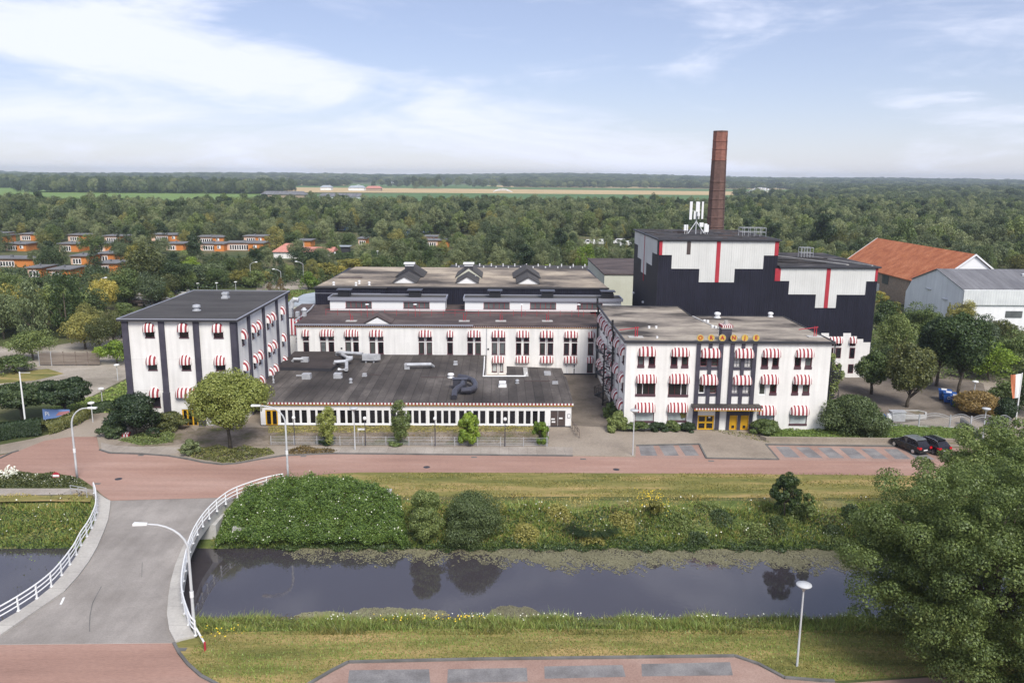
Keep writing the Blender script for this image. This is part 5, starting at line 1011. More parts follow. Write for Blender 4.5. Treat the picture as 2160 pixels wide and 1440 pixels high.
# antenna
p = G(1471, 488, TZA + .2)
an = thing('antenna_mast', (float(V(1468, 480, 126)[0]), 126, TZA + .24), 'phone antenna mast with white panel aerials on the high tower roof beside the chimney', 'antenna')
mb = MB(); mb.tube([(0, 0, 0), (0, 0, 4.9)], .09, 8); mb.tube([(0, 0, 1.9), (1.2, -.6, .1)], .06, 6); mb.tube([(0, 0, 1.9), (-1.3, -.5, .1)], .06, 6); mb.tube([(0, 0, 1.9), (.2, 1.1, .1)], .06, 6); mb.build('mast', M['metal'], an)
for x, y, z0, z1, w_ in ((-.95, -.1, 2.2, 4.95, .2), (-.38, -.3, 2.3, 3.5, .14), (-.05, -.35, 3.4, 4.95, .2), (.32, 0, 2.3, 4.9, .1), (.85, -.1, 2.3, 4.95, .14)):
    mb = MB(); mb.box(x - w_, x + w_, y - .12, y + .06, z0, z1); mb.tube([(x, y + .06, (z0 + z1) / 2), (0, 0, (z0 + z1) / 2)], .03, 5); mb.build('panel_aerial', M['white'], an)
mb = MB(); mb.lathe(0.15, -.45, [(.02, 2.7), (.26, 2.75), (.26, 3.2), (.02, 3.25)], 12); mb.build('dish', M['white'], an)
for x, y, z0, z1, w_ in ((-1.75, -.2, .5, 1.4, .17), (-1.4, -.2, .5, 1.4, .1), (.75, -.3, 1.1, 1.75, .3), (1.45, -.2, .3, 1.6, .22), (1.8, -.1, .3, 1.4, .15)):
    mb = MB(); mb.box(x - w_, x + w_, y - .15, y + .15, z0, z1); mb.tube([(x, y, 0), (x, y, z0)], .04, 5); mb.build('equipment_box', M['white'], an)
# ================================================================== buildings behind and right
cb = thing('cream_shed', (0, 0, 0), 'cream clad shed with brown flat roof between the gravel-roofed hall and the black tower', 'building')
mb = MB(); mb.box(22.4, 36, 172, 205, 0, 8.4); mb.build('wall', M['clad_cream'], cb); mb = MB(); mb.box(22.2, 36.2, 171.8, 205.2, 8.4, 8.65); mb.build('roof', M['roof_brown'], cb)
lbk = thing('long_shed', (0, 0, 0), 'long low black flat-roofed shed with rows of white roof vents before the trees', 'shed')
mb = MB(); mb.box(-13, 36, 214, 222, 0, 4.6); mb.box(-13, 20, 200, 213.9, 0, 3.0, 0); mb.build('wall', M['fascia'], lbk); mb = MB(); mb.box(-13.5, 36.5, 213.5, 223, 4.6, 4.8); mb.box(-8, 20, 186, 205, 3.0, 3.15); mb.build('roof', M['roof_left'], lbk)
for i in range(15): vent(lbk, -12 + i * 3.2, 220, 4.8, .16, .7, 'white')
for i in range(14): vent(lbk, -11 + i * 3.3, 214.5, 4.8, .16, .6, 'white')
wbn = thing('white_barn', (0, 0, 0), 'big white barn with dark grey sheet roof and gambrel gable at the right edge', 'barn')
bx0, bx1 = 90.2, 146; prof_ = [(154.35, 0), (154.35, 8.05), (164.4, 10.85), (174.2, 7.6), (176.5, 4.6), (176.5, 0)]
mb = MB(); mb.wall((bx0, 0), UL, [(-y, z) for y, z in prof_], -(bx1 - bx0), 0, 0); mb.build('wall', M['barn_white'], wbn)
mb = MB()
for (a, b, m_) in (((154.35, 8.05), (164.4, 10.85), 0), ((164.4, 10.85), (174.2, 7.6), 0)):
    mb.add([(bx0 - .3, a[0], a[1] + .02), (bx1, a[0], a[1] + .02), (bx1, b[0], b[1] + .02), (bx0 - .3, b[0], b[1] + .02), (bx0 - .3, a[0], a[1] + .16), (bx1, a[0], a[1] + .16), (bx1, b[0], b[1] + .16), (bx0 - .3, b[0], b[1] + .16)], [(3, 2, 1, 0), (4, 5, 6, 7), (0, 1, 5, 4), (1, 2, 6, 5), (2, 3, 7, 6), (3, 0, 4, 7)], m_)
mb.build('roof', M['sheet_grey'], wbn)
mb = MB(); mb.box(bx0 - .02, bx1, 154.0, 154.34, 5.1, 8.0); mb.build('eaves_panel', corrugate(nmat('barn_panel', [(0.6, 0.62, 0.62), (0.72, 0.74, 0.73)], 0.4, 0.6, streak=((1, 1, .1), .1)), period=.5), wbn)
for a, b, w_ in ((2118, 540 + 0, .0),): pass
p = V(2095, 668, 154.3); mb = MB(); mb.box(99.0, 102.3, 154.25, 154.33, 2.6, 3.9); mb.build('window', M['glass_grey'], wbn)
p = G(2118, 586, 9.6); vent(wbn, 106, 161, 10.0, .4, .5, 'white'); 
for yy, zz_ in ((160.5, 5.2), (167, 6.4)):
    mb = MB(); mb.box(bx0 - .35, bx0, yy - .9, yy + .9, zz_, zz_ + .12); mb.build('bracket', M['metal'], wbn)
ob = thing('tiled_barn', (0, 0, 0), 'large barn with bright orange tiled roof and white gable behind the white barn', 'barn')
oy0, oy1, orx, orz, oex, oez = 174.8, 222, 103.9, 12.85, 95.0, 6.1
oxr = 2 * orx - oex
mb = MB(); mb.box(oex + .3, oxr - .3, oy0 + .3, oy1 - .3, 0, oez); mb.build('wall', M['brick_barn'], ob)
mb = MB(); mb.wall((0, oy0 + .25), UX, [(oex + .2, oez - .2), (oxr - .2, oez - .2), (orx, orz - .15)], -.2, 0, 0); mb.build('gable', M['white'], ob)
mb = MB()
for (a, b) in (((oex - .3, oez - .15), (orx, orz)), ((orx, orz), (oxr + .3, oez - .15))):
    mb.add([(a[0], oy0, a[1]), (b[0], oy0, b[1]), (b[0], oy1, b[1]), (a[0], oy1, a[1]), (a[0], oy0, a[1] + .2), (b[0], oy0, b[1] + .2), (b[0], oy1, b[1] + .2), (a[0], oy1, a[1] + .2)], [(3, 2, 1, 0), (4, 5, 6, 7), (1, 2, 6, 5), (3, 0, 4, 7)], 0)
    for y in (oy0, oy1): mb.add([(a[0], y - .2, a[1] - .1), (b[0], y - .2, b[1] - .1), (b[0], y, b[1] - .1), (a[0], y, a[1] - .1), (a[0], y - .2, a[1] + .28), (b[0], y - .2, b[1] + .28), (b[0], y, b[1] + .28), (a[0], y, a[1] + .28)], [(3, 2, 1, 0), (4, 5, 6, 7), (0, 1, 5, 4), (1, 2, 6, 5), (2, 3, 7, 6), (3, 0, 4, 7)], 1)
mb.build('roof', [M['tile_orange'], M['white']], ob)
for yy in (183.5, 197):
    mb = MB(); mb.box(oex + .2, oex + .28, yy - 1.6, yy + 1.6, 3.6, 5.7); f = mb.build('window', M['glass_grey'], ob)
mb = MB(); mb.box(oex + .2, oex + .27, 199.8, 202, .5, 3.2); mb.build('door', M['white'], ob)
# bungalows of the holiday park
bk = random.Random(21)
def bungalow(px0, px1, pyb, mat, label, group, h=3.0, wmat='white', shift=0):
    a = G(px0, pyb); b = G(px1, pyb); y = a[1]; wd = b[0] - a[0]
    t_ = thing('bungalow', (a[0], y, 0), label, 'bungalow', group); D = 8.0; h = bk.uniform(2.5, 2.9); mb = MB(); mb.box(0, wd, 0, D, 0, h)
    st_ = bk.random() < .5 and wd > 8
    if st_: mb.box(wd * .62, wd + .2, -1.6, -.002, 0, h - .002)
    if mat == 'orange': mb.box(.02, wd * .6, -.03, -.001, .05, h - .3, 1)
    mb.build('wall', [M[mat], M['salmon']], t_); mb = MB(); mb.prism([(-.5, -.6 if not st_ else -.6), (wd + .5, -.6), (wd + .5, D + .5), (wd * .5, D + .8), (-.5, D + .5)], h, h + .25); 
    if st_: mb.box(wd * .6, wd + .5, -2.1, -.601, h + .001, h + .24)
    mb.box(wd * .4, wd * .45, D * .4, D * .5, h + .25, h + .9); mb.build('roof', M['bung_roof'], t_)
    n = max(3, int(wd * .5 / .9)); x0 = wd * .12; mb = MB(); gl = MB()
    for i in range(n):
        x = x0 + i * .9; mb.box(x, x + .85, -.07, -.001, .15, h - .75); gl.box(x + .16, x + .69, -.09, -.071, .4, h - .9)
    f = mb.build('window', M['white'], t_); gl.build('pane', M['glass_low'], f)
    if st_:
        mb = MB(); mb.box(wd * .75, wd * .75 + 1.3, -1.66, -1.601, 1.0, 2.2); f = mb.build('window', M['white'], t_); mb = MB(); mb.box(wd * .75 + .15, wd * .75 + .6, -1.68, -1.661, 1.15, 2.05); mb.build('pane', M['glass_low'], f)
for (a, b, c) in [(-16, 10, 505), (43, 82, 507.5), (144, 184, 508.5), (220, 270, 512), (320, 384, 508), (416, 475, 512), (515, 560, 512), (-20, 12, 512), (12, 62, 529), (125, 168, 531), (198, 240, 530), (350, 388, 528), (423, 476, 529), (475, 560, 528), (623, 656, 521), (-30, 75, 563), (150, 188, 558), (206, 244, 552), (106, 150, 588), (756, 772, 518), (896, 921, 513), (890, 946, 522), (60, 90, 586), (205, 250, 575)]:
    bungalow(a, b, c, 'orange', 'orange holiday bungalow with grey roof among the trees left of the works', 'orange holiday bungalows')
for (a, b, c) in [(728, 752, 473), (743, 768, 484), (868, 896, 473), (948, 972, 474), (962, 986, 488), (712, 730, 486), (845, 862, 497), (880, 905, 490), (1185, 1200, 484), (1222, 1245, 482)]:
    bungalow(a, b, c, 'blue_wall', 'small blue holiday bungalow half hidden by the park trees', 'blue holiday bungalows')
for (a, b, c) in [(1712, 1740, 504), (1700, 1716, 487), (1725, 1745, 489), (1600, 1620, 497), (1640, 1655, 490)]:
    bungalow(a, b, c, 'red', 'red holiday bungalow behind the tower among trees', 'red holiday bungalows')
pk = thing('tiled_bungalow', (G(577, 545)[0], G(577, 545)[1], 0), 'bungalow with pink hipped tile roof and white posts among the park trees', 'house')
mb = MB(); mb.box(0, 20, 0, 8, 0, 2.3); mb.build('wall', M['plaster'], pk)
mb = MB(); mb.add([(-.6, -.6, 2.3), (11, -.6, 2.3), (11, 9, 2.3), (-.6, 9, 2.3), (3.4, 4, 5.0), (7.2, 4, 5.0)], [(0, 1, 5, 4), (1, 2, 5), (2, 3, 4, 5), (3, 0, 4)]); mb.add([(11, -.6, 2.3), (21, -.6, 2.3), (21, 9, 2.3), (11, 9, 2.3), (9, 4, 3.8), (21, 4, 3.8)], [(0, 1, 5, 4), (2, 3, 4, 5), (1, 2, 5)]); mb.build('roof', M['pink_roof'], pk)
mb = MB(); mb.box(21.4, 21.8, -.5, -.1, 0, 2.4); mb.box(19, 19.4, -.9, -.5, 0, 2.4); mb.build('post', M['white'], pk)
sh2 = thing('dark_shed', (G(713, 534)[0], G(713, 534)[1], 0), 'small black shed with pale roof beside the park hedge', 'shed')
mb = MB(); mb.box(0, 4, 0, 4, 0, 2.4); mb.build('wall', M['fascia'], sh2); mb = MB(); mb.box(-.5, 4.5, -.5, 5, 2.4, 2.6); mb.build('roof', M['metal_pale'], sh2)
# white vans and play things far off
def van(px, py, s=1.0, label='white van parked beyond the long black shed'):
    p = G(px, py); t_ = thing('parked_van', (p[0], p[1], 0), label, 'van', 'white vans parked behind the long shed'); mb = MB()
    pr = [(0, .4), (0, 1.2), (.9, 1.5), (1.5, 2.3), (5.0, 2.4), (5.1, .4)]; mb.wall((0, 0), UX, pr, -1.9, 0); mb.build('body', M['white'], t_)
    mb = MB(); mb.wall((0, 0), UX, [(1.0, 1.45), (1.6, 2.15), (2.6, 2.15), (2.6, 1.4)], 0, .02); mb.build('window', M['glass'], t_)
    for x in (1.0, 4.1): mb = MB(); mb.tube([(x, -.05, .35), (x, .2, .35)], .35, 10); mb.build('wheel', M['rubber'], t_)
for a, b, l in ((1230, 517, 'white van parked beyond the long shed, leftmost of the row'), (1255, 516, 'white van parked beyond the long shed, second in the row'), (1294, 515, 'white van parked beyond the long shed, third in the row'), (1308, 520, 'white van parked nearest the yellow-green conifers beyond the long shed')): van(a, b, 1, l)
# ================================================================== street furniture
def street_lamp(px, py, H, arm, label, r=.085):
    p = G(px, py); t_ = thing('street_lamp', (p[0], p[1], 0), label, 'street lamp'); s_ = 1 if arm > 0 else -1; A = abs(arm); mb = MB(); pts = [(0, 0, 0), (0, 0, 1.2), (0, 0, H - 1.9)]
    for k in range(1, 8):
        th = k / 7 * math.pi / 2; pts.append((s_ * A * .82 * (1 - math.cos(th)), 0, H - 1.9 + 1.75 * math.sin(th)))
    pts.append((s_ * A * .92, 0, H - .15)); mb.tube(pts, [r * 1.25, r * 1.2] + [r] + [r * (.95 - .05 * k) for k in range(7)] + [r * .55], 10); mb.build('pole', M['lamp_grey'], t_, True)
    mb = MB(); x0, x1 = s_ * A * .88, s_ * (A * .88 + .85); xa, xb = min(x0, x1), max(x0, x1); mb.prism([(xa, -.08), (xb, -.16), (xb, .16), (xa, .08)] if s_ > 0 else [(xa, -.16), (xb, -.08), (xb, .08), (xa, .16)], H - .2, H - .06); mb.build('lamp_head', M['globe'], t_)
    mb = MB(); mb.tube([(0, 0, 2.6), (0, 0, 3.0)], r * 1.5, 8); mb.build('collar', M['white'], t_); return t_
street_lamp(163, 1008, 7.2, 1.9, 'tall curved grey street lamp at the flower bed corner, arm to the right')
street_lamp(608, 1012, 7.6, -2.6, 'tall curved street lamp beside the bramble thicket, arm to the left')
street_lamp(411, 1337, 7.7, -2.75, 'tall curved street lamp at the near end of the bridge path')
def post_lamp(px, py, H, label, globe=False, group=None, mat='lamp_grey', z=0.0):
    p = G(px, py); t_ = thing('globe_lamp' if globe else 'disc_lamp', (p[0], p[1], z), label, 'lamp post', group); mb = MB(); mb.tube([(0, 0, 0), (0, 0, H)], [.055 if globe else .075, .04 if globe else .05], 8); mb.build('post', M[mat], t_)
    mb = MB()
    if globe: mb.lathe(0, 0, [(.02, H - .02), (.15, H + .05), (.2, H + .2), (.15, H + .35), (.03, H + .4)], 12)
    else: mb.lathe(0, 0, [(.06, H), (.12, H + .16), (.42, H + .36), (.46, H + .41), (.44, H + .46), (.05, H + .5)], 18)
    mb.build('lamp_head', M['globe' if globe else 'lamp_grey'], t_, True)
for a, b in ((622, 940), (771, 941.5), (918, 942), (1065, 943)): post_lamp(a, b, 3.0, 'thin dark post with white globe lamp along the wire fence before the low wing', True, 'globe lamps along the wire fence', 'paint_dark')
post_lamp(749, 950, 4.3, 'grey disc lamp post standing on the path in front of the low white wing'); post_lamp(1334.5, 961, 4.6, 'grey disc lamp post at the corner of the small parking area before the office'); post_lamp(2071, 936, 3.7, 'disc lamp post beside the ramp near the arched fence'); post_lamp(1681, 1404, 4.95, 'grey disc lamp post on the near grass verge before the canal')
p = G(1683, 1404); mb = MB(); mb.tube([(0, 0, 0), (0, 0, .01)], .001, 3)
def small_lamp(px, py, top, label, arm=0):
    p = G(px, py); q = V(px, top, p[1]); H = q[2]; t_ = thing('park_lamp', (p[0], p[1], 0), label, 'lamp post', 'lamp posts behind the works'); mb = MB(); pts = [(0, 0, 0), (0, 0, H - .6)] + ([(arm * .5, 0, H - .1), (arm, 0, H)] if arm else [(0, 0, H)]); mb.tube(pts, .06, 6); mb.build('post', M['lamp_grey'], t_)
    mb = MB(); mb.lathe(arm, 0, [(.1, H - .1), (.38, H - .02), (.38, H + .1), (.1, H + .18)], 10); mb.build('lamp_head', M['globe'], t_)
for a, b, c, ar in ((594, 612, 568, -1.8), (641, 600, 552, -1.8), (530, 606, 553, 1.6), (213, 645, 586, 1.6), (418, 615, 598, 0), (458, 618, 597, 0), (498, 618, 595, 0), (797, 560, 530, 0), (249, 803, 770, 0), (216, 850, 820, 0), (196, 890, 850, 0), (2052, 850, 805, 0), (99, 640, 617, 0), (300, 600, 590, .8)):
    small_lamp(a, b, c, 'pale park lamp on a thin post in the yards behind and beside the works', ar)
# railings
def railing(name, pts, z0, H, label, nrail=3, step=1.55, mat='white', r=.045, postw=.09):
    t_ = thing(name, (0, 0, 0), label, 'railing'); P3 = [Vector((p[0], p[1], z0)) for p in pts]; seg = [0.0]
    for a, b in zip(P3[:-1], P3[1:]): seg.append(seg[-1] + (b - a).length)
    L_ = seg[-1]
    def at(s):
        for i in range(len(seg) - 1):
            if s <= seg[i + 1] + 1e-6: k = (s - seg[i]) / max(seg[i + 1] - seg[i], 1e-6); return P3[i].lerp(P3[i + 1], k)
        return P3[-1]
    n = max(2, int(L_ / step)); 
    for i in range(n + 1):
        p = at(L_ * i / n); mb = MB(); mb.box(p.x - postw / 2, p.x + postw / 2, p.y - postw / 2, p.y + postw / 2, z0, z0 + H - .02); mb.box(p.x - postw, p.x + postw, p.y - postw, p.y + postw, z0, z0 + .05); mb.build('post', M[mat], t_)
    fine = [at(L_ * i / (n * 3)) for i in range(n * 3 + 1)]
    for k in range(nrail):
        zz_ = H * (1 - k * .31); mb = MB(); mb.tube([(p.x, p.y, z0 + zz_) for p in fine], r if k else r * 1.2, 6); mb.build('rail', M[mat], t_)
    return t_
def smooth(pts, n=4):
    out = []
    for i in range(len(pts) - 1):
        p0 = pts[max(i - 1, 0)]; p1 = pts[i]; p2 = pts[i + 1]; p3 = pts[min(i + 2, len(pts) - 1)]
        for k in range(n):
            t_ = k / n; out.append(tuple(.5 * ((2 * p1[j]) + (-p0[j] + p2[j]) * t_ + (2 * p0[j] - 5 * p1[j] + 4 * p2[j] - p3[j]) * t_ ** 2 + (-p0[j] + 3 * p1[j] - 3 * p2[j] + p3[j]) * t_ ** 3) for j in (0, 1)))
    return out + [tuple(pts[-1][:2])]
railing('bridge_railing', smooth([tuple(G(p[0], p[1], .15)[:2]) for p in [(199, 1040), (204, 1057), (204, 1085), (197, 1106), (187, 1126), (172, 1148), (157, 1177), (127, 1217), (105, 1240), (75, 1264), (39, 1288), (0, 1311), (-60, 1342)]]), .15, 1.05, 'curved white bridge railing on the left side of the road')
railing('bridge_railing', smooth([tuple(G(p[0], p[1], .15)[:2]) for p in [(598, 1021), (560, 1029), (500, 1050), (469, 1069), (440, 1096), (418, 1126), (403, 1157), (393, 1195), (386, 1235), (385, 1265), (391, 1295), (404, 1331), (413, 1340)]]), .15, 1.05, 'curved white bridge railing on the right side by the bramble thicket')
gb = thing('guide_barrier', (0, 0, 0), 'low white barrier bar with red tip in the grass past the bridge', 'barrier'); mb = MB(); a, b = G(414, 1340), G(433, 1372); mb.tube([(a[0], a[1], .6), (b[0], b[1], .5)], .06, 6); mb.tube([(a[0], a[1], 0), (a[0], a[1], .65)], .05, 6); mb.build('bar', M['white'], gb); mb = MB(); mb.tube([(b[0], b[1], 0), (b[0], b[1], .6)], .07, 6); mb.build('post', M['red'], gb)
railing('path_railing', g2((150, 1043), (166, 1046), (184, 1049)), .02, .9, 'thin grey path railing at the left end of the bridge path', 2, 1.2, 'metal', .025, .05)
# wire mesh fence before the low wing
def mesh_fence(pts, H, label, name='wire_fence', mat='metal', step=.1, post=2.5):
    t_ = thing(name, (0, 0, 0), label, 'fence'); mb = MB(); pm = MB()
    for p, q in zip(pts[:-1], pts[1:]):
        p, q = Vector((*p, .12)), Vector((*q, .12)); L_ = (q - p).length; n = int(L_ / step)
        for i in range(n): c = p.lerp(q, i / n); mb.box(c.x - .006, c.x + .006, c.y - .006, c.y + .006, .14, .12 + H)
        for z in (.15, H * .33, H * .66, H): mb.tube([(p.x, p.y, .12 + z), (q.x, q.y, .12 + z)], .012, 4)
        for i in range(int(L_ / post) + 1): c = p.lerp(q, i * post / L_); pm = MB(); pm.box(c.x - .03, c.x + .03, c.y - .03, c.y + .03, .1, .2 + H); pm.build('post', M[mat], t_)
    mb.build('mesh_panel', M[mat], t_)
mesh_fence(g2((572, 940), (1155, 943), (1158, 905)), .95, 'low grey wire mesh fence around the dirt bed before the low wing')
railing('ramp_railing', g2((1208, 905), (1222, 925)), .1, .9, 'short wooden handrail beside the brown double doors', 2, 1.0, 'wood', .04, .08)
# arched steel fence on the right
af = thing('arched_fence', (0, 0, 0), 'grey steel fence of arched panels between the dark bush and the ramp', 'fence'); fp = g2((1868, 900), (1937, 903), (2002, 905), (2046, 907), (2098, 908), (2130, 908))
for i in range(len(fp) - 1):
    p, q = Vector((*fp[i], .1)), Vector((*fp[i + 1], .1)); mb = MB(); L_ = (q - p).length; n = int(L_ / .13)
    pts = []
    for k in range(n + 1):
        c = p.lerp(q, k / n); h = 1.35 + .45 * math.sin(math.pi * k / n); mb.box(c.x - .01, c.x + .01, c.y - .008, c.y + .008, .25, h + .1); pts.append((c.x, c.y, h + .12))
    mb.tube(pts, .025, 5); mb.tube([(a, b, c - .28) for a, b, c in pts], .015, 4); mb.tube([(p.x, p.y, .25), (q.x, q.y, .25)], .02, 4); mb.build('fence_panel', M['metal'], af)
    mb = MB(); mb.box(p.x - .06, p.x + .06, p.y - .06, p.y + .06, 0, 1.75); mb.build('post', M['metal'], af)
# low brick wall, ramp wall
rw = tag(None or (lambda mb: (mb.prism([tuple(v) for v in g2((1603, 928), (1616, 932.5), (2062, 937), (2062, 934.5), (1617, 930))], 0, .55), mb.build('retaining_wall', M['paving']))[1])(MB()), 'low weathered stone retaining wall along the grass before the office', 'wall')
mb = MB(); mb.prism(g2((2024, 896), (2072, 936), (2076, 934), (2028, 894)), 0, .9); tag(mb.build('ramp_wall', M['kerb']), 'dark sloping ramp wall beside the disc lamp at the right', 'wall')
# containers, planter, generator
for i, (a, b) in enumerate(((1991, 845), (2001, 851), (2016, 858))):
    p = G(a, b); t_ = thing('waste_container', (p[0], p[1], .1), ['blue waste container with white lid, farthest of three in a row', 'blue waste container with white lid, middle of three in a row', 'blue waste container with white lid, nearest of three in a row'][i], 'container', 'blue waste containers', R(-25)); mb = MB()
    mb.add([(-.6, -.45, .15), (.6, -.45, .15), (.6, .45, .15), (-.6, .45, .15), (-.75, -.55, 1.35), (.75, -.55, 1.35), (.75, .55, 1.35), (-.75, .55, 1.35)], [(3, 2, 1, 0), (4, 5, 6, 7), (0, 1, 5, 4), (1, 2, 6, 5), (2, 3, 7, 6), (3, 0, 4, 7)]); mb.box(-.8, .8, -.6, .6, 1.35, 1.42); mb.build('body', M['blue_bin'], t_)
    mb = MB(); mb.prism([(-.45, -.2), (.2, -.2), (.2, .35), (-.45, .35)], 1.42, 1.5); mb.build('lid', M['white'], t_)
    mb = MB()
    for k in range(16):
        a0, a1 = 6.283 * k / 16, 6.283 * (k + 1) / 16; P = lambda a_, r_: (r_ * math.cos(a_) - .1, -.55, .8 + r_ * math.sin(a_))
        mb.quad(P(a0, .13), P(a1, .13), P(a1, .19), P(a0, .19))
    mb.build('emblem', M['white'], t_)
    for x in (-.5, .5): mb = MB(); mb.tube([(x - .04, -.4, .1), (x + .04, -.4, .1)], .1, 8); mb.build('wheel', M['rubber'], t_)
p = G(1920, 880); pl_ = thing('planter', (p[0], p[1], .1), 'hexagonal pale timber planter behind the arched fence', 'planter'); hx = [(-2, -.3), (-1.4, -1.0), (1.4, -1.0), (2.0, .2), (1.4, 1.0), (-1.4, 1.0)]
mb = MB(); mb.prism(hx, 0, .45); mb.build('soil', M['dirtbed'], pl_); mb = MB()
for i in range(6):
    a, b = hx[i], hx[(i + 1) % 6]; d = Vector((b[0] - a[0], b[1] - a[1], 0)).normalized(); nn = Vector((-d.y, d.x, 0)) * .11; mb.prism([(a[0] - nn.x, a[1] - nn.y), (a[0] + nn.x, a[1] + nn.y), (b[0] + nn.x, b[1] + nn.y), (b[0] - nn.x, b[1] - nn.y)], .0, .55 + i * .001)
mb.build('frame', M['concrete'], pl_)
p = G(1893, 888); gn = thing('utility_cabinet', (p[0], p[1], .1), 'grey metal utility box beside the planter behind the arched fence', 'cabinet'); mb = MB(); mb.box(-.9, .7, -.5, .5, 0, 1.1); mb.box(-1, .8, -.6, .6, 1.1, 1.2); mb.build('body', M['metal'], gn)
p = G(1875, 888); gn = thing('rubbish_pile', (p[0], p[1], .1), 'blue and white bags beside the utility box', 'bags'); mb = MB(); mb.lathe(0, 0, [(.3, 0), (.45, .3), (.35, .7), (.1, .9)], 9); mb.lathe(-.7, .1, [(.3, 0), (.4, .3), (.3, .6), (.1, .8)], 9, 1); mb.build('bags', [M['white'], M['blue_bin']], gn)
mb = MB(); p = G(1822, 788)
yf = thing('wire_cage', (p[0], p[1], .1), 'grey wire cage against the white base wall below the black tower', 'cage'); 
for q in range(7): mb.tube([(-.9 + q * .3, 0, 0), (-.9 + q * .3, 0, 2.0)], .02, 4); mb.tube([(-.9 + q * .3, 1.4, 0), (-.9 + q * .3, 1.4, 2.3)], .02, 4)
for z in (.1, 1, 2): mb.tube([(-.9, 0, z), (.9, 0, z)], .03, 4); mb.tube([(-.9, 0, z), (-.9, 1.4, z)], .03, 4); mb.tube([(.9, 0, z), (.9, 1.4, z)], .03, 4)
mb.build('grid', M['metal'], yf)
# flagpole with banner, white pole, sign board, flower box, misc
p = G(2140, 905); fl = thing('flagpole', (p[0], p[1], 0), 'white flagpole with white and orange banner at the right edge', 'flagpole'); H_ = V(2152, 786, p[1])[2]; mb = MB(); mb.tube([(0, 0, 0), (0, 0, H_)], [.09, .06], 8); mb.build('pole', M['white'], fl)
mb = MB(); hb = H_ * .42
for k in range(10):
    for j in range(5):
        f = lambda u, v: (-.05 - u * (1.25 - .55 * v), .12 * math.sin(u * 7 + v * 3) * u, H_ - .1 - v * hb - .15 * u)
        mb.quad(f(j / 5, k / 10), f(j / 5, (k + 1) / 10), f((j + 1) / 5, (k + 1) / 10), f((j + 1) / 5, k / 10), 1 if j >= 3 else 0)
mb.build('banner', [M['white'], pmat('banner_orange', (.6, .2, .1), .7)], fl)
p = G(56, 912); wp = thing('white_pole', (p[0], p[1], 0), 'white mast with short crossbar behind the left hedge', 'mast'); H_ = V(50, 784, p[1])[2]; mb = MB(); mb.tube([(0, 0, 0), (0, 0, H_)], [.1, .07], 8); mb.tube([(0, 0, H_ - .1), (1.2, 0, H_ - .1)], .025, 5); mb.build('pole', M['white'], wp)
p = G(92, 889); q = G(143, 884); bd = thing('sign_board', (p[0], p[1], 0), 'blue and pink printed sign board reading Pi half hidden by the round trees', 'sign'); W_ = 3.2
mb = MB(); mb.wall((0, 0), UX, [(0, .25), (W_, .75), (W_, 1.5), (0, 1.55)], -.06, 0, 0); mb.wall((0, 0), UX, [(1.5, .75), (W_ - .05, .9), (W_ - .05, 1.35), (1.9, 1.2)], .004, .008, 1); mb.build('board', [pmat('sign_blue', (.16, .25, .5), .5), pmat('sign_pink', (.45, .2, .22), .5)], bd)
cu = bpy.data.curves.new('letters', 'FONT'); cu.body = 'Pi'; cu.size = .75; cu.extrude = .01; tmp = bpy.data.objects.new('tmp', cu); COL.objects.link(tmp); bpy.context.view_layer.update(); me = bpy.data.meshes.new_from_object(tmp.evaluated_get(bpy.context.evaluated_depsgraph_get())); bpy.data.objects.remove(tmp); me.materials.clear(); me.materials.append(M['white'])
le = link('lettering', me, bd, (.25, -.02, .72)); le.rotation_euler = (R(90), 0, 0)
for x in (.2, W_ - .2): mb = MB(); mb.box(x - .05, x + .05, .061, .12, 0, 1.4); mb.build('post', M['metal'], bd)
p = G(266, 922); fb = thing('flower_box', (p[0], p[1], .1), 'small red and white chequered flower box before the dark shrubs', 'planter'); mb = MB()
for i in range(8): mb.box(-.5 + i * .125, -.375 + i * .125, -.15, .15, .35, .5, i % 2)
for i in range(5): mb.box(-.4 + i * .16, -.24 + i * .16, -.12, .12, 0, .349, 0 if i % 2 else 1)
mb.build('box', [M['white'], M['red']], fb)
p = G(120, 1015); rs = thing('round_sign', (p[0], p[1], 0), 'small red and white round sign in the flower bed', 'sign'); mb = MB(); mb.tube([(0, -.05, .6), (0, 0, .6)], .35, 16); mb.build('disc', M['red'], rs); mb = MB(); mb.box(-.3, .3, -.07, -.051, .5, .7); mb.build('bar', M['white'], rs); mb = MB(); mb.tube([(0, .03, 0), (0, .03, .6)], .03, 5); mb.build('post', M['metal'], rs)
p = G(819, 1048); nb = thing('nesting_box', (p[0], p[1], 0), 'grey concrete post box standing in the lawn beside the brambles', 'bollard'); mb = MB(); mb.prism([(-.28, -.22), (.28, -.22), (.28, .22), (-.28, .22)], 0, .62); mb.prism([(-.33, -.27), (.33, -.27), (.33, .27), (-.33, .27)], .62, .72); mb.build('post', M['concrete'], nb)
p = G(753, 935); ps = thing('direction_sign', (p[0] + .15, p[1], 0), 'small white direction sign on the disc lamp before the low wing', 'sign'); mb = MB(); mb.box(0, .8, -.03, .0, 1.55, 1.75); mb.build('panel', M['white'], ps); mb = MB(); mb.tube([(0, 0, 0), (0, 0, 1.9)], .03, 5); mb.build('post', M['metal'], ps)
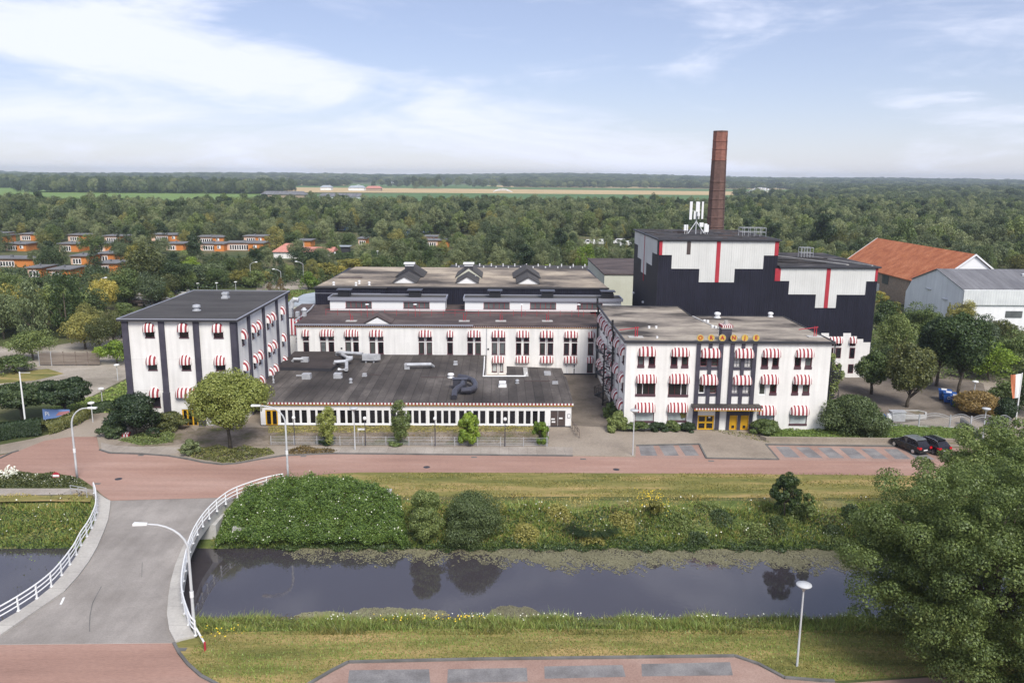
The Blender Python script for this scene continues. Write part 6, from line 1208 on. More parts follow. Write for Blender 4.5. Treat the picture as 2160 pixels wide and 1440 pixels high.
# board fence at the left yard
wf = thing('board_fence', (0, 0, 0), 'weathered horizontal board fence across the left gravel yard', 'fence'); a, b = Vector((*G(84, 771)[:2], 0)), Vector((*G(212, 771)[:2], 0)); n = 5
for i in range(n):
    p, q = a.lerp(b, i / n), a.lerp(b, (i + 1) / n); mb = MB()
    for k in range(9): mb.box(p.x + .04, q.x - .04, p.y - .02, p.y + .02, .15 + k * .21, .15 + k * .21 + .17)
    mb.build('fence_panel', M['wood'], wf); mb = MB(); mb.box(p.x - .05, p.x + .05, p.y - .06, p.y + .06, 0, 2.2); mb.build('post', M['metal'] if i in (0, 1) else M['wood'], wf)
# rubble heap behind the left block
mb = MB(); rr_ = random.Random(9)
for i in range(170):
    p = G(285 + rr_.random() * 115, 622 + rr_.random() * 24); s_ = .3 + rr_.random() * .9; a = rr_.random() * 3; z = rr_.random() * .9
    mb.prism([(p[0] + s_ * math.cos(a + k * 1.57) * (1.6 if k % 2 else .8), p[1] + s_ * math.sin(a + k * 1.57) * (1.6 if k % 2 else .8)) for k in range(4)], z, z + .25 + rr_.random() * .3, rr_.randrange(3))
struct_r = mb.build('rubble', [M['concrete'], M['roof_brown'], M['wood']]); tag(struct_r, 'heap of broken concrete slabs and planks behind the left block', kind='stuff')
# cars
def car(px, py, rz, label):
    p = G(px, py); t_ = thing('parked_car', (p[0], p[1], .02), label, 'car', None, rz)     # local: length along +y, tail at y=0
    L_, Wd = 4.35, 1.78; st = [(0.0, .45, .78, .80), (.12, .32, .95, .86), (.7, .28, 1.0, .89), (1.6, .26, 1.0, .89), (2.8, .26, .97, .89), (3.5, .28, .88, .86), (4.1, .32, .74, .78), (4.35, .42, .6, .62)]
    mb = MB(); R_ = []
    for y, z0, z1, hw in st:
        ring = [(-hw * .92, z0), (-hw, z0 + .15), (-hw, (z0 + z1) / 2), (-hw * .96, z1 - .06), (-hw * .88, z1), (hw * .88, z1), (hw * .96, z1 - .06), (hw, (z0 + z1) / 2), (hw, z0 + .15), (hw * .92, z0)]
        R_.append([(x, y, z) for x, z in ring])
    b0 = 0; vs = [v for r_ in R_ for v in r_]; fs = []
    for i in range(len(st) - 1):
        for k in range(10): fs.append((i * 10 + k, i * 10 + (k + 1) % 10, (i + 1) * 10 + (k + 1) % 10, (i + 1) * 10 + k))
    fs.append(tuple(range(9, -1, -1))); fs.append(tuple(range((len(st) - 1) * 10, len(st) * 10))); mb.add(vs, fs); mb.build('body', M['car'], t_)
    mb = MB(); cab = [(.12, .97, .80, .80), (.55, 1.44, .66, .70), (.9, 1.53, .62, .68), (1.9, 1.55, .62, .68), (2.55, 1.48, .60, .67), (3.3, .95, .78, .80)]
    rg = []
    for y, zt, ht, hb in cab: rg.append([(-.8, y if y > .5 else .1, .96), (-ht, y, zt - .05), (-ht + .1, y, zt), (ht - .1, y, zt), (ht, y, zt - .05), (.8, y if y > .5 else .1, .96)])
    vs = [v for r_ in rg for v in r_]; fs = []
    for i in range(len(cab) - 1):
        for k in range(5): fs.append((i * 6 + k, i * 6 + k + 1, (i + 1) * 6 + k + 1, (i + 1) * 6 + k))
    fs.append((5, 4, 3, 2, 1, 0)); fs.append(tuple(range(30, 36))); mb.add(vs, fs); mb.build('cabin_glass', M['glass'], t_)
    mb = MB(); mb.prism([(-.6, .62), (.6, .62), (.62, 1.9), (.58, 2.45), (-.58, 2.45), (-.62, 1.9)], 1.52, 1.575); mb.build('roof', M['glass_grey'] if 'left' in label else M['car'], t_)
    for s_ in (-1, 1):
        mb = MB(); mb.tube([(s_ * .64, .62, 1.50), (s_ * .66, .9, 1.60), (s_ * .66, 2.1, 1.62), (s_ * .64, 2.5, 1.5)], .028, 5); mb.build('roof_rail', M['chrome'], t_)
        mb = MB(); mb.box(*sorted((s_ * .84, s_ * .55)), -.035, .06, .72, .95); mb.box(*sorted((s_ * .895, s_ * .80)), -.0, .30, .76, .93); mb.build('tail_light', M['tail'], t_)
        mb = MB(); mb.box(*sorted((s_ * .9, s_ * 1.02)), 2.75, 2.9, .95, 1.1); mb.build('mirror', M['car'], t_)
        for y in (.82, 3.45):
            mb = MB(); mb.tube([(s_ * .7, y, .32), (s_ * .9, y, .32)], .32, 16); wh = mb.build('wheel', M['rubber'], t_); mb = MB(); mb.tube([(s_ * .9, y, .32), (s_ * .912, y, .32)], .2, 12); mb.build('rim', M['chrome'], wh)
    mb = MB(); mb.box(-.26, .26, -.02, .0 + .02, .55, .66); mb.build('number_plate', M['white'], t_); mb = MB(); mb.box(-.8, .8, -.05, .12, .32, .5); mb.build('bumper', M['rubber'], t_)
car(1951, 961, R(18), 'black estate car with silver roof rails parked in the left bay')
car(1993, 962, R(18), 'black estate car in the next bay, partly behind the big tree')
# irrigation sprays on the far fields
m = bpy.data.materials.new('water_spray'); m.use_nodes = True; t = m.node_tree; t.nodes.remove(t.nodes['Principled BSDF']); d = N(t, 'ShaderNodeBsdfDiffuse'); d.inputs[0].default_value = (.85, .88, .92, 1); tp = N(t, 'ShaderNodeBsdfTransparent'); mx = N(t, 'ShaderNodeMixShader'); mx.inputs[0].default_value = .3
t.links.new(tp.outputs[0], mx.inputs[1]); t.links.new(d.outputs[0], mx.inputs[2]); t.links.new(mx.outputs[0], t.nodes['Material Output'].inputs[0]); M['spray'] = m
for i, (px, py, wpx, hpx) in enumerate(((1605, 409, 62, 13), (1060, 405, 40, 7), (757, 402, 30, 12), (822, 388, 30, 4), (548, 382, 22, 5))):
    p = G(px, py); sc_ = p[1] / FPX; Wm, Hm = wpx * sc_, hpx * sc_; rng = np.random.default_rng(i); n = 900; u = rng.random(n) * 2 - 1; hh = Hm * (1 - u ** 2) * (.2 + .8 * rng.random(n) ** .5)
    P = np.stack([p[0] + u * Wm / 2, p[1] + rng.normal(size=n) * Wm * .1, hh], 1); q = leaves(P, unit(rng.normal(size=(n, 3))), Wm * .022, rng)
    o = link('water_spray', npmesh('water_spray', q, 4, M['spray'])); tag(o, ['fan of irrigation water over the far field right of the chimney', 'jet of irrigation water over the stubble field in the middle', 'irrigation mist beside the far farm', 'distant irrigation jet behind the far tree row', 'pale irrigation mist at the end of the left wood'][i], kind='stuff')
# far farm and sheds
for (x0, x1, pyb, h, mat, rf, l) in ((551, 648, 417, 4, 'brick_barn', 'sheet_grey', 'far grey-roofed farm shed at the near wood edge, left one'), (672, 768, 418, 2, 'barn_white', 'sheet_grey', 'far pale greenhouse-like shed beyond the wood, right one'), (772, 805, 403, 5, 'brick_barn', 'pink_roof', 'far red farm building between two trees on the stubble field'), (735, 770, 402, 5, 'barn_white', 'metal_pale', 'far low white farm shed left of the red farm'), (676, 700, 401, 5, 'barn_white', 'metal_pale', 'far tiny white shed on the stubble field')):
    a, b = G(x0, pyb), G(x1, pyb); w_ = b[0] - a[0]; t_ = thing('farm_shed', (a[0], a[1], 0), l, 'farm shed'); mb = MB(); mb.box(0, w_, 0, 20, 0, h); mb.build('wall', M[mat], t_)
    mb = MB(); mb.add([(-1, -1, h), (w_ + 1, -1, h), (w_ - 3, 10, h + 4), (3, 10, h + 4), (w_ + 1, 21, h), (-1, 21, h)], [(0, 1, 2, 3), (3, 2, 4, 5), (1, 4, 2), (0, 3, 5)]); mb.build('roof', M[rf], t_)
# ================================================================== planting: the trees one can tell apart
def bt(name, bx, by, top, wpx, ncl, nlf, leaf, mat, label, seed, kind='round', r=.2, clear=1.5, cat='tree', zl=0.0, z=0.0):
    p = G(bx, by, z); W = wpx * p[1] / FPX * 1.02; y = p[1] + (.2 * W if kind == 'bush' else 0); H = (V(bx, top, y)[2] - z) * (1.1 if kind == 'bush' else 1.04); W *= 1.16 if kind == 'bush' else (1.3 if kind == 'tall' else 1.05)
    return bigtree(name, p[0], y, W, H, int(ncl * 1.3), int(nlf * 1.7), leaf * .76, mat, label, seed, kind, r, clear, cat, zl, z)
bt('maple_tree', 487, 950, 778, 168, 90, 32000, .14, 'leaf_maple', 'yellow-green round tree before the left block door, crown hiding the low wing corner', 3, clear=2.2, zl=1.6)
bt('laurel_shrub', 277, 925, 822, 108, 60, 15000, .15, 'leaf_dark', 'dense dark round shrub in front of the left block beside the flower box', 4, 'bush', cat='shrub')
bt('low_shrub', 232, 925, 884, 60, 26, 5000, .13, 'leaf_dark', 'low dark shrub left of the flower box', 5, 'bush', cat='shrub')
bt('low_shrub', 352, 912, 864, 78, 30, 7000, .12, 'leaf_olive', 'grey-green shrub between the dark round shrub and the yellow door of the left block', 6, 'bush', cat='shrub')
bt('round_tree', 48, 885, 808, 115, 70, 16000, .17, 'leaf_dark', 'dark round-headed tree behind the white mast at the left edge', 7, zl=1.2)
bt('round_tree', 140, 880, 797, 105, 70, 16000, .17, 'leaf_dark', 'dark round-headed tree behind the blue sign board', 8, zl=1.2)
bt('young_tree', 692, 938, 864, 40, 40, 3200, .11, 'leaf_maple', 'thin leaning young tree before the low wing, leftmost of four', 9, 'tall', r=.07)
bt('young_tree', 845, 940, 850, 40, 46, 3000, .11, 'leaf_mid', 'ragged young tree before the low wing with sparse top', 10, 'tall', r=.07)
bt('young_tree', 989, 940, 876, 42, 44, 6500, .13, 'leaf_lime', 'full bright green young tree before the black windows', 11, 'tall', r=.07)
bt('young_tree', 1139, 940, 890, 32, 30, 3200, .12, 'leaf_lime', 'small bright young tree near the brown double doors', 12, 'tall', r=.06)
bt('low_shrub', 688, 940, 918, 42, 20, 2500, .11, 'leaf_dark', 'dark low shrub at the foot of the leaning young tree', 13, 'bush', cat='shrub')
bt('low_shrub', 835, 940, 924, 44, 20, 2200, .11, 'leaf_mid', 'low shrub at the foot of the ragged young tree', 14, 'bush', cat='shrub')
bt('low_shrub', 400, 965, 922, 38, 22, 3200, .11, 'leaf_blue', 'blue-green shrub at the kerb left of the round yellow-green tree', 15, 'bush', cat='shrub')
bt('low_shrub', 1302, 912, 862, 42, 30, 5500, .12, 'leaf_mid', 'tall mid-green shrub at the left corner of the front office', 16, 'bush', cat='shrub')
bt('low_shrub', 1290, 884, 842, 36, 24, 3500, .12, 'leaf_mid', 'flowering shrub beside the spiral staircase and office side wall', 17, 'bush', cat='shrub')
bt('column_yew', 1437, 905, 853, 17, 40, 3500, .09, 'leaf_olive', 'narrow column-shaped evergreen before the office ground-floor window', 18, 'tall', cat='shrub')
bt('low_shrub', 1618, 920, 882, 66, 34, 8000, .12, 'leaf_mid', 'spreading green shrub right of the yellow office doors', 19, 'bush', cat='shrub')
for i, (a, b, c, d, l) in enumerate(((1345, 912, 885, 56, 'clipped hedge shrub before the office, leftmost of the row'), (1385, 911, 886, 50, 'hedge shrub before the office below the wide pale window'), (1418, 911, 884, 44, 'hedge shrub before the office at the foot of the column evergreen'), (1452, 912, 888, 36, 'hedge shrub before the office next to the yellow glazed door'))):
    bt('hedge_shrub', a, b, c, d, 24, 4500, .11, 'leaf_dark' if i % 2 else 'leaf_mid', l, 30 + i, 'bush', cat='hedge')
bt('holly_bush', 1808, 921, 822, 132, 90, 26000, .13, 'leaf_dark', 'huge dense dark bush between the office and the arched fence', 20, 'bush', cat='bush')
bt('lime_tree', 1838, 832, 744, 72, 50, 9000, .17, 'leaf_mid', 'green round tree before the white base of the black tower', 21, zl=1)
bt('whitebeam', 1912, 860, 720, 100, 80, 17000, .17, 'leaf_olive', 'large olive-green tree left of the waste containers', 22, zl=.8)
bt('plane_tree', 2020, 832, 660, 118, 90, 19000, .2, 'leaf_mid', 'tall tree standing behind the waste containers', 23, zl=2.5, clear=2.6)
bt('plane_tree', 1975, 815, 668, 90, 70, 13000, .2, 'leaf_dark', 'tall dark tree behind the waste containers, left one', 24, zl=2.5, clear=2.6)
bt('plane_tree', 1750, 850, 748, 40, 30, 3500, .17, 'leaf_mid', 'bright small tree between the office end wall and the tower base', 25, 'tall')
bt('broom_shrub', 2072, 880, 820, 100, 50, 11000, .13, 'leaf_brown', 'brownish spreading shrub behind the arched fence right of the containers', 26, 'bush', cat='shrub')
bt('broom_shrub', 2035, 862, 828, 40, 24, 3500, .12, 'leaf_lime', 'pale green shrub next to the nearest waste container', 27, 'bush', cat='shrub')
bt('dark_shrub', 2125, 905, 835, 50, 30, 6000, .13, 'leaf_dark', 'dark shrub at the foot of the flagpole', 28, 'bush', cat='shrub')
bt('alder_bush', 995, 1146, 1030, 132, 110, 34000, .085, 'leaf_dark', 'large round dark bush on the canal bank', 40, 'bush', cat='bush', z=-2.1)
bt('alder_bush', 900, 1140, 1044, 74, 56, 13000, .085, 'leaf_mid', 'smaller pointed bush on the canal bank left of the round one', 41, 'tall', cat='bush', z=-2.1)
rc = thing('reed_clump', (float(G(1250, 1140, -2.1)[0]), float(G(1250, 1140, -2.1)[1]) + .9, -2.0), 'dark arching sedge clump overhanging the canal edge', 'reed clump')
def arching(n, R0, Lg, wd, seed):
    g_ = np.random.default_rng(seed); a = g_.random(n) * 6.283; r_ = R0 * g_.random(n) ** .5; base = np.stack([r_ * np.cos(a) * 1.5, r_ * np.sin(a) * .8, np.zeros(n)], 1); d = np.stack([np.cos(a), np.sin(a), np.zeros(n)], 1); L_ = Lg * (.6 + .6 * g_.random(n)); out_ = []; side = np.stack([-np.sin(a), np.cos(a), np.zeros(n)], 1) * wd
    pr = None
    for k in range(5):
        t_ = k / 4; c = base + d * (L_ * .75 * t_ ** 1.3)[:, None] + np.array([0, 0, 1.0]) * (L_ * (1.0 * t_ - .62 * t_ ** 2.2))[:, None]; w_ = side * (1 - t_ * .85)
        if pr is not None: out_.append(np.stack([pr[0] - pr[1], pr[0] + pr[1], c + w_, c - w_], 1))
        pr = (c, w_)
    return np.concatenate(out_).reshape(-1, 3)
link('blades', npmesh('reed_blades', arching(1500, .9, 1.9, .03, 4), 4, M['leaf_dark']), rc)
bt('willow_sapling', 1655, 1085, 1004, 54, 34, 4200, .11, 'leaf_mid', 'young willow with feathery top on the far bank near the big tree', 43, 'tall', r=.06, z=-.3)
bt('willow_sapling', 1703, 1090, 1046, 30, 20, 2200, .1, 'leaf_mid', 'small sapling just right of the feathery willow', 44, 'tall', r=.05, z=-.4)
bt('broom_shrub', 1385, 1085, 1050, 40, 20, 1800, .1, 'leaf_gold', 'yellow flowering shrub on the far bank', 45, 'bush', cat='shrub', z=-.4)
bigtree('oak_tree', 29.3, 43.2, 15.2, 13.7, 760, 330000, .066, 'leaf_oak', 'huge spreading green tree filling the lower right corner', 50, 'lobed', .4, 3, zlow=-.8)
bigtree('oak_tree', 39.0, 55.0, 14, 11.5, 300, 90000, .09, 'leaf_oak', 'lighter green tree behind the huge corner tree at the right edge', 51, 'lobed', .3, 3, zlow=.3)
bt('hedge_shrub', 2120, 985, 925, 110, 40, 11000, .13, 'leaf_lime', 'light green shrubs by the road at the right edge before the flagpole', 52, 'bush', cat='shrub')
# clipped hedges left
def hedge(name, pts, h, mat, label, n, leaf=.11):
    P2 = [Vector((*p, 0)) for p in pts]; rng = np.random.default_rng(len(label)); t_ = thing(name, (P2[0].x, P2[0].y, 0), label, 'hedge'); cs = []; L_ = sum((b - a).length for a, b in zip(P2[:-1], P2[1:]))
    tt = rng.random(n) * L_; pos = []; acc = 0; segs = []
    for a, b in zip(P2[:-1], P2[1:]): segs.append((acc, a, b)); acc += (b - a).length
    P = np.zeros((n, 3)); Nn = np.zeros((n, 3))
    for i in range(n):
        for s0, a, b in segs[::-1]:
            if tt[i] >= s0: c = a.lerp(b, (tt[i] - s0) / (b - a).length); d = (b - a).normalized(); break
        th = rng.random() * math.pi; w_ = .95 + .1 * math.sin(tt[i] * 2.1); ex = abs(math.cos(th)) ** .5 * (1 if math.cos(th) > 0 else -1); ez = abs(math.sin(th)) ** .5
        P[i] = (c.x - d.y * ex * w_ - P2[0].x, c.y + d.x * ex * w_ - P2[0].y, ez * h * (.95 + .08 * rng.random())); Nn[i] = (-d.y * ex, d.x * ex, ez)
    o = link('foliage', npmesh(name, leaves(P, unit(Nn + rng.normal(size=(n, 3)) * .5), leaf, rng), 4, M[mat]), t_); return t_
hedge('clipped_hedge', g2((-60, 945), (0, 925), (88, 914)), 1.7, 'leaf_dark', 'dark clipped hedge at the left edge under the white mast', 14000)
hedge('loose_hedge', g2((92, 915), (125, 905), (150, 895), (178, 880)), 1.2, 'leaf_olive', 'loose olive hedge bending along the side street', 7000)
hedge('loose_hedge', g2((190, 870), (235, 862)), 1.0, 'leaf_dark', 'short dark hedge beside the left block side path', 3000)
hedge('park_hedge', g2((700, 548), (760, 542), (800, 540)), 2.0, 'leaf_mid', 'long green hedge in the holiday park', 5000, .2)
TL = [('round', 205, 745, 668, 60, 'leaf_olive', 'thin olive tree leaning over the end of the board fence'), ('round', 128, 690, 628, 70, 'leaf_mid', 'mid-green tree at the edge of the gravel yard'), ('bush', 250, 715, 660, 60, 'leaf_dark', 'dark tall shrub behind the left block corner'), ('bush', 15, 790, 745, 90, 'leaf_mid', 'green shrubs at the left edge below the yellow-green tree'), ('round', 55, 765, 695, 98, 'leaf_mid', 'light green spreading tree at the left yard by the board fence'), ('round', 25, 705, 598, 100, 'leaf_gold', 'yellow-green broad tree at the left edge above the gravel yard'),
      ('round', 108, 705, 598, 120, 'leaf_mid', 'broad green tree in the left tree belt'), ('round', 178, 692, 606, 84, 'leaf_dark', 'dark tree in the left tree belt'), ('round', 168, 742, 655, 98, 'leaf_olive', 'open-crowned thin tree beside the gravel yard'),
      ('round', 232, 735, 650, 56, 'leaf_olive', 'grey-green tree touching the left block roof corner'), ('bush', 238, 772, 708, 72, 'leaf_lime', 'bright lime-green bush left of the left block'), ('bush', 205, 768, 724, 36, 'leaf_lime', 'small bright bush beside the lime-green bush'),
      ('round', 215, 662, 582, 66, 'leaf_gold', 'golden-green tree left of the rubble heap'), ('round', 262, 650, 568, 86, 'leaf_mid', 'mid-green tree behind the rubble heap'), ('round', 305, 630, 508, 100, 'leaf_olive', 'tallest olive tree above the left block roof'),
      ('round', 352, 628, 545, 96, 'leaf_dark', 'dark tree right of the tallest olive tree'), ('bush', 385, 614, 548, 96, 'leaf_blue', 'blue-green mound of shrubs behind the left block'), ('round', 440, 606, 552, 80, 'leaf_blue', 'blue-green round tree behind the left block'),
      ('round', 100, 580, 516, 58, 'leaf_dark', 'dark round tree between the nearer orange bungalows'), ('cone', 192, 578, 515, 52, 'leaf_dark', 'dark conical tree among the orange bungalows'), ('round', 107, 528, 468, 44, 'leaf_mid', 'slim tree among the orange bungalows at left'),
      ('round', 252, 556, 506, 42, 'leaf_blue', 'blue-green tree right of the dark cone'), ('tall', 304, 515, 468, 46, 'leaf_olive', 'tall olive birch between the far bungalows'), ('cone', 404, 548, 490, 48, 'leaf_dark', 'dark conical tree in the middle of the bungalows'),
      ('round', 487, 510, 474, 34, 'leaf_dark', 'small dark round tree above the bungalow roofs'), ('tall', 578, 540, 480, 44, 'leaf_olive', 'slender olive tree left of the pink-roofed bungalow'), ('round', 604, 536, 488, 56, 'leaf_mid', 'round tree behind the pink-roofed bungalow'),
      ('cone', 700, 540, 484, 42, 'leaf_mid', 'green cone tree near the small black shed'), ('round', 505, 606, 568, 56, 'leaf_gold', 'light green tree by the pond behind the left block'), ('bush', 535, 608, 562, 56, 'leaf_mid', 'bushy green tree right of the light green one by the pond'),
      ('cone', 590, 632, 588, 44, 'leaf_brown', 'brown-tinged dark conifer at the end of the left roof'), ('cone', 568, 630, 596, 36, 'leaf_brown', 'smaller brown-tinged conifer beside the darker one'), ('bush', 648, 612, 566, 46, 'leaf_lime', 'bright green bush left of the gravel-roofed hall'),
      ('bush', 682, 592, 545, 70, 'leaf_gold', 'yellow-green bush at the hall roof corner'), ('bush', 735, 578, 540, 90, 'leaf_gold', 'golden bush line behind the gravel roof'), ('bush', 800, 576, 536, 90, 'leaf_olive', 'olive bush mound behind the gravel roof'),
      ('round', 640, 575, 520, 70, 'leaf_dark', 'dark tree between the park lamps'), ('cone', 1278, 552, 510, 22, 'leaf_gold', 'yellow-green conifer left of the black tower'), ('cone', 1322, 552, 512, 22, 'leaf_gold', 'yellow-green conifer touching the black tower'),
      ('bush', 898, 566, 548, 18, 'leaf_lime', 'small bright bush behind the first skylight'), ('bush', 955, 566, 546, 40, 'leaf_gold', 'pale bush behind the middle skylight'), ('bush', 1040, 568, 550, 34, 'leaf_gold', 'pale bush left of the third skylight'), ('bush', 1165, 568, 548, 46, 'leaf_gold', 'yellow-green bush behind the right end of the gravel roof'),
      ('bush', 483, 640, 606, 14, 'leaf_lime', 'small round lime bush behind the left block roof'), ('bush', 900, 545, 515, 110, 'leaf_dark', 'dark overgrown mass of trees behind the gravel roof'), ('round', 860, 548, 500, 60, 'leaf_mid', 'mid-green tree left of the dark tree mass')]
for k, a, b, c, d, m_, l in TL: treepx(k, a, b, c, d, m_, l)
# vegetation to the right of the black tower, up to the barns
for i, (a, b, c, d, k, m_) in enumerate(((1870, 700, 622, 70, 'bush', 'leaf_mid'), (1900, 760, 655, 90, 'round', 'leaf_mid'), (1950, 720, 640, 80, 'round', 'leaf_mid'), (1935, 660, 605, 50, 'round', 'leaf_brown'), (1960, 700, 650, 60, 'bush', 'leaf_olive'), (2000, 700, 640, 24, 'cone', 'leaf_olive'), (2035, 700, 632, 60, 'round', 'leaf_olive'), (2075, 745, 660, 90, 'round', 'leaf_blue'), (2125, 740, 672, 90, 'round', 'leaf_olive'), (2100, 810, 715, 110, 'round', 'leaf_lime'), (2150, 800, 700, 90, 'round', 'leaf_mid'), (2060, 790, 700, 80, 'bush', 'leaf_mid'), (1860, 640, 610, 40, 'bush', 'leaf_gold'), (1890, 690, 625, 50, 'bush', 'leaf_gold'), (1985, 760, 665, 80, 'round', 'leaf_mid'), (2130, 860, 790, 80, 'bush', 'leaf_mid'), (2180, 880, 780, 90, 'bush', 'leaf_dark'), (1875, 790, 720, 50, 'bush', 'leaf_dark'), (2200, 800, 690, 90, 'round', 'leaf_mid'))):
    treepx(k, a, b, c, d, m_, 'tree or tall shrub in the thicket between the black tower and the white barn', 'thicket between the tower and the barn')
# ------------------------------------------------ scattered park trees: the nearest are things, the rest one far mass
FOOT = [(-46, -28, 89, 117), (-34, 23, 112, 137), (-34, 20, 133, 170), (20, 57, 113, 134), (12, 40, 88, 118), (20, 38, 168, 208), (-14, 38, 184, 226), (88, 148, 150, 226), (-46, -30, 150, 230)]
BUNG = [o for o in COL.objects if o.parent is None and o.get('category') in ('bungalow', 'house', 'van', 'shed')]
boxes = []
for o in BUNG:
    if o.location.y < 150: continue
    wd = 12 if o['category'] == 'bungalow' else 8; p = PX(o.location.x, o.location.y, 0); q = PX(o.location.x + 10, o.location.y, 3.2); boxes.append((p[0] - 2, p[0] + 40 if False else q[0] + 2, q[1], p[1], o.location.y, o.location.x, o.location.x + wd))
rs_ = random.Random(77); near, occupied = [], [(o.location.x, o.location.y) for o in COL.objects if o.parent is None and o.get('category') in ('tree', 'shrub')]
grid = {}
def okpt(x, y, d):
    gx, gy = int(x // 10), int(y // 10)
    for i in (-1, 0, 1):
        for j in (-1, 0, 1):
            for (a, b) in grid.get((gx + i, gy + j), ()):
                if (a - x) ** 2 + (b - y) ** 2 < d * d: return False
    return True
for a, b in occupied: grid.setdefault((int(a // 10), int(b // 10)), []).append((a, b))
cand = []
for i in range(9000):
    y = 132 + 281 * rs_.random() ** .9; x = (rs_.random() * 2 - 1) * (y * .70 + 25)
    if y < 178 and not (x < -68 and y > 138 + (x + 68) * -.0) and not (x > 100 and y > 180): continue
    if any(a - 3 < x < b + 3 and c - 3 < y < d + 3 for a, b, c, d in FOOT): continue
    if -75 < x < -35 and 140 < y < 205: continue
    if -60 < x < -36 and y < 210: continue
    if x > 90 and y > 330: continue
    W = rs_.uniform(5, 8.5); H = W * rs_.uniform(.9, 1.35)
    if y > 225 and x > -40 and x < 100: H = min(H * 1.15, 12)
    if not okpt(x, y, W * .62): continue
    l_, t__ = PX(x - W / 2, y, H), PX(x + W / 2, y, H); base = PX(x, y, 0)
    if rs_.random() > .04 and any(bx[4] > y - 1 and l_[0] < bx[1] and t__[0] > bx[0] and l_[1] < bx[3] - 1 and base[1] > bx[2] for bx in boxes): continue
    if any(bx[5] - 3 < x < bx[6] + 3 and abs(bx[4] + 4 - y) < 7 for bx in boxes): continue
    grid.setdefault((int(x // 10), int(y // 10)), []).append((x, y)); cand.append((y, x, W, H))
cand.sort(); vis = [c for c in cand if -60 < PX(c[1], c[0], 3)[0] < 2220]
LAB = {'round': 'broadleaf tree', 'tall': 'slender tree', 'cone': 'dark conifer', 'bush': 'tall rounded shrub'}
COLN = {'leaf_mid': 'mid-green', 'leaf_dark': 'dark green', 'leaf_olive': 'olive green', 'leaf_lime': 'bright green', 'leaf_gold': 'yellow-green', 'leaf_blue': 'blue-green'}
for (y, x, W, H) in vis[:215]:
    k = rs_.choices(['round', 'tall', 'cone', 'bush'], [5, 2, 1, 3])[0]; m_ = 'leaf_dark' if k == 'cone' else rs_.choices(['leaf_mid', 'leaf_dark', 'leaf_olive', 'leaf_lime', 'leaf_gold', 'leaf_blue'], [5, 3, 4, 1, 1.2, 1.5])[0]
    px = PX(x, y, 0)[0]; zone = 'left of the works among the orange bungalows' if px < 700 else ('behind the gravel-roofed hall' if px < 1300 else 'behind the black tower and the barns')
    if k == 'tall': W *= .8; H *= 1.1
    if k == 'bush': H *= .62
    tree(k, x, y, W, H, m_, f'{COLN[m_]} {LAB[k]} in the park {zone}', f'{COLN[m_]} {LAB[k]}s {zone}')
# ------------------------------------------------ woods as one mass each, instanced crowns
def crown_source(kind, i, mat):
    me = PROTO[kind][i][0].copy(); me.materials.clear(); me.materials.append(M[mat]); o = bpy.data.objects.new('crown_source', me); return o
SRC = {'leaf_forest': [crown_source('round', 0, 'leaf_forest'), crown_source('round', 3, 'leaf_forest'), crown_source('pine', 0, 'leaf_forest'), crown_source('tall', 1, 'leaf_forest'), crown_source('round', 2, 'leaf_olive'), crown_source('pine', 2, 'leaf_dark'), crown_source('cone', 1, 'leaf_forest'), crown_source('round', 5, 'leaf_mid'), crown_source('pine', 1, 'leaf_mid'), crown_source('round', 1, 'leaf_forest'), crown_source('tall', 3, 'leaf_forest')],
       'leaf_far': [crown_source('round', 1, 'leaf_far'), crown_source('round', 4, 'leaf_forest'), crown_source('bush', 2, 'leaf_far')]}
def wood(name, P, S, src, label):
    me = bpy.data.meshes.new(name); me.vertices.add(len(P)); me.vertices.foreach_set('co', np.asarray(P, dtype=np.float32).ravel())
    at = me.attributes.new('tree_scale', 'FLOAT_VECTOR', 'POINT'); at.data.foreach_set('vector', np.asarray(S, dtype=np.float32).ravel()); me.update()
    o = link(name, me); tag(o, label, kind='stuff')
    ng = bpy.data.node_groups.new(name + '_nodes', 'GeometryNodeTree'); ng.interface.new_socket('Geometry', in_out='INPUT', socket_type='NodeSocketGeometry'); ng.interface.new_socket('Geometry', in_out='OUTPUT', socket_type='NodeSocketGeometry')
    gi = N(ng, 'NodeGroupInput'); go = N(ng, 'NodeGroupOutput'); iop = N(ng, 'GeometryNodeInstanceOnPoints'); g2i = N(ng, 'GeometryNodeGeometryToInstance')
    for s_ in SRC[src]:
        oi = N(ng, 'GeometryNodeObjectInfo'); oi.inputs['Object'].default_value = s_; oi.inputs['As Instance'].default_value = True; ng.links.new(oi.outputs['Geometry'], g2i.inputs[0])
    ng.links.new(g2i.outputs[0], iop.inputs['Instance']); ng.links.new(gi.outputs[0], iop.inputs['Points']); iop.inputs['Pick Instance'].default_value = True
    ri = N(ng, 'FunctionNodeRandomValue', data_type='INT'); ri.inputs[4].default_value = 0; ri.inputs[5].default_value = len(SRC[src]) - 1; ng.links.new(ri.outputs[2], iop.inputs['Instance Index'])
    rv = N(ng, 'FunctionNodeRandomValue', data_type='FLOAT_VECTOR'); rv.inputs[0].default_value = (0, 0, 0); rv.inputs[1].default_value = (0, 0, 6.283); ng.links.new(rv.outputs[0], iop.inputs['Rotation'])
    na = N(ng, 'GeometryNodeInputNamedAttribute', data_type='FLOAT_VECTOR'); na.inputs[0].default_value = 'tree_scale'; ng.links.new(na.outputs[0], iop.inputs['Scale'])
    ng.links.new(iop.outputs[0], go.inputs[0]); mo = o.modifiers.new('woods', 'NODES'); mo.node_group = ng; return o
def hillz(x, y):
    z = np.interp(y, [p[0] for p in prof], [p[1] for p in prof]); return np.where(y > 2700, z * (0.75 + 0.35 * np.sin(x * 0.0011 + 1) + 0.25 * np.sin(x * 0.0031)), z)
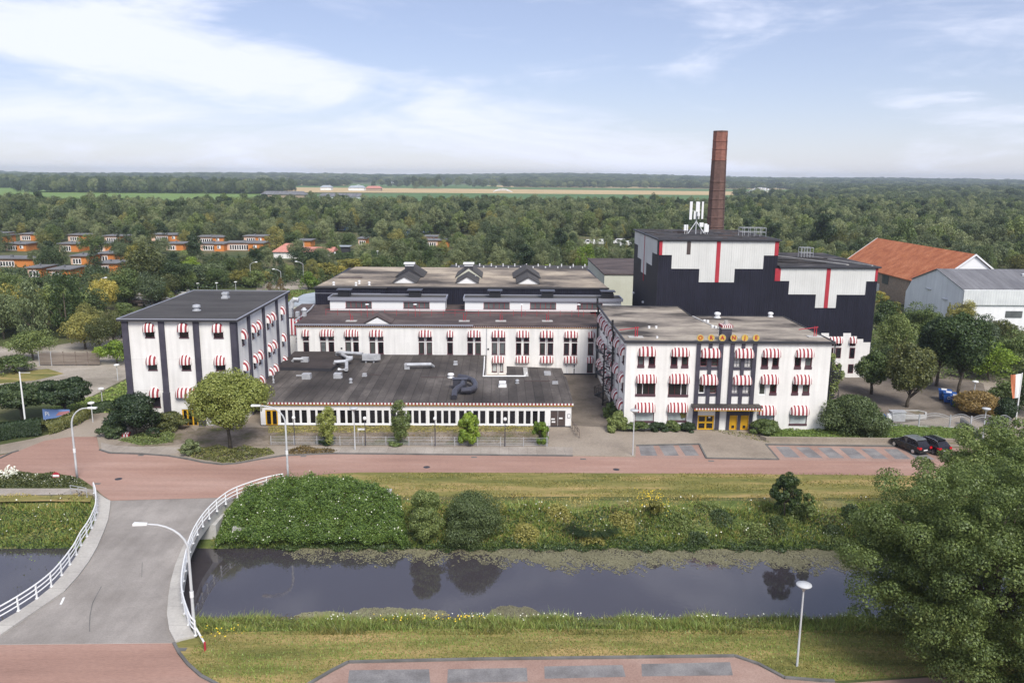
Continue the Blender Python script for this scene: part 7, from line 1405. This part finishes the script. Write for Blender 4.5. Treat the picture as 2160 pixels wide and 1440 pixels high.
def grove(rng, x0, x1, y0, y1, sp, W, H, keep=None):
    nx_, ny_ = max(1, int((x1 - x0) / sp)), max(1, int((y1 - y0) / sp)); gx, gy = np.meshgrid(np.arange(nx_), np.arange(ny_)); x = x0 + (gx.ravel() + rng.random(nx_ * ny_) * .95) * sp; y = y0 + (gy.ravel() + rng.random(nx_ * ny_) * .95) * sp
    if keep is not None: k = keep(x, y); x, y = x[k], y[k]
    s = .62 + .75 * rng.random(len(x)); h = s ** .5 * (.8 + .42 * rng.random(len(x))); return np.stack([x, y, hillz(x, y) - .3], 1), np.stack([W * s, W * s, H * h], 1)
rng = np.random.default_rng(5)
fr = lambda x: np.interp(x, [-650, -300, -165, -60, 0, 40, 75, 90, 130, 250, 800], [405, 402, 398, 408, 412, 400, 385, 330, 290, 290, 300])
A_ = grove(rng, -620, 660, 285, 745, 6.0, 8.6, 11.5, lambda x, y: (y > fr(x) + 6 * np.sin(x * .07)) & (y < np.interp(x, [-400, -200, 0, 200, 330, 400], [560, 600, 650, 690, 745, 745]) + 9 * np.sin(x * .03) + 6 * np.sin(x * .11)) & (np.abs(x) < y * .78 + 60) & ~((np.sin(x * .031 + 2 * np.sin(y * .017)) * np.sin(y * .045 + x * .012) > .86)))
rest = np.array([(x, y, 0) for (y, x, W, H) in (vis[215:] + [c for c in cand if not (-60 < PX(c[1], c[0], 3)[0] < 2220)])]).reshape(-1, 3); rests = np.array([(W, W, H) for (y, x, W, H) in (vis[215:] + [c for c in cand if not (-60 < PX(c[1], c[0], 3)[0] < 2220)])]).reshape(-1, 3)
wood('forest', np.concatenate([A_[0], rest]), np.concatenate([A_[1], rests]), 'leaf_forest', 'mixed pine and oak wood stretching behind the holiday park')
B_ = [grove(rng, -700, -350, 1190, 1420, 10, 15, 19), grove(rng, -1300, -640, 1500, 1800, 12, 17, 20), grove(rng, -640, -400, 2050, 2250, 13, 17, 15), grove(rng, -330, 40, 2060, 2110, 18, 20, 22), grove(rng, 40, 760, 2150, 2500, 17, 21, 17, lambda x, y: (np.sin(x * .013) + np.sin(y * .03 + x * .004)) > -1.2),
      grove(rng, 560, 1800, 760, 2500, 15, 20, 15, lambda x, y: x > 420 + (y - 760) * .24), grove(rng, 300, 620, 700, 1180, 12, 14, 13, lambda x, y: x > 330 + (1180 - y) * .25), grove(rng, -190, -128, 1760, 1790, 15, 20, 24)]
wood('far_woods', np.concatenate([b[0] for b in B_]), np.concatenate([b[1] for b in B_]), 'leaf_far', 'dark tree belts between the distant fields')
C_ = grove(rng, -4200, 4400, 2750, 5300, 34, 46, 19, lambda x, y: (np.abs(x) < y * .78) & ((y > 3200) | (np.sin(x * .006) + np.sin(y * .02 + x * .002) > -.3)))
wood('distant_woods', C_[0], C_[1], 'leaf_far', 'low wooded ridge along the horizon')
# ------------------------------------------------ canal banks
def inpoly(x, y, pl):
    c = np.zeros(len(x), bool); j = len(pl) - 1
    for i in range(len(pl)):
        xi, yi = pl[i]; xj, yj = pl[j]; k = ((yi > y) != (yj > y)) & (x < (xj - xi) * (y - yi) / (yj - yi + 1e-9) + xi); c ^= k; j = i
    return c
def edged(x, y, pl):
    d = np.full(len(x), 1e9)
    for i in range(len(pl)):
        a, b = np.array(pl[i]), np.array(pl[(i + 1) % len(pl)]); ab = b - a; t_ = np.clip(((x - a[0]) * ab[0] + (y - a[1]) * ab[1]) / (ab @ ab), 0, 1); d = np.minimum(d, np.hypot(x - a[0] - t_ * ab[0], y - a[1] - t_ * ab[1]))
    return d
rng = np.random.default_rng(8)
def strip(n, x0, x1, y0, y1, pw=1.0):
    x = x0 + (x1 - x0) * rng.random(n); y = y0 + (y1 - y0) * rng.random(n) ** pw; y = np.clip(y + .35 * np.sin(x * .8) * ((y - y0) / (y1 - y0)), 47.2, 70.4); return np.stack([x, y, bankz(y)], 1)
def clump(P): return .55 + .75 * np.clip(np.sin(P[:, 0] * .9 + 2 * np.sin(P[:, 1] * 1.3)) * np.sin(P[:, 1] * 1.7 + P[:, 0] * .31) + .25 * rng.normal(size=len(P)), -.4, 1)
_l = sorted([tuple(G(*p)[:2]) for p in out_l], key=lambda q: q[1]); _r = sorted([tuple(G(*p)[:2]) for p in out_r], key=lambda q: q[1])
notbridge = lambda P: P[(P[:, 0] > np.interp(P[:, 1], [q[1] for q in _r], [q[0] for q in _r]) + .15) | (P[:, 0] < np.interp(P[:, 1], [q[1] for q in _l], [q[0] for q in _l]) - .15)]
P = notbridge(strip(60000, -62, 62, 64.4, 68.6)); blades('bank_grass', P, .46 * clump(P), .05, M['grass_bright'], rng, label='tall green bank grass on the far side of the canal')
P = notbridge(strip(62000, -62, 62, 64.8, 70.3)); blades('bank_grass', P, np.where(P[:, 1] > 68.6, .17, .34) * clump(P), .04, M['grass_dry'], rng, label='dry bank grass along the lawn edge')
P = notbridge(strip(42000, -62, 62, 64.2, 68.0)); P[:, 2] += .34 * rng.random(len(P)) * clump(P); stuff_scatter('bank_weeds', M['leaf_mid'], P, unit(rng.normal(size=(len(P), 3)) + [0, -.3, .8]), .10, rng)['label'] = 'broad-leaved green weeds on the far canal bank'
P = notbridge(strip(42000, -21, 62, 47.5, 52.2)); blades('bank_grass', P, .5 * clump(P), .032, M['grass_bright'], rng, label='green bank grass on the near side of the canal')
P = notbridge(strip(50000, -21, 62, 46.9, 52.5)); P = P[P[:, 1] > 47.2 + .5 * np.sin(P[:, 0] * .7) + .3 * rng.normal(size=len(P))]; blades('bank_grass', P, .45 * clump(P), .025, M['grass_dry'], rng, label='dry seed-headed grass on the near canal bank')
P = notbridge(strip(16000, -21, 62, 47.9, 52.7)); P[:, 2] += .4 * rng.random(len(P)); stuff_scatter('bank_weeds', M['leaf_olive'], P, unit(rng.normal(size=(len(P), 3)) + [0, -.3, .8]), .055, rng)['label'] = 'low weeds on the near canal bank'
P = strip(30000, -19, 62, 63.2, 65.0); P = P[P[:, 1] > 64.15 + .45 * np.sin(P[:, 0] * 1.1) * np.sin(P[:, 0] * .37 + 1) + .25 * np.sin(P[:, 0] * 3.3) - .2]; P[:, 2] = np.maximum(P[:, 2], WATER) + .28 * rng.random(len(P)); stuff_scatter('water_plants', M['leaf_mid'], P, unit(rng.normal(size=(len(P), 3)) * .8 + [0, -.3, 1]), .085, rng)['label'] = 'green water plants fringing the far waterline'
def flowers(name, P, mat, s, lab):
    o = stuff_scatter(name, mat, P, unit(rng.normal(size=(len(P), 3)) * .4 + [0, -.3, 1]), s, rng, asp=1.0); o['label'] = lab
P = strip(700, -14, 60, 48.5, 52.2); P = P[clump(P) > .55]; P[:, 2] += .5 + .2 * rng.random(len(P)); flowers('white_flowers', P, M['flower_white'], .045, 'white umbel flowers on the near bank')
P = strip(500, -60, 60, 65, 69); P = notbridge(P[clump(P) > .55]); P[:, 2] += .6; flowers('white_flowers', P, M['flower_white'], .06, 'white umbel flowers on the far bank')
for (a, b, n) in ((935, 1322, 26), (985, 1318, 22), (1370, 1062, 90), (1395, 1075, 40), (840, 1322, 14), (480, 1360, 22)):
    p = G(a, b, -.3); P = np.stack([p[0] + rng.normal(size=n) * .7, p[1] + rng.normal(size=n) * .4, np.zeros(n)], 1); P[:, 2] = bankz(P[:, 1]) + .6 + .3 * rng.random(n); flowers('yellow_flowers', P, M['flower_yellow'], .05, 'yellow ragwort flowers on the canal bank')
# lawn tufts, to break the flat sheet
P = np.stack([-20 + 110 * rng.random(42000), 70.3 + 5.8 * rng.random(42000), np.full(42000, .005)], 1); P = P[(np.sin(P[:, 0] * .35) * np.sin(P[:, 1] * 1.9 + P[:, 0] * .11) + .5 * rng.normal(size=len(P))) > .1]
P = P[~((P[:, 0] < -13) & (P[:, 1] > 73.6))]; blades('lawn_tufts', P, np.full(len(P), .10), .05, M['grass_dry'], rng, label='mown dry grass tufts of the lawn beyond the canal')
n = 60000; P = np.stack([-19.0 + 66 * rng.random(n), 40.5 + 7.1 * rng.random(n), np.full(n, .005)], 1); P = P[inpoly(P[:, 0], P[:, 1], lw + [(40, 43.0), (80, 43), (80, 47.7), (30, 47.6), (0, 47.9), (-18, 47.5)])]
k = (np.sin(P[:, 0] * .5 + np.sin(P[:, 1] * 1.1)) * np.sin(P[:, 1] * 1.4 + P[:, 0] * .21) + .6 * rng.normal(size=len(P))); blades('lawn_tufts', P[k > 0], np.full((k > 0).sum(), .08), .03, M['grass_dry'], rng, label='mown dry grass tufts of the near verge'); blades('lawn_tufts', P[k < -.1], np.full((k < -.1).sum(), .10), .03, M['grass_bright'], rng, label='green tufts of the near verge')
# bramble thicket beside the bridge
for k_, (x0, x1, m_) in enumerate(((13, 40, 'leaf_mid'), (-4, 12, 'leaf_olive'), (16, 44, 'leaf_dark'))):
    P = strip(26000, x0, x1, 64.4, 68.4); f_ = np.sin(P[:, 0] * (.9 + .2 * k_) + k_ * 2) * np.sin(P[:, 1] * 1.2 + P[:, 0] * .2 + k_); P = P[f_ > .25]; f_ = f_[f_ > .25]; P[:, 2] += (f_ - .2) * (.5 + .7 * rng.random(len(P))); stuff_scatter('bank_scrub', M[m_], P, unit(rng.normal(size=P.shape) * .8 + [0, -.3, .8]), .08, rng)['label'] = 'leafy scrub patches on the far bank'
P = notbridge(strip(16000, -62, 62, 64.6, 69.6)); P = P[(np.sin(P[:, 0] * .55 + 1.3) * np.sin(P[:, 1] * 1.1 + P[:, 0] * .23) > .45)]; P[:, 2] += .15 + .55 * rng.random(len(P)); stuff_scatter('dead_growth', M['leaf_brown'], P, unit(rng.normal(size=P.shape)), .07, rng)['label'] = 'brown dead growth on the far bank'
P = notbridge(strip(9000, -62, 62, 48.2, 52.0)); P = P[(np.sin(P[:, 0] * .8 + .3) * np.sin(P[:, 1] * 1.5 + P[:, 0] * .3) > .5)]; P[:, 2] += .1 + .5 * rng.random(len(P)); stuff_scatter('dead_growth', M['leaf_brown'], P, unit(rng.normal(size=P.shape)), .045, rng)['label'] = 'brown dead stems on the near bank'
poly = g2((436, 1122), (462, 1080), (490, 1060), (505, 1050), (590, 1024), (640, 1016), (760, 1022), (845, 1052), (862, 1100), (800, 1132), (690, 1146), (600, 1156), (540, 1162), (462, 1158), (442, 1142))
n = 130000; x = -24.5 + 19.5 * rng.random(n); y = 64.0 + 10.5 * rng.random(n); k = inpoly(x, y, poly); x, y = x[k], y[k]; e = np.clip((edged(x, y, poly) + .35 * np.sin(x * 3.1 + y) * np.sin(y * 3.7)) / 1.1, 0, 1) ** .7; bz_ = np.interp(y, [64.6, 67.2, 69.4], [-2.2, -.8, 0])
bump = .34 * np.sin(x * 1.7 + 1.4 * np.sin(y * 1.5)) * np.sin(y * 2.1 + x * .4) + .2 * np.sin(x * 4.1 + y * 3) * np.sin(y * 4.7 - x); top = bz_ + e * (.92 + 1.1 * bump + .25 * (np.sin(x * 9 + 3 * np.sin(y * 7)) > .6)); P = np.stack([x, y, bz_ + (top - bz_) * (1 - .5 * rng.random(len(x)) ** 2) + .5 * rng.random(len(x)) ** 7 * (np.sin(x * 6.1) * np.sin(y * 5.3) > .1)], 1)
gx_ = .22 * 2.3 * np.cos(x * 2.3); Nn = unit(np.stack([-gx_, -.35 - .3 * np.cos(y * 2.6) * .22, np.ones(len(x))], 1) + rng.normal(size=(len(x), 3)) * .45)
br = thing('bramble_thicket', (-13, 68, 0), 'broad green bramble thicket with white blossoms between road and canal beside the bridge', 'bramble bush')
link('foliage', npmesh('bramble', leaves(P - np.array([-13, 68, 0]), Nn, .066, rng), 4, foliage('leaf_bramble', [(.022, .045, .009), (.088, .135, .024), (.18, .225, .055)])), br)
fl_ = P[rng.random(len(P)) < .004] + np.array([0, 0, .12]) - np.array([-13, 68, 0]); link('blossom', npmesh('blossom', leaves(fl_, unit(rng.normal(size=fl_.shape) * .4 + [0, -.4, 1]), .055, rng, 1.0), 4, M['flower_white']), br)
# pondweed on the water
def weed(n, fy, x0, x1, lab, s=.07, band=(61.0, 64.8)):
    x = x0 + (x1 - x0) * rng.random(n); y = band[0] + (band[1] - band[0]) * rng.random(n); k = fy(x, y); P = np.stack([x[k], y[k], np.full(k.sum(), WATER + .012) + .01 * rng.random(k.sum())], 1)
    o = link('pondweed', npmesh('pondweed', leaves(P, unit(rng.normal(size=P.shape) * .06 + [0, 0, 1]), s, rng, .8), 4, M['weed'])); tag(o, lab, kind='stuff')
nz = lambda x, y: .35 * np.sin(x * 1.3 + y) + .25 * np.sin(x * 3.1 - y * 2) + .2 * np.sin(x * 6.7 + y * 5)
lim = lambda x: np.interp(x, [-18, -12, -6, -2, 1, 4, 8, 12, 15, 20, 26, 32, 60], [64.1, 63.5, 63.4, 63.6, 62.9, 62.3, 61.7, 62.1, 63.0, 62.6, 61.9, 61.7, 61.7])
weed(120000, lambda x, y: (y > lim(x) - .7 * (x > 0) + nz(x, y) * 1.3) & (rng.random(len(x)) < .62 + .35 * np.sin(x * .9 + y * 2)), -18.2, 62, 'pale pondweed mat along the far canal edge', band=(60.2, 64.8))
weed(26000, lambda x, y: (y > lim(x) - 1.6 + 1.6 * nz(x, y)), -18.2, 62, 'thin scattered pondweed beyond the mat', band=(59.4, 64.5))
def pad(cx, cy, rx, ry): return lambda x, y: (((x - cx) / rx) ** 2 + ((y - cy) / ry) ** 2 + nz(x, y) * .5 < 1) & (rng.random(len(x)) < .85)
for (px, py, rx, ry, n) in ((830, 1298, 3.6, 1.1, 9000), (1090, 1298, 2.2, 1.3, 7000), (690, 1300, 2.2, .7, 4000), (1165, 1175, .8, .8, 700)):
    c = G(px, py, WATER); weed(n * 2, pad(c[0], c[1], rx, ry), c[0] - rx * 1.4, c[0] + rx * 1.4, 'pale pondweed patch by the near canal edge' if py > 1250 else 'small pondweed clump off the far edge', .06, (c[1] - ry * 1.4, c[1] + ry * 1.4))
# weeds at kerbs, flower bed, ground cover
def groundcover(poly, n, h, mat, lab, name='ground_cover', leaf=.09, z=.1):
    xs_, ys_ = [p[0] for p in poly], [p[1] for p in poly]; x = min(xs_) + (max(xs_) - min(xs_)) * rng.random(n); y = min(ys_) + (max(ys_) - min(ys_)) * rng.random(n); k = inpoly(x, y, poly); x, y = x[k], y[k]
    e = np.clip(edged(x, y, poly) / .5, 0.1, 1); P = np.stack([x, y, z + h * e * (.3 + .7 * rng.random(len(x))) * (.7 + .4 * np.sin(x * 2.1 + 2 * np.sin(y * 2)))], 1); o = stuff_scatter(name, M[mat], P, unit(rng.normal(size=P.shape) * .7 + [0, -.2, 1]), leaf, rng); o['label'] = lab; return P
groundcover(g2((372, 950), (420, 945), (570, 948), (580, 958), (540, 968), (500, 977), (470, 978), (410, 968)), 9000, .55, 'leaf_olive', 'low olive ground cover around the yellow-green tree at the kerb')
groundcover(g2((605, 950), (650, 945), (712, 952), (700, 957), (610, 960)), 2200, .45, 'leaf_brown', 'brownish weeds at the kerb near the curved lamp')
groundcover(g2((250, 930), (300, 918), (370, 915), (365, 935), (300, 942)), 5000, .45, 'leaf_mid', 'green ground cover before the dark round shrub')
groundcover(g2((-40, 1000), (50, 999), (112, 1000), (150, 1005), (185, 1021), (180, 1028), (-40, 1029)), 11000, .5, 'leaf_olive', 'flower bed greenery at the road corner', z=0)
P = groundcover(g2((-40, 990), (40, 995), (45, 1012), (-40, 1022)), 900, 1.1, 'flower_white', 'big cream hydrangea blossoms at the left edge', 'hydrangea_blossoms', .13, 0)
groundcover(g2((40, 1003), (180, 1010), (175, 1026), (30, 1026)), 260, .6, 'flower_white', 'white blossoms dotted over the flower bed', 'white_flowers', .06, .05)
groundcover(g2((1600, 902), (1735, 900), (1860, 895), (2030, 905), (2085, 934), (1618, 929)), 26000, .28, 'grass_bright', 'uncut grass behind the low stone wall', 'rough_grass', .07, .12)
groundcover(g2((565, 900), (1157, 897), (1157, 912), (565, 915)), 16000, .22, 'grass_dry', 'dry weeds at the foot of the black windows', 'rough_grass', .07)
groundcover(g2((565, 915), (1157, 912), (1157, 938), (565, 941)), 2600, .15, 'leaf_brown', 'sparse weeds on the dirt bed', 'rough_grass', .07)
groundcover(g2((0, 1070), (100, 1068), (195, 1072), (204, 1085), (150, 1170), (120, 1185), (0, 1170)), 300, .2, 'grass_bright', 'weeds near the bridge', 'rough_grass', .07, -.2)
groundcover(g2((1480, 905), (1600, 915), (1625, 935), (1590, 930)), 1500, .2, 'grass_dry', 'weeds along the office paving edge', 'rough_grass', .07)
groundcover([(-66, 160), (-42, 146), (-34, 165), (-36, 196), (-55, 205), (-74, 185)], 14000, .8, 'grass_bright', 'rough grass behind the rubble heap', 'rough_grass', .22, 0)
groundcover([(-57, 97), (-46.5, 96), (-45.5, 124), (-48, 135), (-53, 135), (-53.2, 104)], 16000, .5, 'grass_bright', 'overgrown verge left of the left block', 'rough_grass', .12, 0)
groundcover([(-110, 98), (-70, 97), (-72, 118), (-84, 125), (-120, 130)], 14000, 1.3, 'leaf_mid', 'low scrub at the left edge of the yard', 'scrub', .16, 0)
groundcover([(56, 118), (74, 112), (92, 122), (96, 152), (60, 150)], 26000, 2.2, 'leaf_mid', 'undergrowth between the black tower and the white barn', 'undergrowth', .17, 0)
groundcover([(-50, 118), (-80, 182), (-40, 240), (-150, 240), (-120, 130), (-84, 128)], 40, 1.0, 'leaf_dark', 'undergrowth of the left tree belt', 'undergrowth', .3, 0)
groundcover([(-150, 175), (-78, 180), (-70, 205), (-52, 214), (-36, 200), (-34, 236), (-150, 240)], 30000, 2.5, 'leaf_dark', 'undergrowth of the left tree belt', 'undergrowth', .3, 0)
groundcover([(-36, 172), (-14, 184), (-14, 226), (38, 228), (60, 200), (88, 228), (90, 250), (-36, 250)], 26000, 3.0, 'leaf_mid', 'undergrowth behind the gravel-roofed hall', 'undergrowth', .3, 0)
# ------------------------------------------------------------------ haze
HAZE = True
if HAZE:
    mb = MB(); mb.box(-5600, 5600, -60, 5900, -6, 62); hz = mb.build('haze', bpy.data.materials.new('haze_air')); tag(hz, kind='stuff')
    hm = hz.data.materials[0]; hm.use_nodes = True; t = hm.node_tree; t.nodes.remove(t.nodes['Principled BSDF']); pv = N(t, 'ShaderNodeVolumePrincipled'); pv.inputs['Color'].default_value = (.72, .80, .95, 1); pv.inputs['Density'].default_value = 0.00015; pv.inputs['Anisotropy'].default_value = 0.2
    t.links.new(pv.outputs[0], t.nodes['Material Output'].inputs['Volume'])
# ------------------------------------------------------------------ put each thing's empty at its base
bpy.context.view_layer.update()
for o in list(COL.objects):
    if o.parent is None and o.type == 'EMPTY' and o.location.length < 1e-6 and o.children:
        lo, hi = Vector((1e9,) * 3), Vector((-1e9,) * 3)
        for c in o.children:
            for v in c.bound_box:
                q = c.matrix_world @ Vector(v); lo = Vector(map(min, lo, q)); hi = Vector(map(max, hi, q))
        b_ = Vector(((lo.x + hi.x) / 2, (lo.y + hi.y) / 2, max(lo.z, 0))); o.location = b_
        for c in o.children: c.location = c.location - b_
